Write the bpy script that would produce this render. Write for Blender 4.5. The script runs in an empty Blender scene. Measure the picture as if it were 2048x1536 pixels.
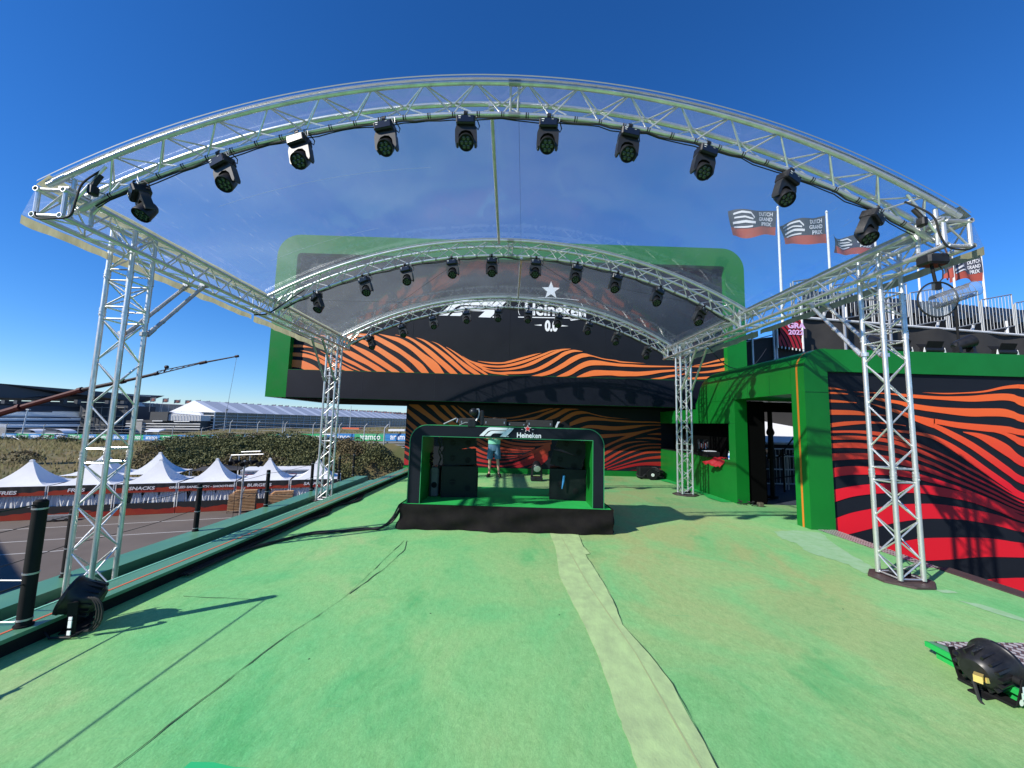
import bpy, math, random
from mathutils import Vector as V, Matrix as MX
random.seed(7)
S = bpy.context.scene
# ---------------------------------------------------------------- camera
CH = 1.65
pit, yaw, rol = math.radians(5.75), math.radians(0.8), math.radians(1.5)
fw = V((math.sin(yaw)*math.cos(pit), math.cos(yaw)*math.cos(pit), math.sin(pit)))
r0 = V((math.cos(yaw), -math.sin(yaw), 0)); u0 = r0.cross(fw)
cr = r0*math.cos(rol)+u0*math.sin(rol); cu = u0*math.cos(rol)-r0*math.sin(rol)
cam = bpy.data.objects.new('camera', bpy.data.cameras.new('camera'))
S.collection.objects.link(cam)
cam.matrix_world = MX(((cr.x, cu.x, -fw.x, 0), (cr.y, cu.y, -fw.y, 0), (cr.z, cu.z, -fw.z, CH), (0, 0, 0, 1)))
cam.data.sensor_width = 36; cam.data.lens = 780/2048*36
cam.data.clip_start = .05; cam.data.clip_end = 9000
S.camera = cam
# ---------------------------------------------------------------- sky and sun
SUN_EL = math.radians(33.0); sx, sy = -1.32, -.83
w = bpy.data.worlds.new('World'); S.world = w; w.use_nodes = True
nt = w.node_tree; bg = nt.nodes['Background']; bg.inputs[1].default_value = .124
sk = nt.nodes.new('ShaderNodeTexSky'); sk.sky_type = 'NISHITA'; sk.sun_disc = False
sk.sun_elevation = SUN_EL; sk.sun_rotation = math.atan2(sx, sy); sk.altitude = 0
sk.air_density = 1.0; sk.dust_density = 0; sk.ozone_density = 10
hs = nt.nodes.new('ShaderNodeHueSaturation'); hs.inputs['Saturation'].default_value = 1.13; hs.inputs['Hue'].default_value = .506
nt.links.new(sk.outputs[0], hs.inputs['Color']); nt.links.new(hs.outputs[0], bg.inputs[0])
sun = bpy.data.objects.new('sun', bpy.data.lights.new('sun', 'SUN')); S.collection.objects.link(sun)
sun.data.energy = 4.6; sun.data.angle = math.radians(.53); sun.data.color = (1, .95, .87)
sd = V((sx, sy, math.hypot(sx, sy)*math.tan(SUN_EL))).normalized()
sun.rotation_euler = sd.to_track_quat('Z', 'Y').to_euler(); sun.location = sd*30
S.view_settings.view_transform = 'Standard'; S.view_settings.look = 'None'
S.view_settings.exposure = 0.45; S.view_settings.gamma = 1
try: S.cycles.transparent_max_bounces = 24; S.cycles.max_bounces = 8
except Exception: pass
# ---------------------------------------------------------------- helpers
C = S.collection
class MB:
    def __init__(s): s.v = []; s.f = []; s.m = []; s.c = 0
    def add(s, vs, fs):
        n = len(s.v); s.v += [tuple(a) for a in vs]; s.f += [tuple(n+i for i in f) for f in fs]; s.m += [s.c]*len(fs); return s
    def box(s, x0, x1, y0, y1, z0, z1, M=None):
        vs = [V((x, y, z)) for z in (z0, z1) for y in (y0, y1) for x in (x0, x1)]
        if M: vs = [M @ q for q in vs]
        return s.add(vs, [(0, 2, 3, 1), (4, 5, 7, 6), (0, 1, 5, 4), (2, 6, 7, 3), (0, 4, 6, 2), (1, 3, 7, 5)])
    def bbox(s, x0, x1, y0, y1, z0, z1, b=.01, M=None):
        # chamfered box: three nested slabs welded as one convex hull
        vs = []
        for (a, b2, c2) in ((0, b, b), (b, 0, b), (b, b, 0)):
            for z in (z0+c2, z1-c2):
                for y in (y0+b2, y1-b2):
                    for x in (x0+a, x1-a): vs.append(V((x, y, z)))
        if M: vs = [M @ q for q in vs]
        import bmesh
        bm = bmesh.new(); bv = [bm.verts.new(q) for q in vs]
        bmesh.ops.convex_hull(bm, input=bv); bm.verts.ensure_lookup_table(); bm.verts.index_update()
        s.add([q.co for q in bm.verts], [[q.index for q in f.verts] for f in bm.faces]); bm.free(); return s
    def tube(s, a, b, r, n=8, r2=None, cap=True):
        a = V(a); b = V(b); d = (b-a)
        if d.length < 1e-6: return s
        q = d.to_track_quat('Z', 'Y'); r2 = r if r2 is None else r2
        vs = [a+q @ V((math.cos(t)*r, math.sin(t)*r, 0)) for t in [i*2*math.pi/n for i in range(n)]]
        vs += [b+q @ V((math.cos(t)*r2, math.sin(t)*r2, 0)) for t in [i*2*math.pi/n for i in range(n)]]
        fs = [(i, (i+1) % n, n+(i+1) % n, n+i) for i in range(n)]
        if cap: fs += [tuple(range(n))[::-1], tuple(range(n, 2*n))]
        return s.add(vs, fs)
    def path(s, P, r, n=8, rs=None):
        P = [V(p) for p in P]; k = len(P); vs = []; up = None
        for i, p in enumerate(P):
            d = (P[min(i+1, k-1)]-P[max(i-1, 0)]).normalized()
            if up is None: up = d.orthogonal().normalized()
            up = (up-d*up.dot(d)).normalized(); sd_ = d.cross(up); rr = rs[i] if rs else r
            vs += [p+(up*math.cos(t)+sd_*math.sin(t))*rr for t in [j*2*math.pi/n for j in range(n)]]
        fs = [(i*n+j, i*n+(j+1) % n, (i+1)*n+(j+1) % n, (i+1)*n+j) for i in range(k-1) for j in range(n)]
        fs += [tuple(range(n))[::-1], tuple(range((k-1)*n, k*n))]
        return s.add(vs, fs)
    def lathe(s, prof, M=None, n=20, sc=(1, 1)):
        k = len(prof); vs = []
        for (r, z) in prof: vs += [V((r*math.cos(t)*sc[0], r*math.sin(t)*sc[1], z)) for t in [j*2*math.pi/n for j in range(n)]]
        if M: vs = [M @ q for q in vs]
        fs = [(i*n+j, i*n+(j+1) % n, (i+1)*n+(j+1) % n, (i+1)*n+j) for i in range(k-1) for j in range(n)]
        fs += [tuple(range(n))[::-1], tuple(range((k-1)*n, k*n))]
        return s.add(vs, fs)
    def prism(s, pts, d):
        pts = [V(p) for p in pts]; d = V(d); n = len(pts)
        return s.add(pts+[p+d for p in pts], [tuple(range(n))[::-1], tuple(range(n, 2*n))]+[(i, (i+1) % n, n+(i+1) % n, n+i) for i in range(n)])
    def grid(s, fn, nu, nv):
        vs = [fn(i/nu, j/nv) for j in range(nv+1) for i in range(nu+1)]
        return s.add(vs, [(j*(nu+1)+i, j*(nu+1)+i+1, (j+1)*(nu+1)+i+1, (j+1)*(nu+1)+i) for j in range(nv) for i in range(nu)])
    def build(s, name, mats, parent=None, smooth=35, loc=None):
        me = bpy.data.meshes.new(name)
        off = V((0, 0, 0))
        if parent is None:
            if loc is not None: off = V(loc)
            else:
                xs = [q[0] for q in s.v]; ys = [q[1] for q in s.v]; zs = [q[2] for q in s.v]
                off = V(((min(xs)+max(xs))/2, (min(ys)+max(ys))/2, min(zs)))
        else:
            off = V(parent.get('_o', (0, 0, 0)))
        me.from_pydata([(q[0]-off.x, q[1]-off.y, q[2]-off.z) for q in s.v], [], s.f)
        if not isinstance(mats, (list, tuple)): mats = [mats]
        for m_ in mats: me.materials.append(m_)
        me.polygons.foreach_set('material_index', s.m)
        if smooth:
            me.polygons.foreach_set('use_smooth', [True]*len(me.polygons))
            try: me.set_sharp_from_angle(angle=math.radians(smooth))
            except Exception: pass
        me.update()
        o = bpy.data.objects.new(name, me); C.objects.link(o)
        if parent is None: o.location = off
        else: o.parent = parent
        o['_o'] = tuple(off)
        return o
def tag(o, label=None, cat=None, group=None, kind=None):
    if label: o['label'] = label
    if cat: o['category'] = cat
    if group: o['group'] = group
    if kind: o['kind'] = kind
    return o
def thing(name, label, cat, loc=(0, 0, 0), group=None):
    o = bpy.data.objects.new(name, None); C.objects.link(o); o.location = loc; o['_o'] = tuple(loc)
    o.empty_display_size = .1
    return tag(o, label, cat, group)
def dup(root, M, label=None, kids=True):
    r = root.copy(); C.objects.link(r); r.matrix_world = M
    if label: r['label'] = label
    if kids:
        for ch in list(root.children):
            c = ch.copy(); C.objects.link(c); c.parent = r
            for g in list(ch.children):
                d = g.copy(); C.objects.link(d); d.parent = c
    return r
def struct(o): o['kind'] = 'structure'; return o
# ---------------------------------------------------------------- materials
def mat(name, col, rough=.5, metal=0, var=None, vs=4, vst=(1, 1, 1), bump=0, bs=30, spec=.5, rv=0, coat=0):
    m = bpy.data.materials.new(name); m.use_nodes = True; n = m.node_tree; b = n.nodes['Principled BSDF']
    b.inputs['Base Color'].default_value = (*col, 1); b.inputs['Roughness'].default_value = rough; b.inputs['Metallic'].default_value = metal
    b.inputs['Specular IOR Level'].default_value = spec; b.inputs['Coat Weight'].default_value = coat
    if var or bump or rv:
        tc = n.nodes.new('ShaderNodeTexCoord'); mp = n.nodes.new('ShaderNodeMapping'); mp.inputs['Scale'].default_value = vst
        n.links.new(tc.outputs['Object'], mp.inputs['Vector'])
    if var or rv:
        nz = n.nodes.new('ShaderNodeTexNoise'); nz.inputs['Scale'].default_value = vs; nz.inputs['Detail'].default_value = 6; nz.inputs['Roughness'].default_value = .62
        n.links.new(mp.outputs[0], nz.inputs['Vector'])
        rp = n.nodes.new('ShaderNodeValToRGB'); rp.color_ramp.elements[0].position = .36; rp.color_ramp.elements[1].position = .66
        rp.color_ramp.elements[0].color = (*col, 1); rp.color_ramp.elements[1].color = (*(var or col), 1)
        n.links.new(nz.outputs['Fac'], rp.inputs[0])
        if var: n.links.new(rp.outputs[0], b.inputs['Base Color'])
        if rv:
            mr = n.nodes.new('ShaderNodeMapRange'); mr.inputs['From Min'].default_value = .3; mr.inputs['From Max'].default_value = .7
            mr.inputs['To Min'].default_value = max(0, rough-rv); mr.inputs['To Max'].default_value = min(1, rough+rv)
            n.links.new(nz.outputs['Fac'], mr.inputs['Value']); n.links.new(mr.outputs[0], b.inputs['Roughness'])
    if bump:
        n2 = n.nodes.new('ShaderNodeTexNoise'); n2.inputs['Scale'].default_value = bs; n2.inputs['Detail'].default_value = 4
        bp = n.nodes.new('ShaderNodeBump'); bp.inputs['Strength'].default_value = bump; bp.inputs['Distance'].default_value = .02
        n.links.new(mp.outputs[0], n2.inputs['Vector']); n.links.new(n2.outputs['Fac'], bp.inputs['Height']); n.links.new(bp.outputs[0], b.inputs['Normal'])
    return m
ALU = mat('aluminium', (.80, .80, .78), .36, .78, var=(.62, .63, .61), vs=9, rv=.1, bump=.05, bs=60)
STEEL = mat('galvanised_steel', (.5, .51, .52), .45, .7, var=(.36, .37, .38), vs=6)
BLK = mat('black_plastic', (.010, .010, .011), .4, 0, var=(.018, .018, .02), vs=12, rv=.1, spec=.4)
BLKM = mat('matt_black', (.008, .008, .009), .75, 0, var=(.013, .013, .013), vs=8, spec=.2)
GREYP = mat('grey_plastic', (.024, .024, .024), .42)
RUB = mat('rubber', (.015, .015, .015), .7)
WHITE = mat('white_paint', (.8, .8, .78), .5, var=(.7, .7, .68), vs=7)
LWHITE = mat('white_lettering', (.86, .86, .86), .6)
GREEN = mat('green_panel_paint', (.006, .175, .022), .38, 0, var=(.005, .15, .019), vs=1.3, rv=.08, spec=.3)
GREEN2 = mat('green_kerb_paint', (.07, .215, .115), .42, 0, var=(.105, .27, .165), vs=2.2, vst=(1, .3, 1), rv=.1)
GREEN3 = mat('bright_green_felt', (.008, .42, .07), .8, 0, var=(.006, .33, .06), vs=3, bump=.15, bs=40)
GREEN4 = mat('green_edge_highlight', (.25, .62, .42), .45)
ORANGE = mat('orange_line', (.75, .16, .05), .5, var=(.6, .13, .05), vs=5)
ORANGES = mat('orange_light_strip', (.55, .18, .02), .35)
NAVY = mat('navy_panel', (.0085, .0105, .0155), .6, 0, var=(.0105, .013, .019), vs=1.2, bump=.04, bs=2, rv=.06, spec=.22)
NAVY2 = mat('navy_vinyl', (.0045, .0055, .011), .52, 0, var=(.007, .0085, .015), vs=1.6, bump=.12, bs=1.3, spec=.25)
CLOTH = mat('black_cloth', (.008, .007, .007), .9, 0, var=(.013, .0115, .011), vs=5, bump=.3, bs=120, spec=.15)
def translucent(m, f=.5):
    n = m.node_tree; b = n.nodes['Principled BSDF']; o = n.nodes['Material Output']; t = n.nodes.new('ShaderNodeBsdfTranslucent'); x = n.nodes.new('ShaderNodeMixShader'); x.inputs[0].default_value = f
    l = b.inputs['Base Color'].links
    if l: n.links.new(l[0].from_socket, t.inputs[0])
    else: t.inputs[0].default_value = b.inputs['Base Color'].default_value
    n.links.new(b.outputs[0], x.inputs[1]); n.links.new(t.outputs[0], x.inputs[2]); n.links.new(x.outputs[0], o.inputs[0]); return m
CREAM = mat('cream_vinyl', (.44, .42, .27), .5, 0, var=(.34, .325, .20), vs=4, vst=(1, 4, 1))
translucent(CREAM, .55)
TENTW = mat('white_canvas', (.78, .78, .77), .6, 0, var=(.70, .71, .72), vs=.8)
ASPH = mat('asphalt', (.115, .092, .076), .9, 0, var=(.15, .122, .10), vs=.25, bump=.1, bs=8)
WOODP = mat('wood_slat', (.68, .42, .22), .6, var=(.55, .30, .13), vs=3)
SCRIM = mat('dark_scrim', (.032, .030, .028), .9, 0, var=(.043, .040, .037), vs=1.5, bump=.3, bs=1.2)
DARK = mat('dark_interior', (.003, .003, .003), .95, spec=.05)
REDC = mat('red_cloth', (.38, .006, .012), .7)
DENIM = mat('denim', (.07, .16, .24), .85, var=(.10, .21, .30), vs=20)
MINT = mat('mint_cotton', (.23, .60, .42), .85)
SKIN = mat('skin', (.55, .32, .22), .55)
HAIR = mat('hair', (.05, .03, .02), .6)
LENS = mat('lens_glass', (.01, .03, .02), .08, 0, coat=.6)
BROWN = mat('brown_trim', (.055, .035, .035), .6, var=(.07, .045, .042), vs=6)
# ---------------------------------------------------------------- deck, kerbs, ground
def deck_mat():
    m = bpy.data.materials.new('worn_green_deck'); m.use_nodes = True; n = m.node_tree; L = n.links; b = n.nodes['Principled BSDF']
    tc = n.nodes.new('ShaderNodeTexCoord')
    def noise(sc, det=6, ro=.6, st=(1, 1, 1), dis=0, rot=0):
        mp = n.nodes.new('ShaderNodeMapping'); mp.inputs['Scale'].default_value = st; mp.inputs['Rotation'].default_value = (0, 0, rot)
        z = n.nodes.new('ShaderNodeTexNoise'); z.inputs['Scale'].default_value = sc; z.inputs['Detail'].default_value = det; z.inputs['Roughness'].default_value = ro; z.inputs['Distortion'].default_value = dis
        L.new(tc.outputs['Object'], mp.inputs[0]); L.new(mp.outputs[0], z.inputs['Vector']); return z.outputs['Fac']
    def ramp(f, stops):
        r = n.nodes.new('ShaderNodeValToRGB'); e = r.color_ramp.elements
        e[0].position = stops[0][0]; e[0].color = (*stops[0][1], 1); e[1].position = stops[-1][0]; e[1].color = (*stops[-1][1], 1)
        for p, c in stops[1:-1]: q = e.new(p); q.color = (*c, 1)
        L.new(f, r.inputs[0]); return r.outputs[0]
    def mix(f, a, c, t='MIX'):
        x = n.nodes.new('ShaderNodeMix'); x.data_type = 'RGBA'; x.blend_type = t
        if isinstance(f, float): x.inputs[0].default_value = f
        else: L.new(f, x.inputs[0])
        for s_, v_ in ((6, a), (7, c)):
            if isinstance(v_, tuple): x.inputs[s_].default_value = (*v_, 1)
            else: L.new(v_, x.inputs[s_])
        return x.outputs[2]
    base = ramp(noise(.8, 7, .62, (1, .8, 1), .4), [(.26, (.08, .44, .135)), (.40, (.16, .50, .18)), (.56, (.24, .52, .19)), (.74, (.36, .50, .215))])
    # more worn to the right of the strip, where people walk
    sep = n.nodes.new('ShaderNodeSeparateXYZ'); L.new(tc.outputs['Object'], sep.inputs[0])
    mr = n.nodes.new('ShaderNodeMapRange'); mr.inputs['From Min'].default_value = -1.2; mr.inputs['From Max'].default_value = 2.2; mr.inputs['To Max'].default_value = .72
    mr.interpolation_type = 'SMOOTHSTEP'; L.new(sep.outputs[0], mr.inputs[0])
    def sstep_(o, a_, b_, c_, d_):
        q = n.nodes.new('ShaderNodeMapRange'); q.interpolation_type = 'SMOOTHSTEP'; q.inputs['From Min'].default_value = a_; q.inputs['From Max'].default_value = b_; q.inputs['To Min'].default_value = c_; q.inputs['To Max'].default_value = d_; L.new(o, q.inputs[0]); return q.outputs[0]
    def mul_(a_, b_):
        q = n.nodes.new('ShaderNodeMath'); q.operation = 'MULTIPLY'; L.new(a_, q.inputs[0]); L.new(b_, q.inputs[1]); return q.outputs[0]
    wear = mul_(mul_(mr.outputs[0], sstep_(sep.outputs[0], 3.4, 4.7, 1, .25)), sstep_(sep.outputs[1], 1.6, 5.2, .45, 1.15))
    wn = n.nodes.new('ShaderNodeMath'); wn.operation = 'MULTIPLY'; L.new(wear, wn.inputs[0])
    wr = n.nodes.new('ShaderNodeMapRange'); wr.inputs['From Min'].default_value = .34; wr.inputs['From Max'].default_value = .56; L.new(noise(.9, 6, .62, (1, .7, 1), .8, .5), wr.inputs[0]); L.new(wr.outputs[0], wn.inputs[1])
    # spots where the fresh green paint still shows
    fp = n.nodes.new('ShaderNodeMapRange'); fp.inputs['From Min'].default_value = .56; fp.inputs['From Max'].default_value = .74; fp.inputs['To Max'].default_value = .8; L.new(noise(1.3, 7, .66, (1, .55, 1), .7, .6), fp.inputs[0])
    base = mix(wn.outputs[0], base, (.365, .405, .165))
    base = mix(fp.outputs[0], base, (.06, .385, .12))
    # fine strand texture of the board, running along and slightly across
    st = ramp(noise(38, 8, .78, (1, .55, 1), .6, .5), [(.3, (.84, .87, .84)), (.5, (1, 1, 1)), (.72, (1.15, 1.11, 1.14))])
    base = mix(1.0, base, st, 'MULTIPLY')
    st2 = ramp(noise(130, 4, .8, (1, .6, 1), .3, .9), [(.3, (.80, .82, .80)), (.7, (1.17, 1.15, 1.17))])
    base = mix(1.0, base, st2, 'MULTIPLY')
    st3 = ramp(noise(17, 7, .72, (1, .6, 1), .35, .7), [(.32, (.86, .90, .86)), (.5, (1, 1, 1)), (.7, (1.13, 1.09, 1.12))])
    base = mix(1.0, base, st3, 'MULTIPLY')
    # dark specks
    vo = n.nodes.new('ShaderNodeTexVoronoi'); vo.inputs['Scale'].default_value = 2.6; L.new(tc.outputs['Object'], vo.inputs['Vector'])
    sp = n.nodes.new('ShaderNodeMath'); sp.operation = 'LESS_THAN'; sp.inputs[1].default_value = .022; L.new(vo.outputs['Distance'], sp.inputs[0])
    base = mix(sp.outputs[0], base, (.03, .06, .03))
    # streaky scuffs
    sc_ = n.nodes.new('ShaderNodeMapRange'); sc_.inputs['From Min'].default_value = .63; sc_.inputs['From Max'].default_value = .72; sc_.inputs['To Max'].default_value = .5
    L.new(noise(5, 6, .75, (.25, 1.6, 1), .2, -.35), sc_.inputs[0])
    base = mix(sc_.outputs[0], base, (.07, .42, .17))
    L.new(base, b.inputs['Base Color']); b.inputs['Roughness'].default_value = .7; b.inputs['Specular IOR Level'].default_value = .35
    bp = n.nodes.new('ShaderNodeBump'); bp.inputs['Strength'].default_value = .6; bp.inputs['Distance'].default_value = .008
    L.new(noise(30, 8, .8, (1, .6, 1), .5, .5), bp.inputs['Height']); L.new(bp.outputs[0], b.inputs['Normal'])
    return m
DECK = deck_mat()
struct(MB().grid(lambda u, v: ((lambda y: (-3.34+.042*(y-3)+u*(5.47+3.34-.042*(y-3)), y, 0))(-6+v*19.1)), 4, 8).build('deck', DECK, loc=(0, 0, 0)))
struct(MB().box(-3.2, 5.45, 0, 13.0, -.12, -.01).build('deck_edge', GREEN2, loc=(0, 0, 0)))
struct(MB().box(-3.1, 5.3, -6, 16, -6.6, -.13).build('deck_support', SCRIM, loc=(0, 0, -6.6)))
# seams of the deck boards, thin dark gaps that wander a little
def seam(pts, wd, name='deck_seam'):
    ZS_ = .0065 if name == 'strip_edge_shade' else .004
    m = MB(); P = []
    for a, b in zip(pts[:-1], pts[1:]):
        k = max(2, int((V(b)-V(a)).length/.09))
        for i in range(k): P.append(V((*V(a).lerp(V(b), i/k), 0)))
    P.append(V((*pts[-1], 0)))
    for i, p in enumerate(P): p += V((random.uniform(-.006, .006), random.uniform(-.006, .006), 0))
    q = []
    for i, p in enumerate(P):
        d = (P[min(i+1, len(P)-1)]-P[max(i-1, 0)]).normalized(); nrm = V((-d.y, d.x, 0)); ww = wd*random.uniform(.15, 1)
        q.append((p+nrm*ww, p-nrm*ww))
    vs = []
    for a, b in q: vs += [(a.x, a.y, ZS_), (b.x, b.y, ZS_)]
    m.add(vs, [(2*i, 2*i+1, 2*i+3, 2*i+2) for i in range(len(q)-1)])
    return struct(m.build(name, mat('seam_dirt_edge_shade', (.03, .07, .03), .9), loc=(0, 0, 0)))
seam([(-1.9, 1.2), (-1.63, 3.1), (-1.46, 3.75), (-1.42, 4.3), (-1.35, 5.6)], .005)
seam([(-1.43, 3.9), (-1.30, 4.6), (-1.25, 5.2), (-1.31, 5.6)], .006)
seam([(-2.9, 3.78), (-2.1, 3.74)], .004)
def sheet(name, pts, m, z=.004, sub=6, jit=.012, **k):
    P = []
    n = len(pts)
    for i in range(n):
        a = V(pts[i]); b = V(pts[(i+1) % n])
        for j in range(sub): q = a.lerp(b, j/sub); P.append((q.x+random.uniform(-jit, jit), q.y+random.uniform(-jit, jit), z))
    return MB().add(P, [tuple(range(len(P)))]).build(name, m, loc=(0, 0, 0), **k)
STRIPM = mat('pale_tape', (.43, .60, .26), .75, 0, var=(.33, .45, .21), vs=9, vst=(1, .6, 1), bump=.12, bs=90)
L_ = [(.719, 6.2), (.713, 5.335), (.70, 5.18), (.636, 4.479), (.655, 4.1), (.677, 3.719), (.70, 3.3), (.707, 3.052), (.697, 2.487), (.69, 2.3), (.687, 2.061), (.67, 1.5), (.68, .5)]
R_ = [(1.08, .5), (1.09, 1.5), (1.082, 2.067), (1.122, 2.676), (1.097, 3.002), (1.022, 3.423), (1.06, 3.8), (1.082, 4.234), (1.07, 5.0), (1.075, 5.162), (1.14, 5.2), (1.11, 5.5), (1.16, 6.2)]
struct(sheet('repair_strip', L_+R_, STRIPM, .005, 4, .006))
struct(sheet('strip_seam', [(.99, .5), (.99, 3.0), (.90, 4.2), (.86, 5.9), (.87, 5.9), (.91, 4.2), (1.0, 3.0), (1.0, .5)], mat('strip_fold', (.36, .42, .2), .8), .007, 4, .002))
for side_ in ([p_ for p_ in R_],):
    q_ = [p_ for p_ in (side_ if side_ is L_ else side_[::-1])]; seam(q_, .0035, 'strip_edge_shade')  # dark line painted as the shadow along the strip's raised edge
PALE = mat('pale_paint_patch', (.33, .53, .31), .7, 0, var=(.25, .46, .22), vs=7, bump=.2, bs=40)
struct(sheet('paint_patch', [(4.42, 6.5), (4.9, 6.62), (5.2, 6.5), (4.78, 5.6), (4.62, 5.1), (4.5, 4.72), (4.28, 4.72), (4.33, 5.0), (4.26, 5.25), (4.18, 5.5), (4.32, 5.85), (4.28, 6.1)], PALE, .004, 5, .018))
struct(sheet('paint_patch', [(4.57, 4.02), (4.72, 3.95), (4.78, 3.62), (4.69, 3.58), (4.62, 3.75)], PALE, .004, 4, .008))
struct(sheet('paint_patch', [(4.62, 4.28), (4.78, 4.27), (4.8, 4.2), (4.62, 4.2)], PALE, .004, 4, .006))
struct(sheet('paint_patch', [(-1.55, 1.62), (-1.45, 2.06), (-1.02, 2.02), (-1.0, 1.62)], mat('fresh_green_paint', (.03, .48, .16), .5), .004, 4, .01))
# left kerbs (they run slightly inwards with distance)
def sh(m, k=.042):
    m.v = [(x+k*(y-3), y, z) for x, y, z in m.v]; return m
k = thing('deck_kerb', 'low green kerb with a thin orange line along the left edge of the deck', 'kerb', (-3.45, 3, 0))
sh(MB().box(-3.60, -3.31, -6, 13.2, .092, .12)).build('kerb_top', GREEN2, k)
sh(MB().box(-3.58, -3.325, -6, 13.2, -.3, .091)).build('kerb_body', BLKM, k)  # black colour stands in for the shade on the deck-facing side
sh(MB().box(-3.425, -3.405, -6, 13.2, .12, .123)).build('orange_line', ORANGE, k)
sh(MB().box(-3.618, -3.600, -6, 13.2, .045, .124)).build('edge_trim', GREEN4, k)  # pale line painted as the sunlit highlight on the kerb's outer edge
k = thing('outer_ledge', 'wide green beam beyond the kerb carrying the black cable posts', 'ledge', (-4.4, 3, -.5))
sh(MB().box(-5.22, -4.84, -6, 13.6, -.42, -.26), .02).build('ledge_beam', GREEN2, k)
sh(MB().box(-4.80, -3.56, -6, 13.4, -.46, -.36), .03).build('ledge_floor', GREEN2, k)
sh(MB().box(-5.18, -5.1, -6, 13.5, -1.1, -.42), .02).build('ledge_fascia', BLKM, k)
# right deck edge strip
def diamond_mat():
    m = mat('diamond_plate', (.42, .38, .38), .4, .35); n = m.node_tree; L = n.links; b = n.nodes['Principled BSDF']
    tc = n.nodes.new('ShaderNodeTexCoord'); mp = n.nodes.new('ShaderNodeMapping'); mp.inputs['Rotation'].default_value = (0, 0, math.radians(45)); mp.inputs['Scale'].default_value = (17, 17, 17)
    ck = n.nodes.new('ShaderNodeTexBrick'); ck.inputs['Scale'].default_value = 1; ck.inputs['Mortar Size'].default_value = .16; ck.inputs['Mortar Smooth'].default_value = .3; ck.offset = .5
    ck.inputs['Brick Width'].default_value = 1; ck.inputs['Row Height'].default_value = .9
    ck.inputs['Color1'].default_value = (1, 1, 1, 1); ck.inputs['Color2'].default_value = (1, 1, 1, 1); ck.inputs['Mortar'].default_value = (0, 0, 0, 1)
    L.new(tc.outputs['Object'], mp.inputs[0]); L.new(mp.outputs[0], ck.inputs['Vector'])
    mx = n.nodes.new('ShaderNodeMix'); mx.data_type = 'RGBA'; mx.inputs[6].default_value = (.16, .11, .11, 1); mx.inputs[7].default_value = (.62, .60, .58, 1)
    L.new(ck.outputs['Color'], mx.inputs[0]); L.new(mx.outputs[2], b.inputs['Base Color'])
    bp = n.nodes.new('ShaderNodeBump'); bp.inputs['Distance'].default_value = .01; bp.inputs['Strength'].default_value = 1; L.new(ck.outputs['Color'], bp.inputs['Height']); L.new(bp.outputs[0], b.inputs['Normal'])
    return m
DIA = diamond_mat()
t = thing('edge_strip', 'tread plate strip turning into dark brown trim along the right deck edge', 'edge strip', (5.4, 5.5, 0))
MB().add([(5.30, 6.75, .006), (5.62, 6.75, .006), (5.44, 4.95, .006), (5.29, 4.95, .006)], [(0, 3, 2, 1)]).build('tread_plate', DIA, t)
MB().box(5.36, 5.56, -6, 4.95, -.1, .012).build('trim', BROWN, t)
# right raised step (bottom right of the picture)
t = thing('raised_platform', 'low raised platform corner with tread plate top and green edge, lower right', 'platform', (3.6, 2.3, 0))
MB().add([(3.22, 3.06, .1), (9, 3.10, .1), (9, -4, .1), (3.16, -4, .1)], [(0, 3, 2, 1)]).add([(3.30, 3.0, .02), (9, 3.04, .02), (9, -4, .02), (3.24, -4, .02)], [(0, 3, 2, 1)]).build('platform_top', GREEN2, t, smooth=0)
MB().add([(3.25, 3.05, .106), (9, 3.08, .106), (9, -4, .106), (6.7, -4, .106)], [(0, 3, 2, 1)]).build('tread_plate', DIA, t, smooth=0)
MB().add([(3.20, 3.065, .1), (3.22, 3.065, .1), (3.165, -4, .1), (3.145, -4, .1), (3.20, 3.065, .065), (3.22, 3.065, .065), (3.165, -4, .065), (3.145, -4, .065)], [(0, 3, 2, 1), (0, 4, 7, 3), (4, 5, 6, 7), (1, 2, 6, 5), (0, 1, 5, 4)]).build('edge_trim', GREEN3, t, smooth=0)
MB().box(3.245, 9, -4, 3.03, .0, .064).build('riser', GREEN3, t)
MB().add([(3.31, 3.04, .104), (3.335, 3.04, .104), (3.28, -4, .104), (3.255, -4, .104)], [(0, 3, 2, 1)]).build('orange_line', ORANGE, t, smooth=0)
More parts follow.
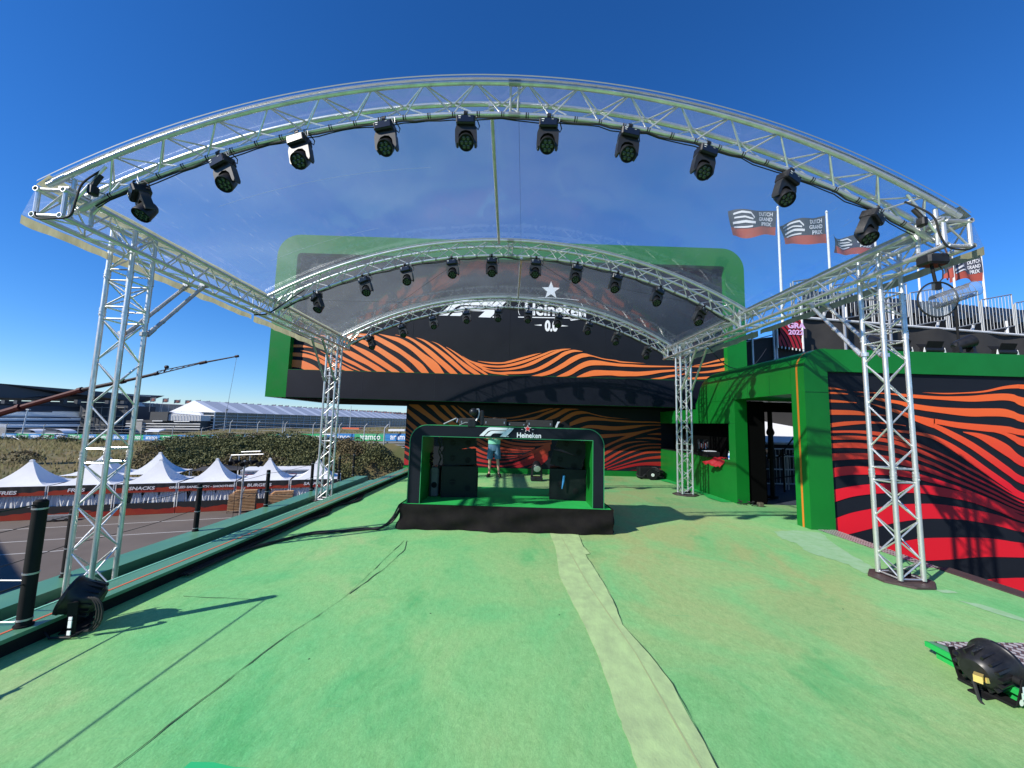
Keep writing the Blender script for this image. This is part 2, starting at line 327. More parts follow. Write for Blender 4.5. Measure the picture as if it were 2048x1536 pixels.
# ---------------------------------------------------------------- art helpers
def grad_mat(name, c0, c1, z0, z1):
    m = mat(name, c0, .6); n = m.node_tree; L = n.links; b = n.nodes['Principled BSDF']
    tc = n.nodes.new('ShaderNodeTexCoord'); se = n.nodes.new('ShaderNodeSeparateXYZ'); mr = n.nodes.new('ShaderNodeMapRange')
    mr.inputs['From Min'].default_value = z0; mr.inputs['From Max'].default_value = z1
    mx = n.nodes.new('ShaderNodeMix'); mx.data_type = 'RGBA'; mx.inputs[6].default_value = (*c0, 1); mx.inputs[7].default_value = (*c1, 1)
    L.new(tc.outputs['Object'], se.inputs[0]); L.new(se.outputs[2], mr.inputs[0]); L.new(mr.outputs[0], mx.inputs[0]); L.new(mx.outputs[2], b.inputs['Base Color'])
    return m
def art(data, y, name, m, parent, x0=-99, x1=99, z0=-99, z1=99):
    mb = MB()
    for si, s in enumerate(data):
        yy_ = y-.0006*(si % 12); s = [[q/100 for q in c] for c in s]; n = len(s); up = []; lo = []
        def cr_(p, a, b, d, t): return .5*((2*a)+(-p+b)*t+(2*p-5*a+4*b-d)*t*t+(-p+3*a-3*b+d)*t**3)
        K = 7
        for i in range(n-1):
            P = [s[max(i-1, 0)], s[i], s[i+1], s[min(i+2, n-1)]]
            for j in range(K):
                t = j/K; c = [cr_(P[0][q], P[1][q], P[2][q], P[3][q], t) for q in range(4)]
                up.append((c[0], c[1])); lo.append((c[2], c[3]))
        up.append((s[-1][0], s[-1][1])); lo.append((s[-1][2], s[-1][3]))
        cl = lambda p: (min(max(p[0], x0), x1), min(max(p[1], z0), z1))
        for i in range(len(up)-1):
            a, b, c, d = cl(up[i]), cl(up[i+1]), cl(lo[i+1]), cl(lo[i])
            area = abs((a[0]-c[0])*(b[1]-d[1])-(b[0]-d[0])*(a[1]-c[1]))
            if area < 1e-5: continue
            mb.add([(p[0], yy_, p[1]) for p in (a, b, c, d)], [(3, 2, 1, 0)])
    return mb.build(name, m, parent, smooth=0)
def text(s, size, mtx, m, name, parent, ext=.003, off=0, shear=0, sx_=1, align='CENTER', space=1):
    cu_ = bpy.data.curves.new(name, 'FONT'); cu_.body = s; cu_.size = size; cu_.extrude = ext; cu_.offset = off; cu_.shear = shear
    cu_.align_x = align; cu_.align_y = 'CENTER'; cu_.space_character = space; cu_.resolution_u = 3
    to = bpy.data.objects.new(name, cu_); C.objects.link(to)
    me = bpy.data.meshes.new_from_object(to.evaluated_get(bpy.context.evaluated_depsgraph_get()))
    bpy.data.objects.remove(to); me.name = name
    me.transform(mtx @ MX.Diagonal((sx_, 1, 1, 1)))
    if parent is not None: me.transform(MX.Translation(-V(parent.get('_o', (0, 0, 0)))))
    me.materials.clear(); me.materials.append(m)
    o = bpy.data.objects.new(name, me); C.objects.link(o); o.parent = parent
    return o
def face_y(x, y, z): return MX.Translation((x, y, z)) @ MX.Rotation(math.pi/2, 4, 'X')     # text facing -Y
def face_dir(p, d): # text whose reading direction is d (horizontal), standing upright
    d = V(d).normalized(); up = V((0, 0, 1)); nrm = d.cross(up)
    return MX(((d.x, up.x, nrm.x, p[0]), (d.y, up.y, nrm.y, p[1]), (d.z, up.z, nrm.z, p[2]), (0, 0, 0, 1)))
F1A = [(1200, 628), (1255, 572), (1310, 522), (1335, 504), (1362, 495), (1500, 498), (1640, 502), (1612, 541), (1500, 540), (1400, 539), (1360, 544), (1330, 560), (1270, 628)]
F1B = [(1287, 629), (1345, 572), (1372, 555), (1402, 550), (1500, 550), (1602, 551), (1566, 588), (1500, 587), (1432, 586), (1405, 594), (1372, 629)]
F1C = [(1655, 502), (1732, 506), (1612, 638), (1515, 636)]
def f1logo(x, y, z, sc, parent, m, thick=.006):
    mb = MB()
    for P in (F1A, F1B, F1C):
        mb.prism([(x+(a-1466)*sc, y, z-(b-566-(a-1466)*.012)*sc) for a, b in P], (0, -thick, 0))
    mb.box(x+262*sc*.62, x+262*sc*.68, y-thick, y, z-70*sc, z-58*sc).box(x+262*sc*.70, x+262*sc*.72, y-thick, y, z-70*sc, z-58*sc)
    return mb.build('lettering', m, parent, smooth=0)
def star(x, y, z, r, parent, m, m2=None, rin=.42, th=.008):
    def P(R): return [(x+math.sin(i*math.pi/5)*(R if i % 2 == 0 else R*rin), y, z+math.cos(i*math.pi/5)*(R if i % 2 == 0 else R*rin)) for i in range(10)]
    mb = MB().prism(P(r), (0, -th, 0))
    if m2: mb.c = 1; mb.prism([(a, b-th, c) for a, b, c in P(r*.74)], (0, -.003, 0))
    return mb.build('star_emblem', [m, m2] if m2 else m, parent, smooth=0)
REDS = mat('red_star', (.65, .01, .015), .4)
# ---------------------------------------------------------------- big screen building
YS = 11.93
t = thing('display_building', 'huge overhanging dark display box in a rounded green frame with orange wave print', 'display', (0, 13, 0))
def rrect(x0, x1, z0, z1, r, y, n=8, corners=(0, 1, 2, 3)):
    pts = []
    cs = [(x1-r, z0+r, -90), (x1-r, z1-r, 0), (x0+r, z1-r, 90), (x0+r, z0+r, 180)]
    raw = [(x1, z0), (x1, z1), (x0, z1), (x0, z0)]
    for i, (cx, cz, a) in enumerate(cs):
        if i in corners: pts += [(cx+r*math.cos(math.radians(a+90*j/n)), y, cz+r*math.sin(math.radians(a+90*j/n))) for j in range(n+1)]
        else: pts.append((raw[i][0], y, raw[i][1]))
    return pts
X0, X1, Z0, Z1 = -7.32, 7.49, 2.26, 7.42
out = rrect(X0, X1, Z0, Z1, .69, YS, 8, (1, 2))
# shell: outer ring swept back, and the front ring of the frame
mb = MB(); n = len(out); mb.add(out+[(a, 16.2, c) for a, b, c in out], [(i, n+i, n+(i+1) % n, (i+1) % n) for i in range(n)]+[tuple(range(n, 2*n))])
mb.build('shell', GREEN, t)
xi0, xi1, zi0, zi1 = -6.69, 6.88, Z0, 6.82
fr = MB()
inn = rrect(xi0, xi1, 3.12, zi1, .12, YS, 8, (1, 2))
fr.add(out+inn, [(i, (i+1) % n, n+(i+1) % n, n+i) for i in range(n)])
fr.add(inn+[(a, YS+.26, c) for a, b, c in inn], [(i, (i+1) % n, n+(i+1) % n, n+i) for i in range(n)])
fr.build('frame', GREEN, t)
MB().box(xi0, xi1-.0, YS-.012, YS+.17, Z0+.01, 3.11).build('lower_band', NAVY2, t)
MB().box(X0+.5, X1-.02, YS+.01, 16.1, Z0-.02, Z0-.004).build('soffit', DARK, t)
MB().box(xi0, xi1, YS+.2, YS+.24, 3.0, zi1).build('display_panel', NAVY, t)
ORS = grad_mat('orange_print', (.82, .17, .035), (.88, .24, .06), 3.0, 4.0)
ART_SCREEN=[[(-675,344,-673,322),(-642,343,-640,318),(-622,337,-620,309),(-599,327,-598,309),(-578,311,-578,309)],[(-677,367,-676,356),(-644,366,-643,354),(-620,362,-619,351),(-594,354,-593,342),(-560,338,-559,324),(-539,321,-538,311),(-528,312,-528,311)],[(-646,375,-646,373),(-621,372,-620,368),(-595,365,-594,358),(-565,353,-564,342),(-537,338,-536,326),(-508,326,-508,316),(-491,312,-491,311)],[(-679,391,-678,383),(-646,392,-645,384),(-622,387,-622,384),(-609,383,-609,382)],[(-642,408,-642,407),(-605,402,-604,396),(-567,388,-567,377),(-539,376,-538,363),(-509,357,-508,346),(-473,341,-472,330),(-445,326,-444,317),(-419,313,-419,313)],[(-585,375,-584,373),(-547,357,-547,353),(-508,338,-507,334),(-481,326,-481,321),(-451,312,-451,312)],[(-565,360,-565,358),(-537,344,-537,341),(-507,328,-506,322),(-490,320,-489,312),(-471,312,-471,311)],[(-606,419,-606,413),(-569,408,-568,399),(-541,398,-540,387),(-511,385,-510,371),(-475,370,-474,350),(-438,351,-436,333),(-400,330,-399,312),(-374,313,-374,313)],[(-588,425,-588,423),(-552,420,-551,415),(-503,407,-503,399),(-477,394,-476,383),(-439,379,-438,360),(-401,358,-400,338),(-354,328,-353,312),(-332,313,-332,312)],[(-534,424,-533,423),(-497,421,-496,417),(-469,416,-468,406),(-434,408,-433,390),(-404,393,-402,374),(-366,371,-364,349),(-335,351,-334,331),(-311,333,-310,312),(-287,313,-287,312)],[(-524,425,-524,424),(-488,432,-488,421),(-443,433,-442,424),(-424,431,-423,417),(-406,425,-404,408),(-368,407,-367,388),(-337,389,-336,372),(-299,364,-298,344),(-265,341,-264,313),(-242,313,-242,313)],[(-406,434,-406,433),(-369,428,-368,418),(-339,422,-338,406),(-301,403,-300,383),(-263,376,-262,350),(-221,348,-220,312),(-195,314,-195,313)],[(-354,433,-354,432),(-339,431,-339,429),(-312,427,-311,420),(-283,413,-283,402),(-245,390,-245,371),(-208,361,-206,339),(-175,335,-174,313),(-153,314,-153,313)],[(-291,426,-291,426),(-265,420,-265,414),(-237,405,-237,395),(-209,387,-208,372),(-171,359,-170,340),(-135,328,-134,313),(-114,314,-114,314)],[(-241,415,-241,415),(-219,408,-218,404),(-190,390,-190,382),(-153,363,-152,350),(-124,343,-124,328),(-98,326,-98,313),(-81,314,-81,314)],[(-193,399,-193,398),(-172,388,-172,384),(-144,371,-143,363),(-115,351,-115,340),(-87,333,-87,324),(-69,322,-68,314),(-59,315,-59,314)],[(-101,347,-101,346),(-69,332,-69,327),(-41,324,-41,318),(5,315,5,314)],[(-92,357,-92,356),(-70,355,-70,352),(-42,354,-42,349),(-14,355,-14,350),(9,361,9,354),(45,372,45,365),(82,383,82,378),(108,388,108,388)],[(-141,371,-141,370),(-116,358,-116,353),(-88,350,-88,342),(-60,345,-60,339),(-23,344,-23,338),(9,350,9,342),(46,361,46,352),(82,374,82,366),(119,389,119,382),(137,396,137,391),(161,401,161,400)],[(-102,346,-102,345),(-78,340,-78,334),(-51,333,-50,330),(-23,333,-23,329),(9,337,10,331),(46,346,46,338),(82,362,83,351),(119,380,119,371),(156,398,156,389),(174,403,174,397),(200,404,200,403)],[(-78,330,-78,329),(-50,325,-50,319),(-23,323,-23,317),(10,326,10,318),(46,328,46,320),(83,336,83,325),(119,354,120,341),(156,378,156,364),(174,391,174,377),(193,398,193,388),(211,401,211,394),(237,397,237,396)],[(76,314,76,313),(102,322,102,313),(138,336,138,322),(175,358,175,341),(202,377,202,358),(230,389,230,374),(248,390,248,379),(267,385,267,381),(304,376,304,373),(341,372,341,368),(356,369,356,365),(386,367,386,364),(439,364,439,364)],[(155,314,155,314),(194,334,194,318),(230,357,230,339),(258,368,258,351),(286,369,286,354),(323,364,323,354),(356,361,356,352),(386,360,386,352),(439,358,439,352),(523,358,523,355),(560,358,560,357),(616,361,616,357),(654,367,653,360),(697,376,697,368)],[(219,315,219,314),(249,330,249,316),(276,338,277,320),(323,338,323,323),(356,338,356,321),(386,337,386,322),(411,337,411,323),(448,340,448,328),(485,344,485,336),(523,347,523,341),(560,351,560,349)],[(452,316,452,316),(485,322,485,316),(513,329,513,322),(541,332,541,327),(578,339,578,338),(616,343,616,338),(653,349,653,342),(696,360,696,349)],[(590,362,590,361),(616,368,616,364),(654,379,654,374),(697,392,697,382)],[(565,322,565,316),(615,326,615,319),(696,335,695,325)]]
ART_WALL=[[(-327,221,-327,221),(-320,222,-320,214),(-299,222,-298,201),(-264,197,-264,180),(-219,165,-218,149),(-174,140,-174,123)],[(-270,223,-270,222),(-248,224,-247,205),(-221,200,-220,180),(-189,176,-188,156),(-153,152,-152,132)],[(-226,224,-226,224),(-211,224,-210,208),(-177,192,-176,177),(-143,165,-142,150),(-109,142,-108,127)],[(-191,225,-191,225),(-180,222,-180,213),(-155,202,-154,189),(-132,180,-132,170),(-99,157,-98,146)],[(-167,223,-167,223),(-156,215,-155,211),(-133,202,-133,195),(-110,183,-110,179),(-77,162,-77,160)],[(-328,205,-328,190),(-297,183,-296,164),(-263,157,-262,140),(-218,130,-217,111)],[(-329,171,-328,158),(-306,154,-305,137),(-272,129,-271,112),(-238,108,-238,93)],[(-330,146,-329,139),(-314,134,-313,127),(-282,111,-282,100)],[(-330,131,-330,124),(-314,120,-314,115),(-282,98,-281,92)],[(-329,118,-329,113),(-315,109,-314,105),(-281,90,-281,85)],[(-330,107,-330,102),(-315,100,-315,94),(-280,79,-280,74)],[(-330,95,-330,91),(-315,88,-314,84),(-280,70,-280,66)],[(-331,83,-330,78),(-315,76,-315,71),(-280,57,-279,53)],[(-331,66,-330,57),(-312,57,-311,47),(-268,39,-267,30)],[(-331,43,-330,22),(-311,31,-310,12),(-266,11,-266,-4)],[(-113,111,-113,105),(-74,91,-74,82),(-30,77,-30,70),(24,72,24,68),(79,73,79,72)],[(-130,129,-130,125),(-90,113,-90,103),(-53,96,-52,86),(2,84,2,76),(57,78,57,75),(100,80,100,78)],[(-86,125,-86,121),(-60,114,-60,106),(-20,102,-20,94),(24,92,24,84),(68,88,68,82),(100,88,100,82)],[(-43,122,-42,117),(-7,110,-7,103),(34,102,35,94),(100,100,100,92),(155,106,155,99)],[(23,114,23,110),(56,109,56,107),(100,108,100,105),(155,112,155,109)],[(-151,104,-151,93),(-107,88,-107,77),(-63,67,-62,60),(-19,61,-19,57),(25,60,25,57),(57,63,57,60)],[(-150,87,-150,76),(-104,70,-104,60),(-62,54,-62,47),(-19,50,-19,47),(25,53,25,51),(68,64,68,60),(100,80,100,71),(150,105,151,96)],[(-150,63,-149,52),(-102,50,-102,40),(-51,40,-51,32),(-8,40,-7,35),(36,48,36,42),(79,66,79,59),(100,76,100,65),(151,100,151,90)],[(-149,39,-148,35),(-94,30,-94,25),(-40,25,-40,20),(4,28,4,23),(47,40,47,31),(100,64,101,52),(151,90,151,79)],[(-148,22,-148,16),(-89,16,-89,9),(-39,11,-39,6),(15,19,15,10),(58,34,58,22),(101,52,101,37),(144,77,145,59)],[(35,4,35,4),(69,17,70,4),(101,35,101,11),(142,66,143,49)],[(-89,190,-89,188),(-45,183,-44,181),(-1,183,0,180),(43,190,43,185),(98,205,98,201),(131,215,131,209),(164,221,164,220)],[(-66,176,-66,174),(0,174,0,171),(55,180,55,176),(98,189,98,180),(131,204,131,196),(164,217,164,209),(186,221,186,220)],[(129,179,129,178),(164,199,164,185),(197,218,197,203),(217,220,217,213),(248,218,248,218)],[(182,181,182,169),(208,199,208,183),(230,209,230,196),(252,212,252,202),(275,209,275,204),(297,203,297,200),(341,195,341,192),(419,189,419,189)],[(215,172,215,160),(252,190,253,173),(286,194,286,181),(319,191,319,182),(363,186,363,180),(430,183,430,178),(496,183,496,179),(531,181,531,178)],[(251,156,251,151),(275,165,275,156),(308,166,308,154),(330,165,330,151),(374,164,374,151),(430,169,430,159),(474,172,474,168),(531,173,531,171)],[(308,135,308,122),(338,137,338,125),(385,140,385,132),(430,146,430,136),(474,155,474,148),(523,163,523,162)],[(319,90,319,83),(341,104,341,95),(374,119,374,112),(408,135,408,125),(452,148,452,141)],[(476,140,476,139),(507,145,507,139),(530,146,530,139)],[(436,125,436,124),(474,130,474,125),(507,129,507,123),(530,127,530,121)],[(319,70,319,57),(340,82,340,71),(374,100,374,90),(407,112,407,106),(452,117,452,114),(491,115,491,115)],[(319,46,320,38),(341,60,341,49),(385,84,385,77),(429,101,429,96),(474,109,474,105),(530,110,530,106)],[(320,32,320,25),(341,43,341,36),(385,66,385,61),(429,86,429,80),(474,98,474,92),(530,101,530,95)],[(320,23,320,20),(341,31,341,27),(385,50,385,46),(429,69,429,63),(473,83,473,76),(530,88,530,80)],[(341,23,341,19),(385,37,385,33),(429,52,429,47),(473,64,473,57),(530,72,529,62)],[(341,16,341,12),(385,29,385,23),(429,41,429,33),(473,48,473,38),(529,51,529,36)],[(344,11,344,7),(374,16,374,8),(407,19,407,9),(440,22,440,10),(529,29,529,12)]]
ART_PANEL=[[(560,244,560,239),(576,242,576,239),(598,238,598,238)],[(560,234,560,231),(581,234,581,231),(600,232,600,231)],[(559,221,559,216),(584,220,583,216),(614,217,614,216)],[(558,203,558,194),(600,203,600,195),(626,201,626,195),(653,198,652,195),(670,195,670,194)],[(557,178,556,171),(590,183,590,176),(625,185,625,180),(652,184,652,181),(678,182,678,180),(699,179,699,178)],[(556,166,556,162),(598,168,598,164),(633,168,633,162),(668,164,667,157),(702,155,702,148),(736,142,736,137),(770,127,770,123),(804,110,803,106),(837,92,837,88),(894,59,894,57),(962,42,962,39)],[(654,171,654,170),(686,171,686,167),(721,168,720,163),(747,163,746,156),(777,150,776,139),(806,132,804,119),(839,108,837,96),(871,86,870,73),(895,69,894,57),(963,47,962,36)],[(555,157,555,151),(597,159,597,152),(632,158,632,152),(667,155,667,148),(702,146,701,139),(736,132,735,126),(769,117,769,112),(803,99,802,95),(844,79,844,76),(894,54,894,51),(962,38,962,36)],[(555,144,554,136),(597,147,596,138),(632,146,631,137),(666,142,666,134),(701,132,700,125),(734,120,734,114),(768,105,768,100),(802,90,801,86),(844,71,843,67),(893,48,893,45),(961,33,961,30)],[(554,127,553,114),(596,129,595,118),(630,129,630,119),(665,125,664,115),(699,118,699,108),(734,107,733,99),(767,94,767,88),(801,81,801,76),(843,63,842,59),(893,42,892,38),(961,28,960,26)],[(552,100,551,84),(586,106,585,91),(620,107,619,93),(664,104,663,93),(698,100,697,90),(732,92,732,83),(766,82,766,75),(800,71,800,65),(842,55,841,50),(892,36,891,32),(960,24,960,20)],[(550,63,549,40),(592,72,591,54),(627,77,626,60),(662,79,661,63),(714,78,713,64),(748,75,747,60),(800,65,798,52),(850,50,849,36),(891,30,890,20),(959,15,958,9)],[(554,14,553,-14),(589,27,587,-7),(624,35,622,2),(668,43,666,13),(711,46,709,20),(746,46,744,22),(797,40,795,20),(848,30,846,12),(890,17,888,3),(958,8,957,-3)],[(602,-39,601,-63),(637,-31,635,-56),(654,-24,652,-52),(689,-15,686,-49),(715,-11,712,-48),(758,-9,755,-45),(810,-8,807,-40),(844,-10,841,-39),(886,-15,884,-39),(955,-18,953,-39)],[(786,-84,786,-84),(824,-75,822,-91),(855,-73,853,-95),(880,-72,878,-98),(949,-72,945,-102)],[(732,238,732,238),(771,238,771,236),(807,240,807,238),(843,244,843,241),(880,253,879,248),(907,257,906,250),(916,257,915,249),(988,259,986,247)],[(608,236,608,236),(638,236,638,234),(673,235,673,233),(714,234,713,228),(762,232,761,226),(815,234,814,224),(851,238,850,226),(878,240,877,228),(896,239,895,226),(913,234,912,218),(984,225,981,202)],[(614,229,614,229),(637,228,637,226),(662,225,661,220),(690,222,689,216),(712,218,712,209),(760,213,759,203),(813,212,812,198),(849,213,848,199),(876,213,874,199),(893,209,892,196),(910,203,909,190),(980,193,978,180)],[(639,216,639,215),(657,212,657,209),(685,206,685,200),(714,198,714,188),(749,192,748,176),(752,192,751,183),(793,187,792,177),(846,184,845,172),(881,182,880,171),(907,177,906,167),(978,172,976,163)],[(749,184,748,176),(774,174,773,163),(808,157,807,144),(841,136,840,121),(874,112,872,98),(898,96,897,83),(966,75,965,65)],[(799,171,799,170),(827,169,826,160),(853,162,851,144),(878,149,876,128),(902,129,900,113),(969,103,968,92)],[(852,172,852,172),(871,172,871,167),(889,168,888,157),(905,162,904,148),(975,149,973,130)]]
art(ART_SCREEN, YS+.190, 'wave_print', ORS, t, x0=xi0, x1=xi1, z0=3.115)
mb = MB()
for x in (-3.0, 0.05, 3.1): mb.box(x-.003, x+.003, YS+.194, YS+.2, 3.12, zi1)
mb.build('panel_joint', mat('joint_line', (.008, .009, .012), .6), t, smooth=0)
mb = MB()
for x in (-4.4, -2.2, 0, 2.2, 4.4): mb.box(x-.002, x+.002, YS-.015, YS-.012, Z0+.02, 3.10)
mb.build('vinyl_joint', mat('joint_line2', (.02, .024, .033), .5), t, smooth=0)
f1logo(-1.15, YS+.195, 5.25, .00398, t, LWHITE)
text('Heineken', .56, face_y(1.49, YS+.19, 5.27), LWHITE, 'lettering', t, .004, .016, 0, .92)
text('0.0', .46, face_y(1.37, YS+.19, 4.74), LWHITE, 'lettering', t, .004, .022, 0, .72)
mb = MB().prism([(.31, YS+.195, 5.03), (2.37, YS+.195, 5.05), (2.37, YS+.195, 5.01), (2.0, YS+.195, 4.95), (1.95, YS+.195, 4.985), (2.2, YS+.195, 5.02), (.31, YS+.195, 5.00)], (0, -.005, 0))
mb.prism([(.82, YS+.195, 4.77), (1.06, YS+.195, 4.80), (1.06, YS+.195, 4.75)], (0, -.005, 0)).prism([(1.92, YS+.195, 4.77), (1.68, YS+.195, 4.80), (1.68, YS+.195, 4.75)], (0, -.005, 0))
for s_ in (-1, 1):
    mb.path([(1.34+s_*(.97+.06*math.sin(a)), YS+.19, 5.30+.22*math.cos(a)) for a in [i*math.pi/8 for i in range(9)]], .008, 5)
mb.path([(.44+1.8*i/10, YS+.19, 5.62+.05*math.sin(math.pi*i/10)) for i in range(11)], .01, 5)
mb.build('logo_rule', LWHITE, t, smooth=0)
star(1.34, YS+.195, 5.92, .30, t, LWHITE)
# ---------------------------------------------------------------- lower wave wall
YW = 13.1
t = thing('wave_wall', 'lower navy wall with red and orange wave print under the overhanging display', 'wall', (1, 13.2, 0))
MB().box(-3.31, 6.2, YW, YW+.3, 0, 2.24).build('wall_panel', NAVY, t)
WAVE = grad_mat('red_orange_print_shaded', (.36, .004, .009), (.52, .115, .014), .35, 1.75)  # print colours darkened to stand in for the shade on this wall
art(ART_WALL, YW-.006, 'wave_print', WAVE, t, x0=-3.31, x1=5.22, z0=.2, z1=2.19)
MB().box(-3.31, 5.2, YW-.03, YW-.008, 0, .17).build('skirting', GREEN, t)
tag(MB().box(-3.12, -3.0, 10.9, 14.6, 0, Z0-.03).build('support_leg', NAVY2), 'dark upright support behind the left end of the lower wave wall', 'support') if 0 else None
# ---------------------------------------------------------------- green portal building on the right
t = thing('portal_building', 'glossy green portal building with rounded roof edge, doorway and serving hatch', 'building', (6.5, 9, 0))
XW = 5.2; ZT = 3.10; RC = .36
prof = [(XW, 2.32)]+[(XW+RC-RC*math.cos(math.radians(a)), ZT-RC+RC*math.sin(math.radians(a))) for a in range(0, 91, 10)]+[(9.0, ZT), (9.0, 2.32)]
def prism_y(pts, y0, y1): return MB().prism([(a, y0, c) for a, c in pts], (0, y1-y0, 0))
# canopy over door and hatch
end = []
mb = MB(); ys = [7.02, 7.05]+[10.0]+[10.0+.62*math.sin(math.radians(a)) for a in range(10, 91, 16)]
ins = [0, 0, 0]+[.5*(1-math.cos(math.radians(a))) for a in range(10, 91, 16)]
vs = []; k_ = len(prof)
for y_, dn in zip(ys, ins):
    for (a, c) in prof: vs.append((a+dn*.25 if c > 2.4 else a, y_, c-dn*(c-2.32)/(ZT-2.32)))
mb.add(vs, [(j*k_+i, (j+1)*k_+i, (j+1)*k_+i+1, j*k_+i+1) for j in range(len(ys)-1) for i in range(k_-1)]+[tuple(range(k_))[::-1], tuple(range((len(ys)-1)*k_, len(ys)*k_))])
mb.add([(XW, 7.02, 2.32), (9, 7.02, 2.32), (9, 10.6, 2.32), (XW, 10.6, 2.32)], [(0, 1, 2, 3)])
mb.build('canopy', GREEN, t)
# wall pieces below the canopy: X from XW
m2 = MB()
m2.box(XW, XW+.28, 8.80, 8.84, 0, 2.316).box(XW, XW+.09, 8.84, 9.06, 0, 2.316)   # door jamb
m2.box(XW+.004, XW+.08, 9.06, 10.62, 1.78, 2.316).box(XW+.004, XW+.08, 10.62, 13.09, 1.78, 2.16)
m2.box(XW+.004, XW+.30, 9.06, 13.09, 0, .93)
m2.build('hatch_wall', GREEN, t)
mb = MB()
pf = [(XW, 0), (XW, ZT-RC)]+[(XW+RC-RC*math.cos(math.radians(a)), ZT-RC+RC*math.sin(math.radians(a))) for a in range(10, 91, 10)]+[(XW+.42, ZT), (XW+.42, 0)]
mb.prism([(a-.004, 6.69, c+.003) for a, c in pf], (0, .32, 0)).build('corner_pillar', GREEN, t)
# panel joints on the green wall
mb = MB()
for y_ in (7.6, 8.3, 9.0, 9.6): mb.box(XW-.002, XW, y_-.003, y_+.003, 2.34, 2.72)
mb.box(XW-.002, XW, 8.81, 9.05, 1.775, 1.78).box(XW-.0015, XW, 8.81, 9.05, .8, .804)
for z_ in (2.33,): mb.box(XW+.0, XW+.42, 6.684, 6.686, z_-.003, z_+.003)
mb.build('panel_joint', mat('joint_dark', (.0, .05, .01), .6), t, smooth=0)
# orange light strip round the profile
mb = MB(); y_ = 6.86
pts = [(XW-.006, y_, 0), (XW-.006, y_, ZT-RC)]+[(XW+RC-(RC+.006)*math.cos(math.radians(a)), y_, ZT-RC+(RC+.006)*math.sin(math.radians(a))) for a in range(10, 91, 10)]+[(XW+1.2, y_, ZT+.006)]
for a, b in zip(pts[:-1], pts[1:]):
    a = V(a); b = V(b); mb.add([a+V((0, -.022, 0)), a+V((0, .022, 0)), b+V((0, .022, 0)), b+V((0, -.022, 0))], [(0, 1, 2, 3)])
mb.build('light_strip', ORANGES, t)
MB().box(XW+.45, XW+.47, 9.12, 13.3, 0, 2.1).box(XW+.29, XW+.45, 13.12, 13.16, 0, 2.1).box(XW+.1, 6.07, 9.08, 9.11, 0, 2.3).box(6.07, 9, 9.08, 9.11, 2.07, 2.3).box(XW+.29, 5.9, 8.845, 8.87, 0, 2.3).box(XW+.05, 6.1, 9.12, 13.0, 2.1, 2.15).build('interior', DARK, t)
MB().box(XW+.0, XW+.28, 9.07, 13.05, .93, .945).build('counter_top', BLKM, t)
# inner deck floor through doorway
struct(MB().add([(5.40, 6.75, -.002), (9, 6.75, -.002), (9, 8.8, -.002), (5.40, 8.8, -.002)], [(0, 1, 2, 3)]).build('deck_annex', DECK, loc=(0, 0, 0)))
# ---------------------------------------------------------------- right wave panel (fronts the portal building)
YP = 6.74
t2 = thing('striped_panel', 'tall wall panel with red and orange flowing stripes under a green header', 'wall', (8, YP, -1.6))
MB().box(XW+.415, 12.5, YP, YP+.25, -1.9, 2.70).build('wall_panel', NAVY, t2)
MB().box(XW+.415, 12.5, YP-.05, YP+2.2, 2.70, ZT-.003).build('green_header', GREEN, t2)
RED2 = grad_mat('red_orange_print_front', (.72, .004, .016), (.86, .13, .02), .85+1.6, 2.15+1.6)
art(ART_PANEL, YP-.006, 'wave_print', RED2, t2, x0=XW+.42, x1=12.4, z0=-1.85, z1=2.69)
MB().box(7.0, 7.003, YP-.052, YP-.05, 2.71, ZT-.01).box(9.3, 9.303, YP-.052, YP-.05, 2.71, ZT-.01).build('panel_joint', mat('jd2', (.0, .05, .01), .6), t2, smooth=0)
# lower landing to the right of the deck
struct(MB().add([(5.56, -6, -1.9), (14, -6, -1.9), (14, 6.74, -1.9), (5.56, 6.74, -1.9)], [(0, 1, 2, 3)]).build('lower_landing', ASPH, loc=(0, 0, 0)))
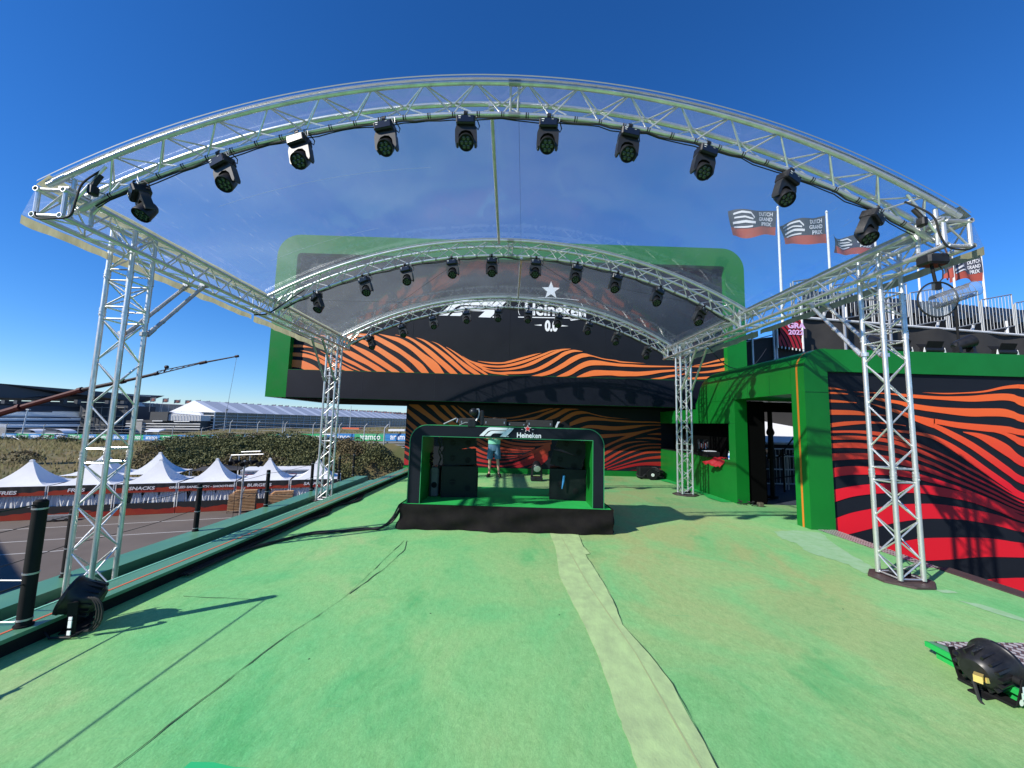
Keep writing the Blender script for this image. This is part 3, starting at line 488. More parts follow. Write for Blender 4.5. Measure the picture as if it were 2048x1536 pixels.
# ---------------------------------------------------------------- truss roof
TR = .0255; LR = .0085
def zig(mb, a0, a1, b0, b1, pitch, ph=0, r=LR, ends=True):
    """zig-zag lacing between chord a (a0->a1) and chord b (b0->b1)"""
    a0, a1, b0, b1 = map(V, (a0, a1, b0, b1)); L = (a1-a0).length; n = max(2, round(L/pitch)); P = []
    for i in range(n+1):
        t_ = min(max(i/n, .012), .988); P.append(a0.lerp(a1, t_) if (i+ph) % 2 == 0 else b0.lerp(b1, t_))
    for p, q in zip(P[:-1], P[1:]): mb.tube(p, q, r, 6, cap=False)
    if ends:
        mb.tube(a0.lerp(a1, .012), b0.lerp(b1, .012), r*1.15, 6); mb.tube(a0.lerp(a1, .988), b0.lerp(b1, .988), r*1.15, 6)
def square_truss(root, A, B, u, v, pitch, joints=(), hole=True):
    A, B, u, v = map(V, (A, B, u, v)); cs = [(-u-v), (u-v), (u+v), (-u+v)]; L = (B-A).length; d = (B-A)/L
    for c in cs:
        m = MB().tube(A+c, B+c, TR, 12, cap=not hole)
        if hole:
            m.tube(A+c, B+c, TR*.82, 12, cap=False)
            for e in (A+c, B+c):
                q = d.to_track_quat('Z', 'Y'); n_ = 12; vs = []
                for R in (TR, TR*.82): vs += [e+q @ V((math.cos(t_)*R, math.sin(t_)*R, 0)) for t_ in [i*2*math.pi/n_ for i in range(n_)]]
                m.add(vs, [(i, (i+1) % n_, n_+(i+1) % n_, n_+i) for i in range(n_)])
        for j in joints:
            m.tube(A+c+d*(j-.05), A+c+d*(j+.05), TR*1.16, 12); m.tube(A+c+d*(j-.005), A+c+d*(j+.005), TR*1.3, 12)
        m.build('chord', ALU, root)
    st = [0]+list(joints)+[L]
    for s0, s1 in zip(st[:-1], st[1:]):
        m = MB()
        for i in range(4):
            c0, c1 = cs[i], cs[(i+1) % 4]
            g0 = s0+(.06 if s0 else .0); g1 = s1-(.06 if s1 != L else 0)
            zig(m, A+c0+d*g0, A+c0+d*g1, A+c1+d*g0, A+c1+d*g1, pitch, i % 2)
        m.build('lacing', ALU, root)
    if joints:
        m = MB()
        for j in joints:
            for c in cs:
                for s_ in (-.035, .035):
                    p = A+c+d*(j+s_); q = u.normalized() if random.random() < .5 else v.normalized()
                    m.tube(p-q*.04, p+q*.04, .006, 6)
        m.build('bolt', STEEL, root)
BZ = 3.64; BX = 4.43
tw = {'front left': (-4.525, 4.575, -.36), 'front right': (4.525, 4.545, .02), 'rear left': (-4.45, 9.98, -.36), 'rear right': (4.50, 9.80, .02)}
for nm, (x, y, z) in tw.items():
    where = {'front left': 'nearer left tower beyond the green kerb', 'front right': 'nearer right tower by the striped panel', 'rear left': 'farther left tower before the orange waves', 'rear right': 'farther right tower before the serving hatch'}[nm]
    t = thing('truss_tower', 'upright aluminium box truss, '+where, 'truss tower', (x, y, z), 'towers holding up the truss roof')
    s = .13; jz = [1.15-z, 2.78-z, 3.22-z]
    square_truss(t, (x, y, z+.02), (x, y, 3.80), (s, 0, 0), (0, s, 0), .235, jz, False)
    m = MB()
    if nm in ('front right', 'rear right'):
        m.prism([(x+.29*math.cos(a)*1.05, y+.29*math.sin(a), z-.016) for a in [math.radians(q) for q in (20, 70, 110, 160, 200, 250, 290, 340)]], (0, 0, .02))
    else: m.box(x-.22, x+.22, y-.22, y+.22, z, z+.02)
    m.build('base_plate', BROWN, t)
    if nm in ('front right', 'rear right'):
        m = MB()
        for dx in (-.07, .09): m.tube((x+dx, y+.06, z+.045), (x+dx+.05, y+.02, z+.045), .035, 12)
        m.box(x-.1, x+.12, y+.02, y+.06, z+.02, z+.05).build('adjusting_foot', BLK, t)
    # two brace tubes
    f = 1 if 'front' in nm else -1
    for sx_ in (-1, 1):
        a = V((x+sx_*.13, y+f*.165, 2.60)); b = V((x+sx_*.12+(0 if abs(x) > 0 else 0), y+f*.95, BZ-.15)); e = (b-a).normalized()
        q = MB().tube(a, b, .0235, 10).tube(a, a+e*.13, .029, 10).tube(b-e*.1, b, .028, 10)
        q.tube(a+e*.28, a+e*.31, .027, 10).tube(a+e*.55, a+e*.58, .027, 10)
        q.tube(a+V((0, -f*.04, -.02)), a+V((0, -f*.04, .025)), .042, 10).box(b.x-.035, b.x+.035, b.y-.03, b.y+.03, b.z-.01, b.z+.05).tube(b+V((-.07, 0, .0)), b+V((.07, 0, 0)), .01, 6)
        q.build('brace', STEEL if x < 0 else ALU, t)
for s_, nm in ((-1, 'left'), (1, 'right')):
    t = thing('side_truss', 'long horizontal box truss along the %s side of the roof' % nm, 'truss beam', (s_*BX, 3.6, BZ), 'side beams of the truss roof')
    square_truss(t, (s_*BX, 3.6, BZ), (s_*BX, 10.55, BZ), (.13, 0, 0), (0, 0, .13), .24, (3.35, 6.2))
    # square frame closing the front end
    m = MB()
    for a, b in (((-1, -1), (1, -1)), ((1, -1), (1, 1)), ((1, 1), (-1, 1)), ((-1, 1), (-1, -1))):
        m.tube((s_*BX+a[0]*.13, 3.63, BZ+a[1]*.13), (s_*BX+b[0]*.13, 3.63, BZ+b[1]*.13), .019, 8)
    m.tube((s_*BX-.13*s_, 3.64, BZ+.13), (s_*BX+.13*s_, 3.64, BZ-.13), .01, 6).build('end_frame', ALU, t)
R_ARC = 8.6
def arc_z(x, apex, dr=0): R = R_ARC+dr; return apex-R_ARC+math.sqrt(max(R*R-x*x, 0))
ARCH = [(3.65, 5.10, 'front'), (6.98, 5.04, 'middle'), (10.22, 5.02, 'rear')]
def arch(Y0, apex, nm):
    t = thing('arch_truss', 'curved triangular truss, the %s of three arches carrying ten spotlights' % nm, 'arch truss', (0, Y0, apex), 'arches of the truss roof')
    rows = {'a': (0, 0), 'b': (.27, 0), 'c': (.135, -.235)}; pts = {}; NA = 72; amax = math.asin(4.5/R_ARC)
    for kx, (dy, dr) in rows.items():
        mr = R_ARC+dr
        pts[kx] = [V((mr*math.sin(a), Y0+dy, apex-R_ARC+mr*math.cos(a))) for a in [-amax+2*amax*i/NA for i in range(NA+1)]]
        m = MB().path(pts[kx], TR, 12)
        for i in (1, NA//2, NA//2+0, NA-1):
            p = pts[kx][i]; d = (pts[kx][min(i+1, NA)]-pts[kx][i-1]).normalized(); m.tube(p-d*.06, p+d*.06, TR*1.18, 12)
        m.build('chord', ALU, t)
    for p, q, o in (('a', 'c', 0), ('b', 'c', 1), ('a', 'b', 0)):
        m = MB()
        for i in range(1, NA-1, 2):
            j = i+2 if i+2 <= NA-1 else NA-1
            A_ = pts[p] if ((i//2)+o) % 2 == 0 else pts[q]; B_ = pts[q] if ((i//2)+o) % 2 == 0 else pts[p]
            m.tube(A_[i], B_[j], LR, 6, cap=False)
        for i in (NA//2-1, NA//2+1): m.tube(pts[p][i]+V((.09 if i < NA//2 else -.09, 0, 0)), pts[q][i]+V((.09 if i < NA//2 else -.09, 0, 0)), .012, 8)
        m.build('lacing', ALU, t)
    # end brackets onto the side beams
    for s_ in (-1, 1):
        m = MB()
        for dy in (.04, .23):
            m.tube((s_*4.30, Y0+dy, arc_z(4.30, apex)-.02), (s_*4.30, Y0+dy, BZ-.1), .02, 8)
            m.tube((s_*4.02, Y0+dy, arc_z(4.02, apex)-.03), (s_*4.3, Y0+dy, BZ+.02), .014, 8)
        m.box(s_*4.33-.05, s_*4.33+.05, Y0-.02, Y0+.3, BZ+.16, BZ+.175)
        m.build('end_bracket', ALU, t)
    # keder rail above the front chord
    P = [V(((R_ARC+.036)*math.sin(a), Y0-.01, apex-R_ARC+(R_ARC+.036)*math.cos(a))) for a in [-amax+2*amax*i/NA for i in range(NA+1)]]
    MB().path(P, .009, 6).build('keder_rail', ALU, t)
    # cable with ties along the bottom chord
    c = pts['c']; m = MB(); P = []
    for i in range(2, NA-1):
        P.append(c[i]+V((0, -.012 if i % 4 else .0, -.030-.018*abs(math.sin(i*.8))-.012*random.random())))
    m.path(P, .009, 6); m.path([p+V((0, .02, -.006+.01*math.sin(i))) for i, p in enumerate(P)], .006, 6)
    for i in range(3, NA-2, 2):
        d = (c[i+1]-c[i]).normalized(); m.tube(c[i]-d*.006, c[i]+d*.006, TR*1.12, 12); m.tube(c[i]+d*.018, c[i]+d*.026, TR*1.1, 12)
    m.build('power_cable', RUB, t)
    return t
for a in ARCH: arch(*a)
# ridge tubes
tag(MB().tube((-.245, 3.92, 5.05), (-.215, 7.0, 5.0), .024, 12).tube((-.245, 3.86, 5.05), (-.245, 3.97, 5.05), .032, 12).build('ridge_tube', ALU), 'long aluminium tube running under the film from the front arch to the middle arch', 'tube', 'ridge tubes of the roof')
tag(MB().tube((.215, 7.15, 4.76), (.245, 10.24, 4.98), .024, 12).tube((.215, 7.1, 4.76), (.215, 7.2, 4.76), .03, 12).build('ridge_tube', ALU), 'shorter looking aluminium tube from the middle arch back to the rear arch', 'tube', 'ridge tubes of the roof')
# wire bracing under the film
def wire(p, q, sag=.0, r=.003, n=8): return [V(p).lerp(V(q), i/n)-V((0, 0, sag*4*(i/n)*(1-i/n))) for i in range(n+1)]
tag(MB().path(wire((.05, 3.95, 5.08), (.2, 7.0, 4.98)), .002, 4).build('bracing_wire', RUB), 'thin dark wire hanging straight under the middle of the front film bay', 'wire', 'bracing wires under the roof')
tag(MB().path(wire((-.9, 7.1, 4.72), (-3.9, 10.2, 4.0)), .003, 4).build('bracing_wire', RUB), 'thin dark wire slanting from middle arch down to the left rear corner', 'wire', 'bracing wires under the roof')
tag(MB().path(wire((.4, 7.1, 4.78), (4.2, 10.2, 3.85)), .003, 4).build('bracing_wire', RUB), 'thin dark wire slanting from middle arch down to the right rear corner', 'wire', 'bracing wires under the roof')
tag(MB().path(wire((-4.2, 7.2, 3.85), (-1.5, 7.3, 3.9)), .002, 4).path(wire((4.2, 7.2, 3.9), (1.9, 7.3, 4.35)), .002, 4).build('bracing_wire', RUB), 'thin dark tie wires spanning inwards from both ends of the middle arch', 'wire', 'bracing wires under the roof')
# film
def film_mat():
    m = bpy.data.materials.new('clear_film'); m.use_nodes = True; n = m.node_tree; L = n.links; n.nodes.remove(n.nodes['Principled BSDF']); out = n.nodes['Material Output']
    tr = n.nodes.new('ShaderNodeBsdfTransparent'); tr.inputs[0].default_value = (.88, .93, .96, 1)
    di = n.nodes.new('ShaderNodeBsdfDiffuse'); di.inputs[0].default_value = (.66, .73, .78, 1)
    tl = n.nodes.new('ShaderNodeBsdfTranslucent'); tl.inputs[0].default_value = (.66, .73, .78, 1)
    gl = n.nodes.new('ShaderNodeBsdfGlossy'); gl.inputs['Roughness'].default_value = .09
    tc = n.nodes.new('ShaderNodeTexCoord')
    def nz(sc, st, rot, det=5, dis=0):
        mp = n.nodes.new('ShaderNodeMapping'); mp.inputs['Scale'].default_value = st; mp.inputs['Rotation'].default_value = (0, 0, rot)
        z = n.nodes.new('ShaderNodeTexNoise'); z.inputs['Scale'].default_value = sc; z.inputs['Detail'].default_value = det; z.inputs['Distortion'].default_value = dis
        L.new(tc.outputs['Object'], mp.inputs[0]); L.new(mp.outputs[0], z.inputs['Vector']); return z.outputs['Fac']
    def rng(f, a, b, c, d):
        r = n.nodes.new('ShaderNodeMapRange'); r.inputs[1].default_value = a; r.inputs[2].default_value = b; r.inputs[3].default_value = c; r.inputs[4].default_value = d; L.new(f, r.inputs[0]); return r.outputs[0]
    def mth(op, a, b):
        x = n.nodes.new('ShaderNodeMath'); x.operation = op
        for i, v_ in enumerate((a, b)):
            if isinstance(v_, float): x.inputs[i].default_value = v_
            else: L.new(v_, x.inputs[i])
        return x.outputs[0]
    h = rng(nz(.7, (1, 1, 1), 0, 3, .6), .3, .7, .10, .19)
    s1 = rng(nz(9, (12, .5, 1), .7, 3), .66, .74, 0, .28); s2 = rng(nz(8, (10, .4, 1), -.9, 3), .67, .75, 0, .25); s3 = rng(nz(5, (14, .3, 1), 1.5, 2), .68, .76, 0, .22)
    # scuffing is heavier towards the side beams
    se = n.nodes.new('ShaderNodeSeparateXYZ'); L.new(tc.outputs['Object'], se.inputs[0]); ab = n.nodes.new('ShaderNodeMath'); ab.operation = 'ABSOLUTE'; L.new(se.outputs[0], ab.inputs[0])
    ed = rng(ab.outputs[0], 1.5, 4.3, .15, 1.0)
    f = mth('ADD', h, mth('MULTIPLY', mth('ADD', mth('ADD', s1, s2), s3), ed))
    mp2 = n.nodes.new('ShaderNodeMixShader'); mp2.inputs[0].default_value = .75; L.new(di.outputs[0], mp2.inputs[1]); L.new(tl.outputs[0], mp2.inputs[2])
    m1 = n.nodes.new('ShaderNodeMixShader'); L.new(f, m1.inputs[0]); L.new(tr.outputs[0], m1.inputs[1]); L.new(mp2.outputs[0], m1.inputs[2])
    lw = n.nodes.new('ShaderNodeLayerWeight'); lw.inputs[0].default_value = .5
    fr5 = mth('POWER', lw.outputs['Facing'], 4.5); frm = mth('MULTIPLY', fr5, .75); frs = mth('ADD', frm, .06)
    bp = n.nodes.new('ShaderNodeBump'); bp.inputs['Strength'].default_value = .7; bp.inputs['Distance'].default_value = .08; L.new(nz(.8, (1, .5, 1), .3, 2), bp.inputs['Height'])
    L.new(bp.outputs[0], gl.inputs['Normal'])
    m2_ = n.nodes.new('ShaderNodeMixShader'); L.new(frs, m2_.inputs[0]); L.new(m1.outputs[0], m2_.inputs[1]); L.new(gl.outputs[0], m2_.inputs[2])
    L.new(m2_.outputs[0], out.inputs['Surface']); return m
FILM = film_mat()
t = thing('roof_film', 'scratched clear film stretched over the three truss arches with cream hems', 'film roof', (0, 3.6, 3.8))
am = math.asin(4.55/(R_ARC+.05))
def fpt(u, v):
    a = -am+2*am*u; R = R_ARC+.048-.015*math.sin(v*2*math.pi)**2; y = 3.63+v*6.9
    ap = 5.10+(5.02-5.10)*v
    return (R*math.sin(a), y, ap-R_ARC+R*math.cos(a))
MB().grid(fpt, 60, 24).build('clear_sheet', FILM, t)
ze = fpt(0, 0)[2]
for s_ in (-1, 1):
    xo = s_*4.55
    MB().grid(lambda u, v: (xo+s_*(.12*v+.012*math.sin(u*40)*v), 3.62+u*6.9, ze-.02*u-.34*v), 80, 2).build('clear_flap', FILM, t)
    MB().grid(lambda u, v: (xo+s_*(.125+.008*math.sin(u*31)*(1+v)+.006*math.sin(u*77)), 3.62+u*(3.4), ze-.345-.02*u-(.085+.006*math.sin(u*50))*v), 60, 1).build('hem', CREAM, t)
    MB().grid(lambda u, v: (xo+s_*(.125+.008*math.sin(u*29+1)*(1+v)+.006*math.sin(u*71)), 7.1+u*(3.4), ze-.355-.02*u-(.11+.006*math.sin(u*43))*v), 60, 1).build('hem', CREAM, t)
    MB().grid(lambda u, v: (xo-s_*(-.03+.11*v), 3.62+u*6.9, ze+.0+.10*v-.006+.004*math.sin(u*60)-.03), 40, 1).build('border_strip', CREAM, t)
MB().grid(lambda u, v: (fpt(u, 0)[0], 3.60-.008*v, fpt(u, 0)[2]+.0-.022*v), 60, 1).build('front_hem', mat('clear_hem', (.20, .23, .21), .4), t)
# faint weld seams and long scratches in the film
m = MB()
for (a, b) in (((-3.7, 4.75), (-1.1, 4.95)), ((-3.9, 6.2), (-2.2, 6.25))):
    P = []
    for i in range(25):
        q = V(a).lerp(V(b), i/24); R = R_ARC+.046; P.append((q.x, q.y, 5.07-R_ARC+math.sqrt(R*R-q.x*q.x)))
    m.path(P, .0011, 4)
m.build('weld_seam', mat('seam_white', (.42, .5, .6), .4), t)
# ---------------------------------------------------------------- moving-head spotlights
def make_spot():
    t = thing('moving_head_light', 'x', 'stage light', (0, 0, 0), 'moving-head spotlights hung from the arches')
    t['_o'] = (0, 0, 0)
    # hangs from chord at origin (chord centre), -Z down
    MB().bbox(-.098, .098, -.075, .075, -.155, -.058, .012).build('base', BLK, t)
    p = MB().box(-.082, .082, -.079, -.0745, -.142, -.072).build('display_panel', mat('panel_glass', (.012, .016, .03), .2), t)
    q = MB().box(-.074, -.045, -.0815, -.079, -.088, -.080).box(-.07, -.05, -.0815, -.079, -.108, -.103).box(.03, .05, -.0815, -.079, -.086, -.083).build('marking', LWHITE, p, smooth=0)
    m = MB()
    prof = [(-.098, -.155), (.098, -.155), (.112, -.20), (.113, -.33), (.100, -.352), (.082, -.345), (.078, -.30), (.074, -.255), (.045, -.215), (0, -.203), (-.045, -.215), (-.074, -.255), (-.078, -.30), (-.082, -.345), (-.100, -.352), (-.113, -.33), (-.112, -.20)]
    m.prism([(a, -.038, b) for a, b in prof], (0, .076, 0)).build('yoke', GREYP, t)
    H = MX.Translation((0, -.0, -.30)) @ MX.Rotation(math.radians(180-44), 4, 'X')  # +Z of head points to beam
    h = MB().lathe([(.03, -.088), (.058, -.082), (.07, -.06), (.076, 0), (.079, .05), (.082, .078), (.079, .094), (.074, .095), (.070, .082)], H, 24).build('head', BLK, t)
    m = MB().lathe([(.0705, .080), (.0705, .084)], H, 24); m.c = 1
    for i in range(7):
        a = i*math.pi/3; x, y = (0, 0) if i == 6 else (.043*math.cos(a), .043*math.sin(a))
        m.lathe([(.0175, .084), (.0175, .089), (.012, .0935), (.004, .095)], H @ MX.Translation((x, y, 0)), 12)
    m.c = 2
    for i in range(7):
        a = i*math.pi/3; x, y = (0, 0) if i == 6 else (.043*math.cos(a), .043*math.sin(a))
        m.lathe([(.0195, .0842), (.0195, .0865), (.018, .0865)], H @ MX.Translation((x, y, 0)), 12)
    m.build('lens_face', [BLKM, LENS, mat('lens_ring', (.03, .09, .04), .4)], h)
    m = MB().tube((-.02, 0, 0), (.02, 0, 0), .034, 12).box(-.014, .014, -.012, .012, -.062, -.02).build('clamp', BLK, t)
    P = [(.085, .0, -.07), (.112, -.01, -.06), (.115, -.012, -.02), (.10, .0, .022), (.085, 0, .03), (.075, 0, 0.0), (.09, -.02, -.035), (.10, -.02, -.075)]
    MB().path(P, .0035, 6).build('safety_wire', STEEL, t)
    P = [(.09, .03, -.1), (.125, .05, -.13), (.14, .05, -.09), (.12, .03, -.04), (.08, .02, -.02)]
    MB().path(P, .006, 6).build('power_lead', RUB, t)
    return t
LX = {'front': [-3.796, -2.998, -2.223, -1.346, -.504, .368, 1.219, 2.038, 2.904, 3.787], 'middle': [-3.62, -2.75, -1.97, -1.10, -.35, .50, 1.28, 2.05, 2.85, 3.68], 'rear': [-3.74, -2.9, -2.07, -1.16, -.29, .55, 1.39, 2.22, 3.02, 3.85]}
ORD = ['leftmost', 'second from left', 'third from left', 'fourth from left', 'fifth from left', 'fifth from right', 'fourth from right', 'third from right', 'second from right', 'rightmost']
tilt = {'front': [38, 18, 8, 8, 0, 4, 2, -4, -16, -26]}
proto = make_spot(); first = True
for (Y0, apex, nm) in ARCH:
    for i, x in enumerate(LX[nm]):
        R = R_ARC-.235; a = math.asin(x/R); z = apex-R_ARC+R*math.cos(a)
        M_ = MX.Translation((x, Y0+.135, z)) @ MX.Rotation(a*.9, 4, 'Y') @ MX.Rotation(math.radians([-38, -14, -9, -7, 2, -4, 5, 8, 18, 26][i]), 4, 'Z') @ MX.Rotation(math.radians(random.uniform(-3, 3)), 4, 'X')
        lb = 'black moving-head spotlight, %s on the %s arch' % (ORD[i], nm)
        if first: proto.matrix_world = M_; proto['label'] = lb; first = False
        else: dup(proto, M_, lb)
# ---------------------------------------------------------------- DJ booth on its riser
t = thing('stage_riser', 'low riser with bright green top and wrinkled black skirt in the middle of the deck', 'riser', (.05, 7, 0))
HR = .37
MB().add([(-1.57, 6.22, HR), (1.66, 6.12, HR), (1.70, 7.95, HR), (-1.52, 8.0, HR)], [(0, 1, 2, 3)]).add([(-1.57, 6.22, HR-.03), (1.66, 6.12, HR-.03), (1.70, 7.95, HR-.03), (-1.52, 8.0, HR-.03)], [(0, 3, 2, 1)]).build('riser_top', GREEN3, t)
def skirt(u, v):
    seg = [(-1.53, 8.02), (-1.60, 6.19), (1.69, 6.09), (1.73, 7.97)]; ln = [1.83, 3.27, 1.88]; d = u*sum(ln); i = 0
    while i < 2 and d > ln[i]: d -= ln[i]; i += 1
    f = d/ln[i]; a, b = V(seg[i]), V(seg[i+1]); p = a.lerp(b, f); e = (b-a).normalized(); nrm = V((e.y, -e.x)) if True else None
    wv = (.012*math.sin(u*61+v*5)+.010*math.sin(u*130-v*9)+.016*math.sin(u*37+v*3))*(.25+v)+.03*v*v+.010*math.sin(v*9+u*22)
    p = p-V((e.y, -e.x))*(-wv) if i == 99 else p+V((e.y, -e.x))*wv
    return (p.x, p.y, HR+.004-(HR-.004)*v+(.004*math.sin(u*90) if v > .9 else 0))
MB().grid(skirt, 300, 12).build('skirt', CLOTH, t, smooth=60)
MB().box(-1.5, 1.6, 6.3, 7.9, 0, HR-.04).build('riser_frame', BLKM, t)
BR = MX.Rotation(math.radians(-1.6), 4, 'Z') 
b = thing('dj_booth', 'navy booth portal with rounded corners, green lining and white racing logo', 'booth', (.03, 6.2, HR))
x0, x1, zt, y0, dep = -1.50, 1.555, 1.585, 6.22, .86
def rot(p): q = V((p[0]-.03, p[1]-6.2, p[2])); q = BR @ q; return (q.x+.03, q.y+6.2, q.z)
def rmb(m): m.v = [rot(q) for q in m.v]; return m
r = .26
def hoop(x0, x1, zt, r, y, n=10):
    P = [(x0, y, HR)]+[(x0+r-r*math.cos(a), y, zt-r+r*math.sin(a)) for a in [math.pi/2*i/n for i in range(n+1)]]
    P += [(x1-r+r*math.sin(a), y, zt-r+r*math.cos(a)) for a in [math.pi/2*i/n for i in range(n+1)]]+[(x1, y, HR)]
    return P
O = hoop(x0, x1, zt, r, y0); I = hoop(x0+.185, x1-.165, zt-.168, .006, y0); n = len(O)
m = MB().add(O+I, [(i, i+1, n+i+1, n+i) for i in range(n-1)]); rmb(m).build('front_face', NAVY2, b)
for nm, o_, w_ in (('outer_trim', 0, .012), ('inner_trim', 1, .010)):
    A_ = hoop(x0-.010, x1+.010, zt+.010, r+.01, y0-.006) if not o_ else hoop(x0+.185, x1-.165, zt-.168, .006, y0-.006)
    B_ = hoop(x0+.002, x1-.002, zt-.002, r, y0-.006) if not o_ else hoop(x0+.195, x1-.175, zt-.178, .006, y0-.006)
    A2 = [(p[0], y0+dep, p[2]) for p in A_] if not o_ else None
    m = MB().add(A_+B_, [(i, i+1, n+i+1, n+i) for i in range(n-1)])
    m.add(B_+[(p[0], y0+.004, p[2]) for p in B_], [(i, i+1, n+i+1, n+i) for i in range(n-1)])
    rmb(m).build(nm, mat('trim_green', (.03, .25, .09), .4), b)
Ob = [(p[0], y0+dep, p[2]) for p in hoop(x0-.010, x1+.010, zt+.010, r+.01, 0)]; Of = hoop(x0-.010, x1+.010, zt+.010, r+.01, y0-.006)
m = MB().add(Of+Ob, [(i, n+i, n+i+1, i+1) for i in range(n-1)]); rmb(m).build('outer_shell', GREEN, b)
If = hoop(x0+.195, x1-.175, zt-.178, .006, y0-.004); Ib = [(p[0], y0+dep, p[2]) for p in If]
m = MB().add(If+Ib, [(i, i+1, n+i+1, n+i) for i in range(n-1)]); m.add(Ob+Ib, [(i, n+i, n+i+1, i+1) for i in range(n-1)]); rmb(m).build('lining', GREEN, b)
BL0 = MX.Translation((0, 0, 0)) @ BR
def br_(o_): o_.data.transform(BL0); return o_
br_(f1logo(-.135, y0-.010, 1.507, .00103, b, LWHITE, .003))
br_(text('Heineken', .108, face_y(.375, y0-.010, 1.463), LWHITE, 'lettering', b, .002, .0028, 0, .93))
br_(star(.352, y0-.010, 1.572, .062, b, LWHITE, REDS, th=.003))
m = MB().box(.25, .28, y0-.01, y0-.008, 1.556, 1.561).box(.42, .45, y0-.01, y0-.008, 1.556, 1.561); br_(m.build('logo_rule', LWHITE, b))
# gear lying on the booth roof
def flat_case(x0_, x1_, y_, z0_, h_, lb):
    t_ = thing('equipment_case', lb, 'case', ((x0_+x1_)/2, y_, z0_), 'dark cases on the booth roof')
    MB().bbox(x0_, x1_, y_-.14, y_+.14, z0_, z0_+h_, .008).build('case_body', SCRIM, t_)
    for q in (x0_+.03, x1_-.05): MB().box(q, q+.02, y_-.144, y_-.14, z0_+h_*.3, z0_+h_*.6).build('latch', STEEL, t_)
zb = zt+.012
flat_case(-.78, -.49, 6.75, zb, .12, 'dark case under the ball shaped lamp on the booth roof')
flat_case(-.37, .02, 6.75, zb, .125, 'dark case right of the ball shaped lamp on the booth roof')
flat_case(.03, .35, 6.78, zb, .075, 'low dark case in the middle of the booth roof')
flat_case(.36, .80, 6.75, zb, .115, 'dark case with metal latches nearest the right end of the booth roof')
t_ = thing('follow_lamp', 'ball-headed black lamp with pale bent arm standing on the booth roof', 'lamp', (-.52, 6.3, zb))
MB().bbox(-.60, -.47, 6.22, 6.36, zb-.03, zb+.09, .015).build('lamp_base', BLK, t_)
MB().path([(-.47, 6.3, zb+.08), (-.44, 6.3, zb+.13), (-.43, 6.3, zb+.17), (-.425, 6.3, zb+.23), (-.44, 6.3, zb+.265), (-.47, 6.3, zb+.26)], .014, 10).build('arm', mat('pale_metal', (.5, .5, .5), .3, .6), t_)
MB().bbox(-.41, -.35, 6.26, 6.38, zb, zb+.25, .02).build('arm_housing', BLK, t_)
MB().lathe([(0.002, -.06), (.03, -.055), (.055, -.03), (.064, 0), (.058, .03), (.035, .055), (.004, .064)], MX.Translation((-.52, 6.28, zb+.215)), 18).build('lamp_head', BLK, t_)
tag(MB().path([(-1.02, 6.5, zb+.01), (-.82, 6.5, zb+.11), (-.79, 6.5, zb+.10), (-.8, 6.45, zb+.04)], .012, 6).path([(-.75, 6.4, zb), (-.66, 6.4, zb+.045), (-.5, 6.38, zb+.05)], .008, 6).build('folded_bracket', STEEL), 'thin metal bracket leaning on the left end of the booth roof', 'bracket')
t_ = thing('angle_bracket', 'pair of pale perforated angle brackets at the right end of the booth roof', 'bracket', (.88, 6.5, zb))
MB().prism([(.82, 6.45, zb), (.86, 6.45, zb+.10), (.90, 6.45, zb+.10), (.87, 6.45, zb+.06), (.85, 6.45, zb)], (0, .02, 0)).build('bracket_plate', WHITE, t_)
MB().prism([(.87, 6.5, zb), (.95, 6.5, zb+.10), (.98, 6.5, zb+.10), (1.12, 6.5, zb)], (0, .02, 0)).build('bracket_plate', BLKM, t_)
# loudspeaker stacks
def speaker_cab(name, lb, M_, w_, d_, h_, taper=.0, grp=None, pole=True):
    t_ = thing(name, lb, 'loudspeaker', (0, 0, 0), grp); t_['_o'] = (0, 0, 0)
    pr = [(-w_/2, 0), (w_/2, 0), (w_/2, h_), (-w_/2, h_)]
    DG = DGM
    m_ = MB(); a = w_/2; b2 = .03
    pts = [(-a, -d_/2), (a, -d_/2), (a, d_/2-.08), (a-.08, d_/2), (-a+.08, d_/2), (-a, d_/2-.08)]
    top = h_; lo = [(p[0], p[1], (0 if taper == 0 else taper*(p[1]+d_/2)/d_)) for p in pts]
    hi = [(p[0], p[1], h_-(0 if taper == 0 else taper*(p[1]+d_/2)/d_)) for p in pts]; k = len(pts)
    m_.add(lo+hi, [tuple(range(k))[::-1], tuple(range(k, 2*k))]+[(i, (i+1) % k, k+(i+1) % k, k+i) for i in range(k)]).build('cabinet', DG, t_)
    m_ = MB()
    m_.tube((-.0 if w_ < .5 else -.12, -d_/2-.003, h_*.5), (-.0 if w_ < .5 else -.12, -d_/2+.02, h_*.5), .052, 16)
    if w_ >= .5: m_.tube((.14, -d_/2-.003, h_*.3), (.14, -d_/2+.02, h_*.3), .052, 16)
    m_.build('handle_recess', BLKM, t_)
    MB().box(-w_/2-.004, -w_/2+.02, -d_/2+.0, -d_/2+.04, h_*.15, h_*.85).box(w_/2-.02, w_/2+.004, -d_/2, -d_/2+.04, h_*.15, h_*.85).build('rigging_rail', BLK, t_)
    MB().box(-.052 if w_ < .5 else -.172, .052 if w_ < .5 else -.068, -d_/2-.008, -d_/2-.003, h_*.5-.006, h_*.5+.006).build('handle_bar', DG, t_)
    t_.matrix_world = M_; return t_
DGM = mat('dark_green_cabinet', (.004, .007, .006), .5, 0, var=(.006, .010, .009), vs=7, spec=.25)
def R_(x, y, z, rz=0, rx=0): return MX.Translation((x, y, z)) @ MX.Rotation(math.radians(rz), 4, 'Z') @ MX.Rotation(math.radians(rx), 4, 'Y')
speaker_cab('subwoofer', 'large dark cabinet at the bottom of the left loudspeaker stack inside the booth', R_(-.80, 7.12, HR, 8), .62, .60, .52, 0, 'loudspeakers in the booth')
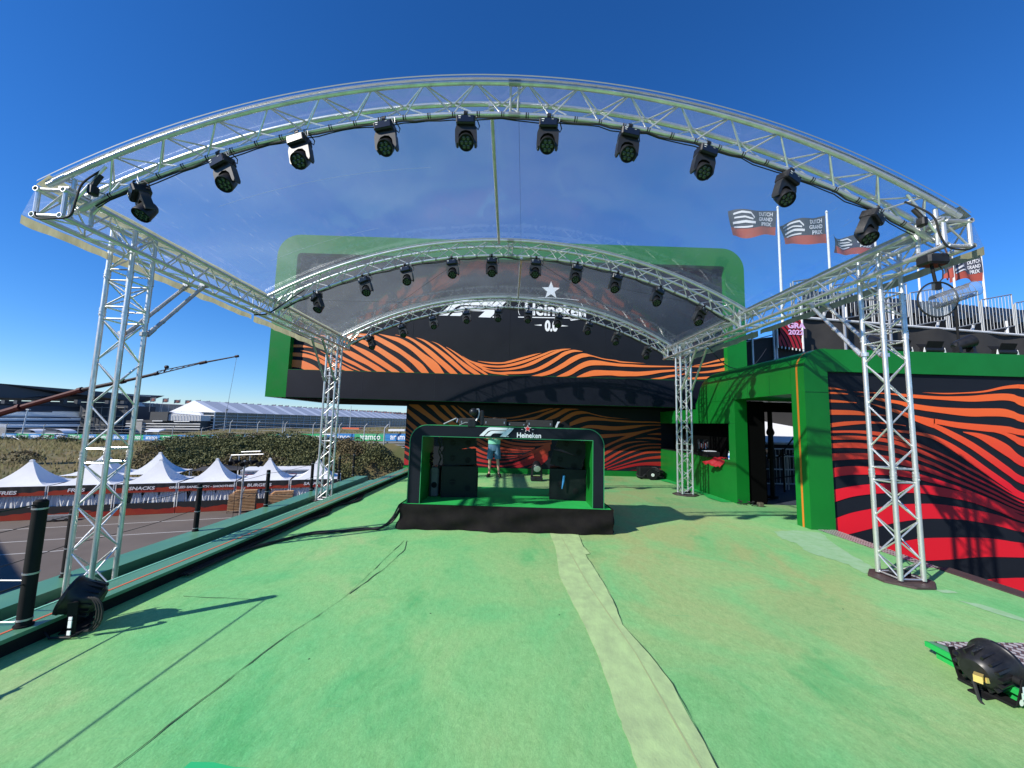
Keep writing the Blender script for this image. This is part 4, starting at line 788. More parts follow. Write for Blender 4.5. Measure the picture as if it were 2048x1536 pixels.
speaker_cab('array_speaker', 'tilted line array cabinet just above the left subwoofer', R_(-.80, 7.10, HR+.53, 8, -4), .58, .42, .27, .02, 'loudspeakers in the booth')
speaker_cab('array_speaker', 'tilted line array cabinet at the top of the left loudspeaker stack', R_(-.79, 7.10, HR+.81, 8, -12), .58, .42, .27, .02, 'loudspeakers in the booth')
speaker_cab('subwoofer', 'large dark cabinet at the bottom of the right loudspeaker stack inside the booth', R_(1.13, 7.08, HR, -8), .62, .60, .52, 0, 'loudspeakers in the booth')
speaker_cab('array_speaker', 'tilted line array cabinet just above the right subwoofer', R_(1.08, 7.05, HR+.53, -8, 14), .54, .42, .25, .02, 'loudspeakers in the booth')
speaker_cab('array_speaker', 'tilted line array cabinet at the top of the right loudspeaker stack', R_(1.16, 7.05, HR+.79, -8, 22), .54, .42, .26, .02, 'loudspeakers in the booth')
t_ = thing('amplifier_rack', 'grey upright rack panel beside the left subwoofer inside the booth', 'rack', (-1.18, 6.85, HR))
MB().bbox(-1.26, -1.12, 6.82, 7.2, HR, HR+.50, .02).build('rack_body', mat('rack_grey', (.12, .115, .11), .5, var=(.09, .088, .085), vs=6), t_)
MB().tube((-1.19, 6.815, HR+.2), (-1.19, 6.83, HR+.2), .05, 16).build('handle_recess', BLKM, t_)
MB().box(-1.275, -1.262, 6.84, 7.18, HR, HR+.46).build('side_rail', BLK, t_)
t_ = thing('cable_bundle', 'tangled dark cables draped down the left loudspeaker stack', 'cables', (-1.15, 6.9, HR+.5))
for j in range(5):
    P = [V((-1.14+.03*j, 6.85+.02*j, 1.36-.02*j))]
    for i in range(9): P.append(P[-1]+V((random.uniform(-.035, .045), random.uniform(-.03, .03), -.055)))
    MB().path(P, .010, 6).build('cable', RUB, t_)
MB().path([(-1.27+.03*math.sin(i*1.3), 6.86, HR+.52+.02*i) for i in range(12)], .022, 8).build('coil', CLOTH, t_)
tag(MB().path([(1.02, 6.74, HR+.42), (1.01, 6.73, HR+.33), (.985, 6.72, HR+.20)], .012, 8, [.022, .02, .008]).build('strap', mat('blue_nylon', (.04, .25, .55), .5)), 'bright blue strap hanging on the right subwoofer', 'strap')
t_ = thing('cable_bundle', 'tangled dark cables with an orange plug behind the right loudspeaker stack', 'cables', (1.36, 7.0, HR+.5))
for j in range(5):
    P = [V((1.33+.02*j, 6.98, 1.38-.04*j))]
    for i in range(9): P.append(P[-1]+V((random.uniform(-.03, .03), random.uniform(-.03, .03), -.05)))
    MB().path(P, .009, 6).build('cable', RUB, t_)
MB().tube((1.34, 6.93, 1.10), (1.36, 6.93, 1.22), .025, 10).build('plug', mat('plug_red', (.6, .06, .03), .5), t_)
# cable running from the riser to the kerb
P = [(-1.60, 6.26, .36), (-1.68, 6.2, .16), (-1.85, 6.1, .03), (-2.1, 6.05, .02), (-2.4, 5.9, .02), (-2.75, 5.75, .02), (-3.0, 5.35, .02), (-3.2, 4.9, .025), (-3.27, 4.4, .03)]
def smooth_path(P, k=6):
    P = [V(p) for p in P]; o = []
    for i in range(len(P)-1):
        a, b, c, d = P[max(i-1, 0)], P[i], P[i+1], P[min(i+2, len(P)-1)]
        for j in range(k):
            t = j/k; o.append(.5*((2*b)+(-a+c)*t+(2*a-5*b+4*c-d)*t*t+(-a+3*b-3*c+d)*t**3))
    o.append(P[-1]); return o
t_ = thing('power_cable', 'bundle of thick black cables running from the riser across the deck to the kerb', 'cable', (-2.4, 5.8, 0))
for j, (dx, dy) in enumerate(((0, 0), (.02, .035), (-.01, -.03), (.03, .06))):
    MB().path([p+V((dx+.01*math.sin(i*.5+j), dy+.015*math.sin(i*.7+j*2), .0)) for i, p in enumerate(smooth_path(P))], .014, 6).build('cable', RUB, t_)
P = [(-3.26, 4.2, .03), (-3.24, 5.5, .02), (-3.2, 6.4, .02), (-3.08, 6.9, .02), (-3.2, 7.5, .02), (-3.0, 8.1, .02), (-3.15, 9.0, .02), (-3.2, 10.4, .02), (-3.1, 12.0, .02)]
t_ = thing('power_cable', 'long black cables lying in the shadow along the foot of the left kerb', 'cable', (-3.2, 6, 0))
for j in range(3): MB().path([p+V((.035*j, 0, 0)) for p in smooth_path(P)], .013, 6).build('cable', RUB, t_)
# ---------------------------------------------------------------- person behind the booth
def skin_mesh(name, verts, edges, radii, m, parent, sub=1):
    me = bpy.data.meshes.new(name); o = None
    off = V(parent['_o']) if parent else V((0, 0, 0))
    me.from_pydata([V(q)-off for q in verts], edges, []); o = bpy.data.objects.new(name, me); C.objects.link(o)
    md = o.modifiers.new('s', 'SKIN'); 
    for i, r_ in enumerate(radii):
        sv = me.skin_vertices[0].data[i]; sv.radius = (r_, r_) if not isinstance(r_, tuple) else r_; sv.use_root = (i == 0)
    ms = o.modifiers.new('b', 'SUBSURF'); ms.levels = sub; ms.render_levels = sub
    dg = bpy.context.evaluated_depsgraph_get(); dg.update(); m2_ = bpy.data.meshes.new_from_object(o.evaluated_get(dg)); bpy.data.objects.remove(o)
    for p_ in m2_.polygons: p_.use_smooth = True
    m2_.materials.clear(); m2_.materials.append(m); o = bpy.data.objects.new(name, m2_); C.objects.link(o); o.parent = parent; m2_.name = name
    return o
px_, py_ = -.33, 12.2
pr_ = thing('person', 'person in mint T-shirt, blue denim shorts and dark shoes standing behind the booth', 'person', (px_, py_, 0))
def pp(x, y, z): return (px_+x, py_+y, z)
bv = [pp(0, 0, .96), pp(0, 0, 1.12), pp(0, .0, 1.32), pp(0, .01, 1.46), pp(0, 0, 1.54), pp(0, -.01, 1.62), pp(0, -.015, 1.72),
      pp(-.10, 0, .90), pp(-.125, -.02, .50), pp(-.125, .02, .12), pp(-.14, -.03, .07), pp(-.17, -.14, .045),
      pp(.10, 0, .90), pp(.12, -.01, .50), pp(.17, .03, .12), pp(.18, -.02, .07), pp(.20, -.13, .045),
      pp(-.18, 0, 1.43), pp(-.24, -.03, 1.18), pp(-.12, -.24, 1.20), pp(-.06, -.31, 1.22),
      pp(.18, 0, 1.43), pp(.25, -.03, 1.18), pp(.13, -.24, 1.18), pp(.06, -.31, 1.20)]
be = [(0, 1), (1, 2), (2, 3), (3, 4), (4, 5), (5, 6), (0, 7), (7, 8), (8, 9), (9, 10), (10, 11), (0, 12), (12, 13), (13, 14), (14, 15), (15, 16), (3, 17), (17, 18), (18, 19), (19, 20), (3, 21), (21, 22), (22, 23), (23, 24)]
br = [(.15, .11), (.14, .10), (.155, .105), (.11, .08), .05, (.07, .085), (.068, .085), .085, .052, .036, .036, .032, .085, .052, .036, .036, .032, .055, .042, .032, .028, .055, .042, .032, .028]
skin_mesh('body', bv, be, br, SKIN, pr_, 2)
for s_ in (-1, 1):   # fingers wrapped round the phone-sized remote
    for k_ in range(4):
        z_ = 1.235-k_*.017; a = (px_+s_*.055, py_-.325, z_)
        MB().path([a, (px_+s_*.045, py_-.352, z_), (px_+s_*.02, py_-.362, z_-.002), (px_+s_*.004, py_-.352, z_-.003)], .008, 6, [.0085, .008, .0075, .006]).build('finger', SKIN, pr_)
    MB().path([(px_+s_*.05, py_-.30, 1.21), (px_+s_*.03, py_-.315, 1.24), (px_+s_*.015, py_-.33, 1.262)], .009, 6, [.011, .010, .008]).build('thumb', SKIN, pr_)
m_ = MB()   # T-shirt
def ring(cx, cy, z, rx, ry, n_=20, jit=0): return [(px_+cx+rx*math.cos(a), py_+cy+ry*math.sin(a)+jit*math.sin(5*a), z) for a in [i*2*math.pi/n_ for i in range(n_)]]
def loft(m_, rings):
    n_ = len(rings[0]); vs = [p for r_ in rings for p in r_]
    m_.add(vs, [(i*n_+j, i*n_+(j+1) % n_, (i+1)*n_+(j+1) % n_, (i+1)*n_+j) for i in range(len(rings)-1) for j in range(n_)]); return m_
loft(m_, [ring(.0, -.01, 1.0, .185, .145, 20, .008), ring(0, -.01, 1.04, .19, .15, 20, .006), ring(0, 0, 1.2, .185, .14), ring(0, 0, 1.35, .195, .135), ring(0, 0, 1.45, .18, .11), ring(0, .005, 1.50, .10, .08), ring(0, .005, 1.52, .07, .065)])
for s_ in (-1, 1): m_.path([pp(s_*.13, 0, 1.44), pp(s_*.19, 0, 1.40), pp(s_*.235, -.02, 1.25)], .08, 12, [.085, .085, .075])
m_.build('t_shirt', MINT, pr_, smooth=70)
m_ = MB(); loft(m_, [ring(0, 0, 1.04, .165, .125), ring(0, 0, .98, .18, .135), ring(0, 0, .86, .19, .14), ring(0, .0, .80, .185, .13)])
for s_, lx in ((-1, -.10), (1, .10)):
    loft(m_, [ring(lx*.9, 0, .90, .098, .13, 16), ring(lx, -.005, .80, .10, .125, 16, .004), ring(lx*1.15, -.01, .66, .096, .11, 16, .006), ring(lx*1.18, -.012, .55, .098, .108, 16, .007), ring(lx*1.18, -.012, .55, .088, .098, 16, .007)])
m_.build('shorts', DENIM, pr_, smooth=70)
for s_, fx, fx2 in ((-1, -.14, -.18), (1, .18, .21)):
    MB().path([pp(fx, .07, .05), pp(fx, .0, .06), pp((fx+fx2)/2, -.08, .05), pp(fx2, -.17, .038), pp(fx2+.005*s_, -.205, .03)], .05, 12, [.035, .055, .05, .042, .02]).build('shoe', BLK, pr_)
MB().path([pp(-.055, -.085, .012), pp(0, -.09, .012)], .001, 4)
MB().lathe([(.004, 1.83), (.05, 1.822), (.083, 1.79), (.09, 1.75), (.088, 1.72), (.07, 1.715)], MX.Translation((px_, py_+.01, 0)), 18).build('hair', HAIR, pr_)
m_ = MB()
for s_ in (-1, 1): m_.lathe([(.001, -.009), (.008, -.004), (.009, 0), (.008, .004), (.001, .009)], MX.Translation(pp(s_*.03, -.092, 1.70)), 8)
m_.build('eye', mat('eye_dark', (.02, .02, .02), .2), pr_)
MB().path([pp(0, -.088, 1.705), pp(0, -.108, 1.675), pp(0, -.098, 1.665)], .01, 8, [.007, .013, .008]).build('nose', SKIN, pr_)
MB().path([pp(-.022, -.088, 1.637), pp(0, -.094, 1.635), pp(.022, -.088, 1.637)], .004, 6).build('mouth', mat('lip', (.35, .10, .09), .5), pr_)
for s_ in (-1, 1): MB().lathe([(.003, -.008), (.022, -.006), (.025, 0), (.02, .006), (.003, .008)], MX.Translation(pp(s_*.088, .0, 1.685)) @ MX.Rotation(math.pi/2, 4, 'Y'), 10, (1.3, .8)).build('ear', SKIN, pr_)
tag(MB().bbox(px_-.035, px_+.035, py_-.345, py_-.33, 1.16, 1.25, .004).build('handset', BLK), 'small black handset held in both hands of the standing person', 'handset')
# moving head and gear behind the booth
t_ = thing('floor_moving_head', 'silver-lensed moving head standing on the deck near the wave wall, seen through the booth', 'stage light', (.95, 11.6, 0))
MB().bbox(.78, 1.12, 11.45, 11.75, 0, .12, .02).build('base', BLK, t_)
MB().prism([(.78, 11.55, .12), (.84, 11.55, .12), (.86, 11.55, .42), (.80, 11.55, .42)], (0, .1, 0)).prism([(1.06, 11.55, .12), (1.12, 11.55, .12), (1.10, 11.55, .42), (1.04, 11.55, .42)], (0, .1, 0)).build('yoke', BLK, t_)
H = MX.Translation((.95, 11.58, .42)) @ MX.Rotation(math.radians(115), 4, 'X')
h = MB().lathe([(.06, -.14), (.11, -.12), (.13, 0), (.13, .12), (.115, .14)], H, 20).build('head', BLK, t_)
MB().lathe([(.10, .141), (.10, .15), (.02, .165)], H, 20).build('lens', mat('silver_lens', (.55, .6, .7), .15, .7), h)
t_ = thing('cable_heap', 'heap of black gear and cables at the foot of the wave wall near the hatch', 'gear heap', (4.7, 12.6, 0))
for j in range(7):
    cx, cy = 4.55+random.uniform(-.3, .45), 12.6+random.uniform(-.15, .15); rr = random.uniform(.12, .24); zz = .03+j*.045
    MB().path([(cx+rr*math.cos(a), cy+rr*.7*math.sin(a), zz+.04*math.sin(a*2+j)) for a in [i*.42 for i in range(17)]], .022, 6).build('coil', RUB, t_)
MB().bbox(4.3, 4.75, 12.55, 12.85, 0, .36, .03).bbox(4.75, 5.1, 12.6, 12.9, 0, .28, .03).build('gear_bag', BLKM, t_)
MB().tube((4.62, 12.3, .17), (4.62, 12.36, .17), .17, 16).build('reel', BLKM, t_)
MB().tube((4.63, 12.28, .16), (4.63, 12.30, .16), .05, 12).build('reel_hub', WHITE, t_)
# ---------------------------------------------------------------- items on the hatch counter
t_ = thing('tool_case', 'open black tool case with its lid up on the serving hatch counter', 'case', (5.2, 9.95, .94))
MB().bbox(4.97, 5.30, 9.62, 10.12, .945, 1.075, .015).build('case_tray', BLKM, t_)
MB().bbox(4.99, 5.28, 10.12, 10.19, 1.06, 1.36, .015, ).build('case_lid', BLK, t_)
m_ = MB()
for j in range(9): m_.c = j % 4; m_.box(5.01+.028*j, 5.03+.028*j, 10.105, 10.12, 1.12+.02*(j % 3), 1.30-.02*(j % 4))
m_.build('tools', [STEEL, REDC, WHITE, ORANGE], t_)
MB().bbox(5.0, 5.25, 9.7, 9.95, 1.075, 1.095, .006).build('papers', WHITE, t_)
tag(MB().grid(lambda u, v: (5.28-.42*v*(.4+.6*u)-.0, 9.30+.36*u+.04*math.sin(v*9), .955+.012*math.sin(u*22)*v-(.30*max(0, v-.25)**1.0)*(1-u*.35)+.015*math.sin(u*14+v*6)), 24, 16).build('red_jacket', REDC), 'red cloth with white print hanging over the edge of the serving hatch', 'cloth')
t_ = thing('water_bottle', 'small clear plastic bottle with blue label on the hatch counter beside the red cloth', 'bottle', (5.24, 9.12, .945))
CLR = mat('clear_plastic', (.6, .72, .8), .15, spec=.7)
MB().lathe([(.03, .945), (.032, .96), (.032, 1.06), (.028, 1.08), (.012, 1.10), (.012, 1.115)], MX.Translation((5.24, 9.12, 0)), 14).build('bottle_body', CLR, t_)
MB().tube((5.24, 9.12, .98), (5.24, 9.12, 1.03), .0335, 14).build('bottle_label', mat('blue_label', (.05, .2, .6), .5), t_)
MB().tube((5.24, 9.12, 1.112), (5.24, 9.12, 1.132), .014, 10).build('bottle_cap', WHITE, t_)
# felt off-cut along the foot of the hatch wall
struct(MB().grid(lambda u, v: (5.18-.22*v*(1+.25*math.sin(u*17))-.04*v, 8.95+3.9*u, .006+.012*abs(math.sin(u*23))*v), 60, 3).build('felt_strip', GREEN3, loc=(0, 0, 0)))
# gear in doorway
t_ = thing('cable_heap', 'small tangle of cables with a brass adapter lying in the doorway', 'cables', (5.35, 8.55, 0))
for j in range(4):
    P = [V((5.2+random.uniform(-.1, .2), 8.6+random.uniform(-.1, .1), .02))]
    for i in range(8): P.append(P[-1]+V((random.uniform(-.05, .10), random.uniform(-.07, .07), random.uniform(-.01, .02))))
    MB().path([(p.x, p.y, max(.012, p.z)) for p in P], .010, 6).build('cable', RUB, t_)
MB().bbox(5.50, 5.60, 8.5, 8.6, 0, .09, .01).build('adapter', mat('brass_box', (.12, .10, .07), .4), t_)
PXX, PYY = 6.56, 9.62
t_ = thing('parasol', 'closed black parasol standing beyond the doorway', 'parasol', (PXX, PYY, 0))
MB().tube((PXX, PYY, 0), (PXX, PYY, 1.1), .05, 10).tube((PXX, PYY, 0), (PXX, PYY, .05), .12, 14).build('pole', BLKM, t_)
MB().lathe([(.075, .95), (.09, .98), (.07, 1.15), (.055, 1.5), (.085, 1.56), (.09, 1.60), (.055, 1.7), (.05, 2.15), (.02, 2.25)], MX.Translation((PXX, PYY, 0)), 12).build('folded_cover', BLKM, t_)
t_ = thing('crowd_barrier', 'white steel crowd barrier seen through the doorway', 'barrier', (8.6, 11.2, 0))
m = MB()
for z in (.15, .55, .92, 1.12): m.tube((7.0, 11.1, z), (9.6, 11.1, z), .018, 8)
for i in range(26): m.tube((7.0+i*.1, 11.1, .15), (7.0+i*.1, 11.1, 1.12), .008, 6)
m.build('rails', WHITE, t_)
t_ = thing('metal_barrier', 'dark tubular railing with a diagonal stay behind the doorway', 'railing', (8.5, 10.6, 0))
m = MB()
m.tube((7.55, 10.6, 0), (7.55, 10.6, 1.15), .022, 8).tube((6.6, 10.6, .75), (7.9, 10.6, 1.05), .015, 6).tube((6.6, 10.6, .25), (7.9, 10.6, .45), .015, 6).tube((7.4, 10.6, .9), (7.9, 10.6, 1.5), .018, 6)
m.build('rails', BLKM, t_)
m = MB().tube((7.66, 10.7, .05), (7.66, 10.7, 1.0), .016, 6).tube((7.75, 10.7, .05), (7.75, 10.7, 1.0), .016, 6)
m.build('white_upright', WHITE, t_)
struct(MB().add([(5.5, 8.8, -.03), (16, 8.8, -.03), (16, 13.4, -.03), (5.5, 13.4, -.03)], [(0, 1, 2, 3)]).build('back_area_floor', mat('bluish_floor', (.05, .06, .085), .7, 0, var=(.08, .09, .12), vs=1.5), loc=(0, 0, 0)))
t_ = thing('white_tent', 'white sloping canvas tent roof glimpsed through the doorway', 'tent', (10, 13, 0))
MB().add([(7.5, 11.5, 1.32), (11.5, 11.5, 1.32), (11.5, 11.8, 1.42), (8.9, 12.2, 1.72), (7.5, 12.25, 2.02)], [(0, 1, 2, 3, 4)]).build('roof', TENTW, t_)
MB().tube((7.5, 11.48, 1.28), (11.5, 11.48, 1.28), .05, 8).build('gutter', WHITE, t_)
MB().box(7.5, 12.5, 12.4, 12.5, 0, 2.9).build('back_wall', SCRIM, t_)
# ---------------------------------------------------------------- wash lights on the deck
def wash(name, lb, M_, k_s):
    t_ = thing(name, lb, 'stage light', (0, 0, 0), None); t_['_o'] = (0, 0, 0)
    # drum axis +Z = beam, centred at origin
    prof = [(.03, -.15), (.10, -.145), (.135, -.11), (.150, -.04), (.168, .06), (.176, .10), (.186, .11), (.186, .135), (.176, .14), (.165, .12), (.16, .06)]
    MB().lathe(prof, None, 32).build('housing', BLK, t_)
    m_ = MB()
    for i in range(16):
        a = i*math.pi/8; M2 = MX.Rotation(a, 4, 'Z'); m_.box(.120, .162, -.009, .009, -.115, .055, M2 @ MX.Translation((0, 0, 0)))
    m_.build('cooling_rib', BLK, t_)
    m_ = MB().lathe([(.163, .108), (.163, .112)], None, 28); m_.c = 1
    for k_, rr in ((6, .052), (12, .11)):
        for i in range(k_): m_.lathe([(.021, .112), (.02, .12), (.006, .126)], MX.Translation((rr*math.cos(i*2*math.pi/k_), rr*math.sin(i*2*math.pi/k_), 0)), 10)
    m_.build('lens_plate', [BLKM, LENS], t_)
    for s_ in (-1, 1): MB().tube((0, s_*.17, 0), (0, s_*.215, 0), .03, 14).build('pivot_knob', BLKM, t_)
    t_.matrix_world = M_ @ MX.Diagonal((k_s, k_s, k_s, 1))
    return t_
def place(parent, m_, name, mt): # part given in world coordinates under a posed root
    bpy.context.view_layer.update(); o_ = m_.build(name, mt, parent); o_.matrix_parent_inverse = parent.matrix_world.inverted(); return o_
# left light, face towards the upper left, standing on its bracket in front of the kerb
ax = V((-.82, -.42, .36)).normalized(); side = ax.cross(V((0, 0, 1))).normalized(); up_ = side.cross(ax).normalized()
ctr = V((-3.20, 3.20, .235))
def frame(ax, side, c): y_ = side; x_ = y_.cross(ax); return MX(((x_.x, y_.x, ax.x, c.x), (x_.y, y_.y, ax.y, c.y), (x_.z, y_.z, ax.z, c.z), (0, 0, 0, 1)))
wl = wash('wash_light', 'round black wash light on a bracket leaning back against the left kerb', frame(ax, side, ctr), .74)
def bracket(w_, c, side, foot_z, labels, R0=.20):
    m_ = MB(); dn = V((0, 0, -1)); fwd = side.cross(dn).normalized()
    for s_ in (-1, 1):
        a = c+side*s_*.165; b = V((c.x+side.x*s_*.165*.8, c.y+side.y*s_*.165*.8, foot_z+.02))
        d_ = (b-a).normalized(); wdir = d_.cross(side*s_).normalized()
        P = [a-d_*.03+wdir*.028, a-d_*.03-wdir*.028, b-wdir*.022, b+wdir*.022]
        m_.prism(P, side*s_*.006)
    m_.box(-.13, .13, -.04, .04, 0, .012, MX.Translation((c.x, c.y, foot_z+.012)) @ MX(((side.x, -side.y, 0, 0), (side.y, side.x, 0, 0), (0, 0, 1, 0), (0, 0, 0, 1))))
    m_.box(-.045, .045, -.10, .10, 0, .012, MX.Translation((c.x, c.y, foot_z)) @ MX(((side.x, -side.y, 0, 0), (side.y, side.x, 0, 0), (0, 0, 1, 0), (0, 0, 0, 1))))
    place(w_, m_, 'bracket', BLKM)
bracket(wl, ctr, side, .0, 1)
m_ = MB(); a = (ctr+side*.172 if side.y < 0 else ctr-side*.172)+V((0, 0, -.03)); 
for dz, h_ in ((-.05, .02), (-.09, .05), (-.15, .03)): m_.box(a.x-.012, a.x+.012, a.y-.006, a.y, a.z+dz-h_/2, a.z+dz+h_/2)
place(wl, m_, 'sticker', LWHITE)
m_ = MB()
for j in range(3): m_.path([ctr+V((.12, -.06, .02))+V((.08*math.sin(a_)+.02*j, -.03, -.10+.12*math.cos(a_))) for a_ in [i*.45 for i in range(8)]], .007, 6)
m_.path([(ctr.x-.14, ctr.y-.12, .05), (ctr.x-.05, ctr.y-.16, .02), (ctr.x+.08, ctr.y-.14, .018), (ctr.x+.1, ctr.y-.04, .03)], .008, 6)
place(wl, m_, 'power_lead', RUB)
# right light, tipped towards the far right, next to the raised platform
ax = V((.92, .16, .20)).normalized(); side = ax.cross(V((0, 0, 1))).normalized()
ctr = V((3.15, 2.64, .165))
wr = wash('wash_light', 'large ribbed black wash light on a bracket beside the raised platform, lower right', frame(ax, side, ctr), .74)
bracket(wr, ctr, side, .0, 1)
m_ = MB(); s2 = side if side.y < 0 else -side
nrm = s2; dnv = V((0, 0, -1)); e1 = nrm.cross(dnv).normalized()
def decal(m_, c, w2, h2): m_.add([c-e1*w2-dnv*h2, c+e1*w2-dnv*h2, c+e1*w2+dnv*h2, c-e1*w2+dnv*h2], [(0, 1, 2, 3)])
cc = ctr+s2*.212
tilt_ = V((-s2.x*.28*.212/.2, -s2.y*.28*.212/.2, 0))
def onleg(zf): return V((ctr.x+s2.x*(.174-.033*zf), ctr.y+s2.y*(.174-.033*zf), ctr.z-.155*zf))
for zf, w2, h2 in ((.22, .018, .03), (.50, .012, .022)): decal(m_, onleg(zf), w2, h2)
P = [onleg(.78)+e1*.019*math.cos(a_)+dnv*.019*math.sin(a_) for a_ in [i*math.pi/8 for i in range(16)]]
m_.add(P, [tuple(range(16))])
place(wr, m_, 'sticker', LWHITE)
cb = ctr-ax*.125
m_ = MB().box(-.028, .028, -.02, .02, -.02, .02, MX.Translation(cb+V((-.02, -.05, .0))) @ MX.Rotation(.6, 4, 'Z')).box(-.02, .02, -.004, .004, -.015, .015, MX.Translation(cb+V((.035, -.06, -.01))))
place(wr, m_, 'connector_plate', mat('brass', (.85, .62, .2), .35, .5))
place(wr, MB().path([cb+V((-.02, -.02, -.03)), cb+V((-.04, -.06, -.12)), cb+V((.0, -.10, -.20)), cb+V((.06, -.12, -.24)), cb+V((.14, -.06, -.245))], .009, 6), 'power_lead', RUB)
# ---------------------------------------------------------------- cable posts on the left
def post(x, y, z0_, z1_, r_, lb):
    t_ = thing('cable_post', lb, 'post', (x, y, z0_), 'black posts of the wire railing')
    MB().tube((x, y, z0_), (x, y, z1_), r_, 14).tube((x, y, z1_), (x, y, z1_+.012), r_*.95, 14, r_*.7).build('post_tube', BLKM, t_)
    MB().tube((x, y, z0_), (x, y, z0_+.012), r_*1.3, 14).build('foot_plate', BLKM, t_)
    m_ = MB()
    for z in (z0_+.05, z0_+(z1_-z0_)*.42, z1_-.05): m_.tube((x, y, z-.006), (x, y, z+.006), r_*1.12, 12)
    m_.build('wire_loop', STEEL, t_)
post(-3.40, 3.0, .12, .99, .040, 'thick black post standing on the near kerb beside the wash light')
post(-3.40, .6, .12, .99, .040, 'thick black post on the kerb nearest the viewer, outside the left edge')
PY = [2.9, 4.83, 6.75, 8.65, 10.6, 12.3, 13.45]
PL = ['left edge of the picture', 'just left of the nearer left tower', 'before the banner reading SNACKS', 'before the stacked deck chairs', 'just left of the farther left tower', 'just right of the farther left tower', 'nearest the navy support wall']
for y, l_ in zip(PY, PL): post(-5.08, y, -.26, .50, .038, 'black railing post on the outer ledge, '+l_)
m_pts = []
for z, sg in ((.44, .03), (.1, .04)):
    m_ = MB()
    for a, b in zip(PY[:-1], PY[1:]): m_.path(wire((-5.08, a, z), (-5.08, b, z), sg), .004, 5)
    m_.path(wire((-5.08, 2.9, z), (-5.08, -3, z), sg), .004, 5)
    tag(m_.build('railing_wire', RUB), '%s slack wire strung between the black posts on the outer ledge' % ('upper' if z > .3 else 'lower'), 'wire', 'railing wires')
for z, lb in ((.97, 'top'), (.42, 'middle')):
    tag(MB().path(wire((-3.40, 3.0, z), (-3.40, .6, z), .015), .0055, 6).build('railing_wire', RUB), lb+' wire running from the near kerb post towards the viewer', 'wire', 'railing wires')
tw_ = lambda a, b, r_=.005: [V(a).lerp(V(b), i/40)+V((0, .006*math.cos(i*1.4), .006*math.sin(i*1.4)))*(1 if 12 < i < 34 else 0) for i in range(41)]
tag(MB().path(tw_((-3.40, 3.0, .43), (-5.08, 2.9, .44)), .005, 6).build('railing_wire', STEEL), 'bright twisted wire at mid height from the near kerb post out to the left', 'wire', 'railing wires')
tag(MB().path(tw_((-3.40, 3.0, .15), (-5.08, 2.9, .10)), .005, 6).build('railing_wire', STEEL), 'bright twisted wire at the foot of the near kerb post going left', 'wire', 'railing wires')
# rag hanging on the near middle wire (casts the small shadow)
tag(MB().grid(lambda u, v: (-3.40+.01*math.sin(u*9), 2.05+.16*u, .425-.06*v*(1-abs(u-.5))), 6, 3).build('wire_rag', RUB), 'black rag hanging on the middle wire near the viewer, outside the left edge', 'rag')
# ---------------------------------------------------------------- clear disc lamp hanging at the right front corner
t_ = thing('disc_lamp', 'clear disc with black rim and ringed clear tube hanging from the right front truss corner', 'lamp', (4.50, 3.75, 2.9))
GLZ = bpy.data.materials.new('clear_acrylic'); GLZ.use_nodes = True; n_ = GLZ.node_tree; n_.nodes.remove(n_.nodes['Principled BSDF'])
a_ = n_.nodes.new('ShaderNodeBsdfTransparent'); a_.inputs[0].default_value = (.86, .88, .9, 1); g_ = n_.nodes.new('ShaderNodeBsdfGlossy'); g_.inputs['Roughness'].default_value = .1
f_ = n_.nodes.new('ShaderNodeBsdfDiffuse'); f_.inputs[0].default_value = (.7, .75, .8, 1)
x_ = n_.nodes.new('ShaderNodeMixShader'); x_.inputs[0].default_value = .12; n_.links.new(a_.outputs[0], x_.inputs[1]); n_.links.new(f_.outputs[0], x_.inputs[2])
x2 = n_.nodes.new('ShaderNodeMixShader'); fr2 = n_.nodes.new('ShaderNodeFresnel'); n_.links.new(fr2.outputs[0], x2.inputs[0]); n_.links.new(x_.outputs[0], x2.inputs[1]); n_.links.new(g_.outputs[0], x2.inputs[2]); n_.links.new(x2.outputs[0], n_.nodes['Material Output'].inputs[0])
dc = V((4.28, 3.72, 2.99)); D = MX.Translation(dc) @ MX.Rotation(math.radians(96), 4, 'X')
m_ = MB().path([D @ V((.205*math.cos(a), .175*math.sin(a), 0)) for a in [i*2*math.pi/40 for i in range(41)]], .008, 8); m_.build('rim', RUB, t_)
m_ = MB(); m_.add([D @ V((.2*math.cos(a), .17*math.sin(a), 0)) for a in [i*2*math.pi/40 for i in range(40)]], [tuple(range(40))]); m_.build('clear_disc', GLZ, t_)
a0 = dc+V((.0, .03, -.02)); a1 = dc+V((.30, -.08, .10)); q_ = (a1-a0).to_track_quat('Z', 'Y'); L0 = (a1-a0).length
m_ = MB(); m_.tube(a0, a1, .072, 24, cap=False); m_.build('clear_tube', GLZ, t_)
m_ = MB()
for i in range(7):
    c_ = a0.lerp(a1, i/6); m_.path([c_+q_ @ V((.073*math.cos(a), .073*math.sin(a), 0)) for a in [j*2*math.pi/20 for j in range(21)]], .0022, 5)
m_.build('tube_ring', STEEL, t_)
MB().tube(dc+V((.0, .0, .12)), dc+V((-.01, .02, .36)), .014, 8).box(dc.x-.03, dc.x+.03, dc.y-.02, dc.y+.02, dc.z+.10, dc.z+.17).build('hanger', BLKM, t_)
MB().path([dc+V((.02, 0, .17)), dc+V((.07, 0, .22)), dc+V((.08, 0, .30)), dc+V((.03, 0, .38)), dc+V((-.01, 0, .40))], .006, 6).build('lead', RUB, t_)
MB().bbox(dc.x-.10, dc.x+.12, dc.y-.05, dc.y+.1, dc.z+.36, dc.z+.47, .02).build('control_box', BLK, t_)
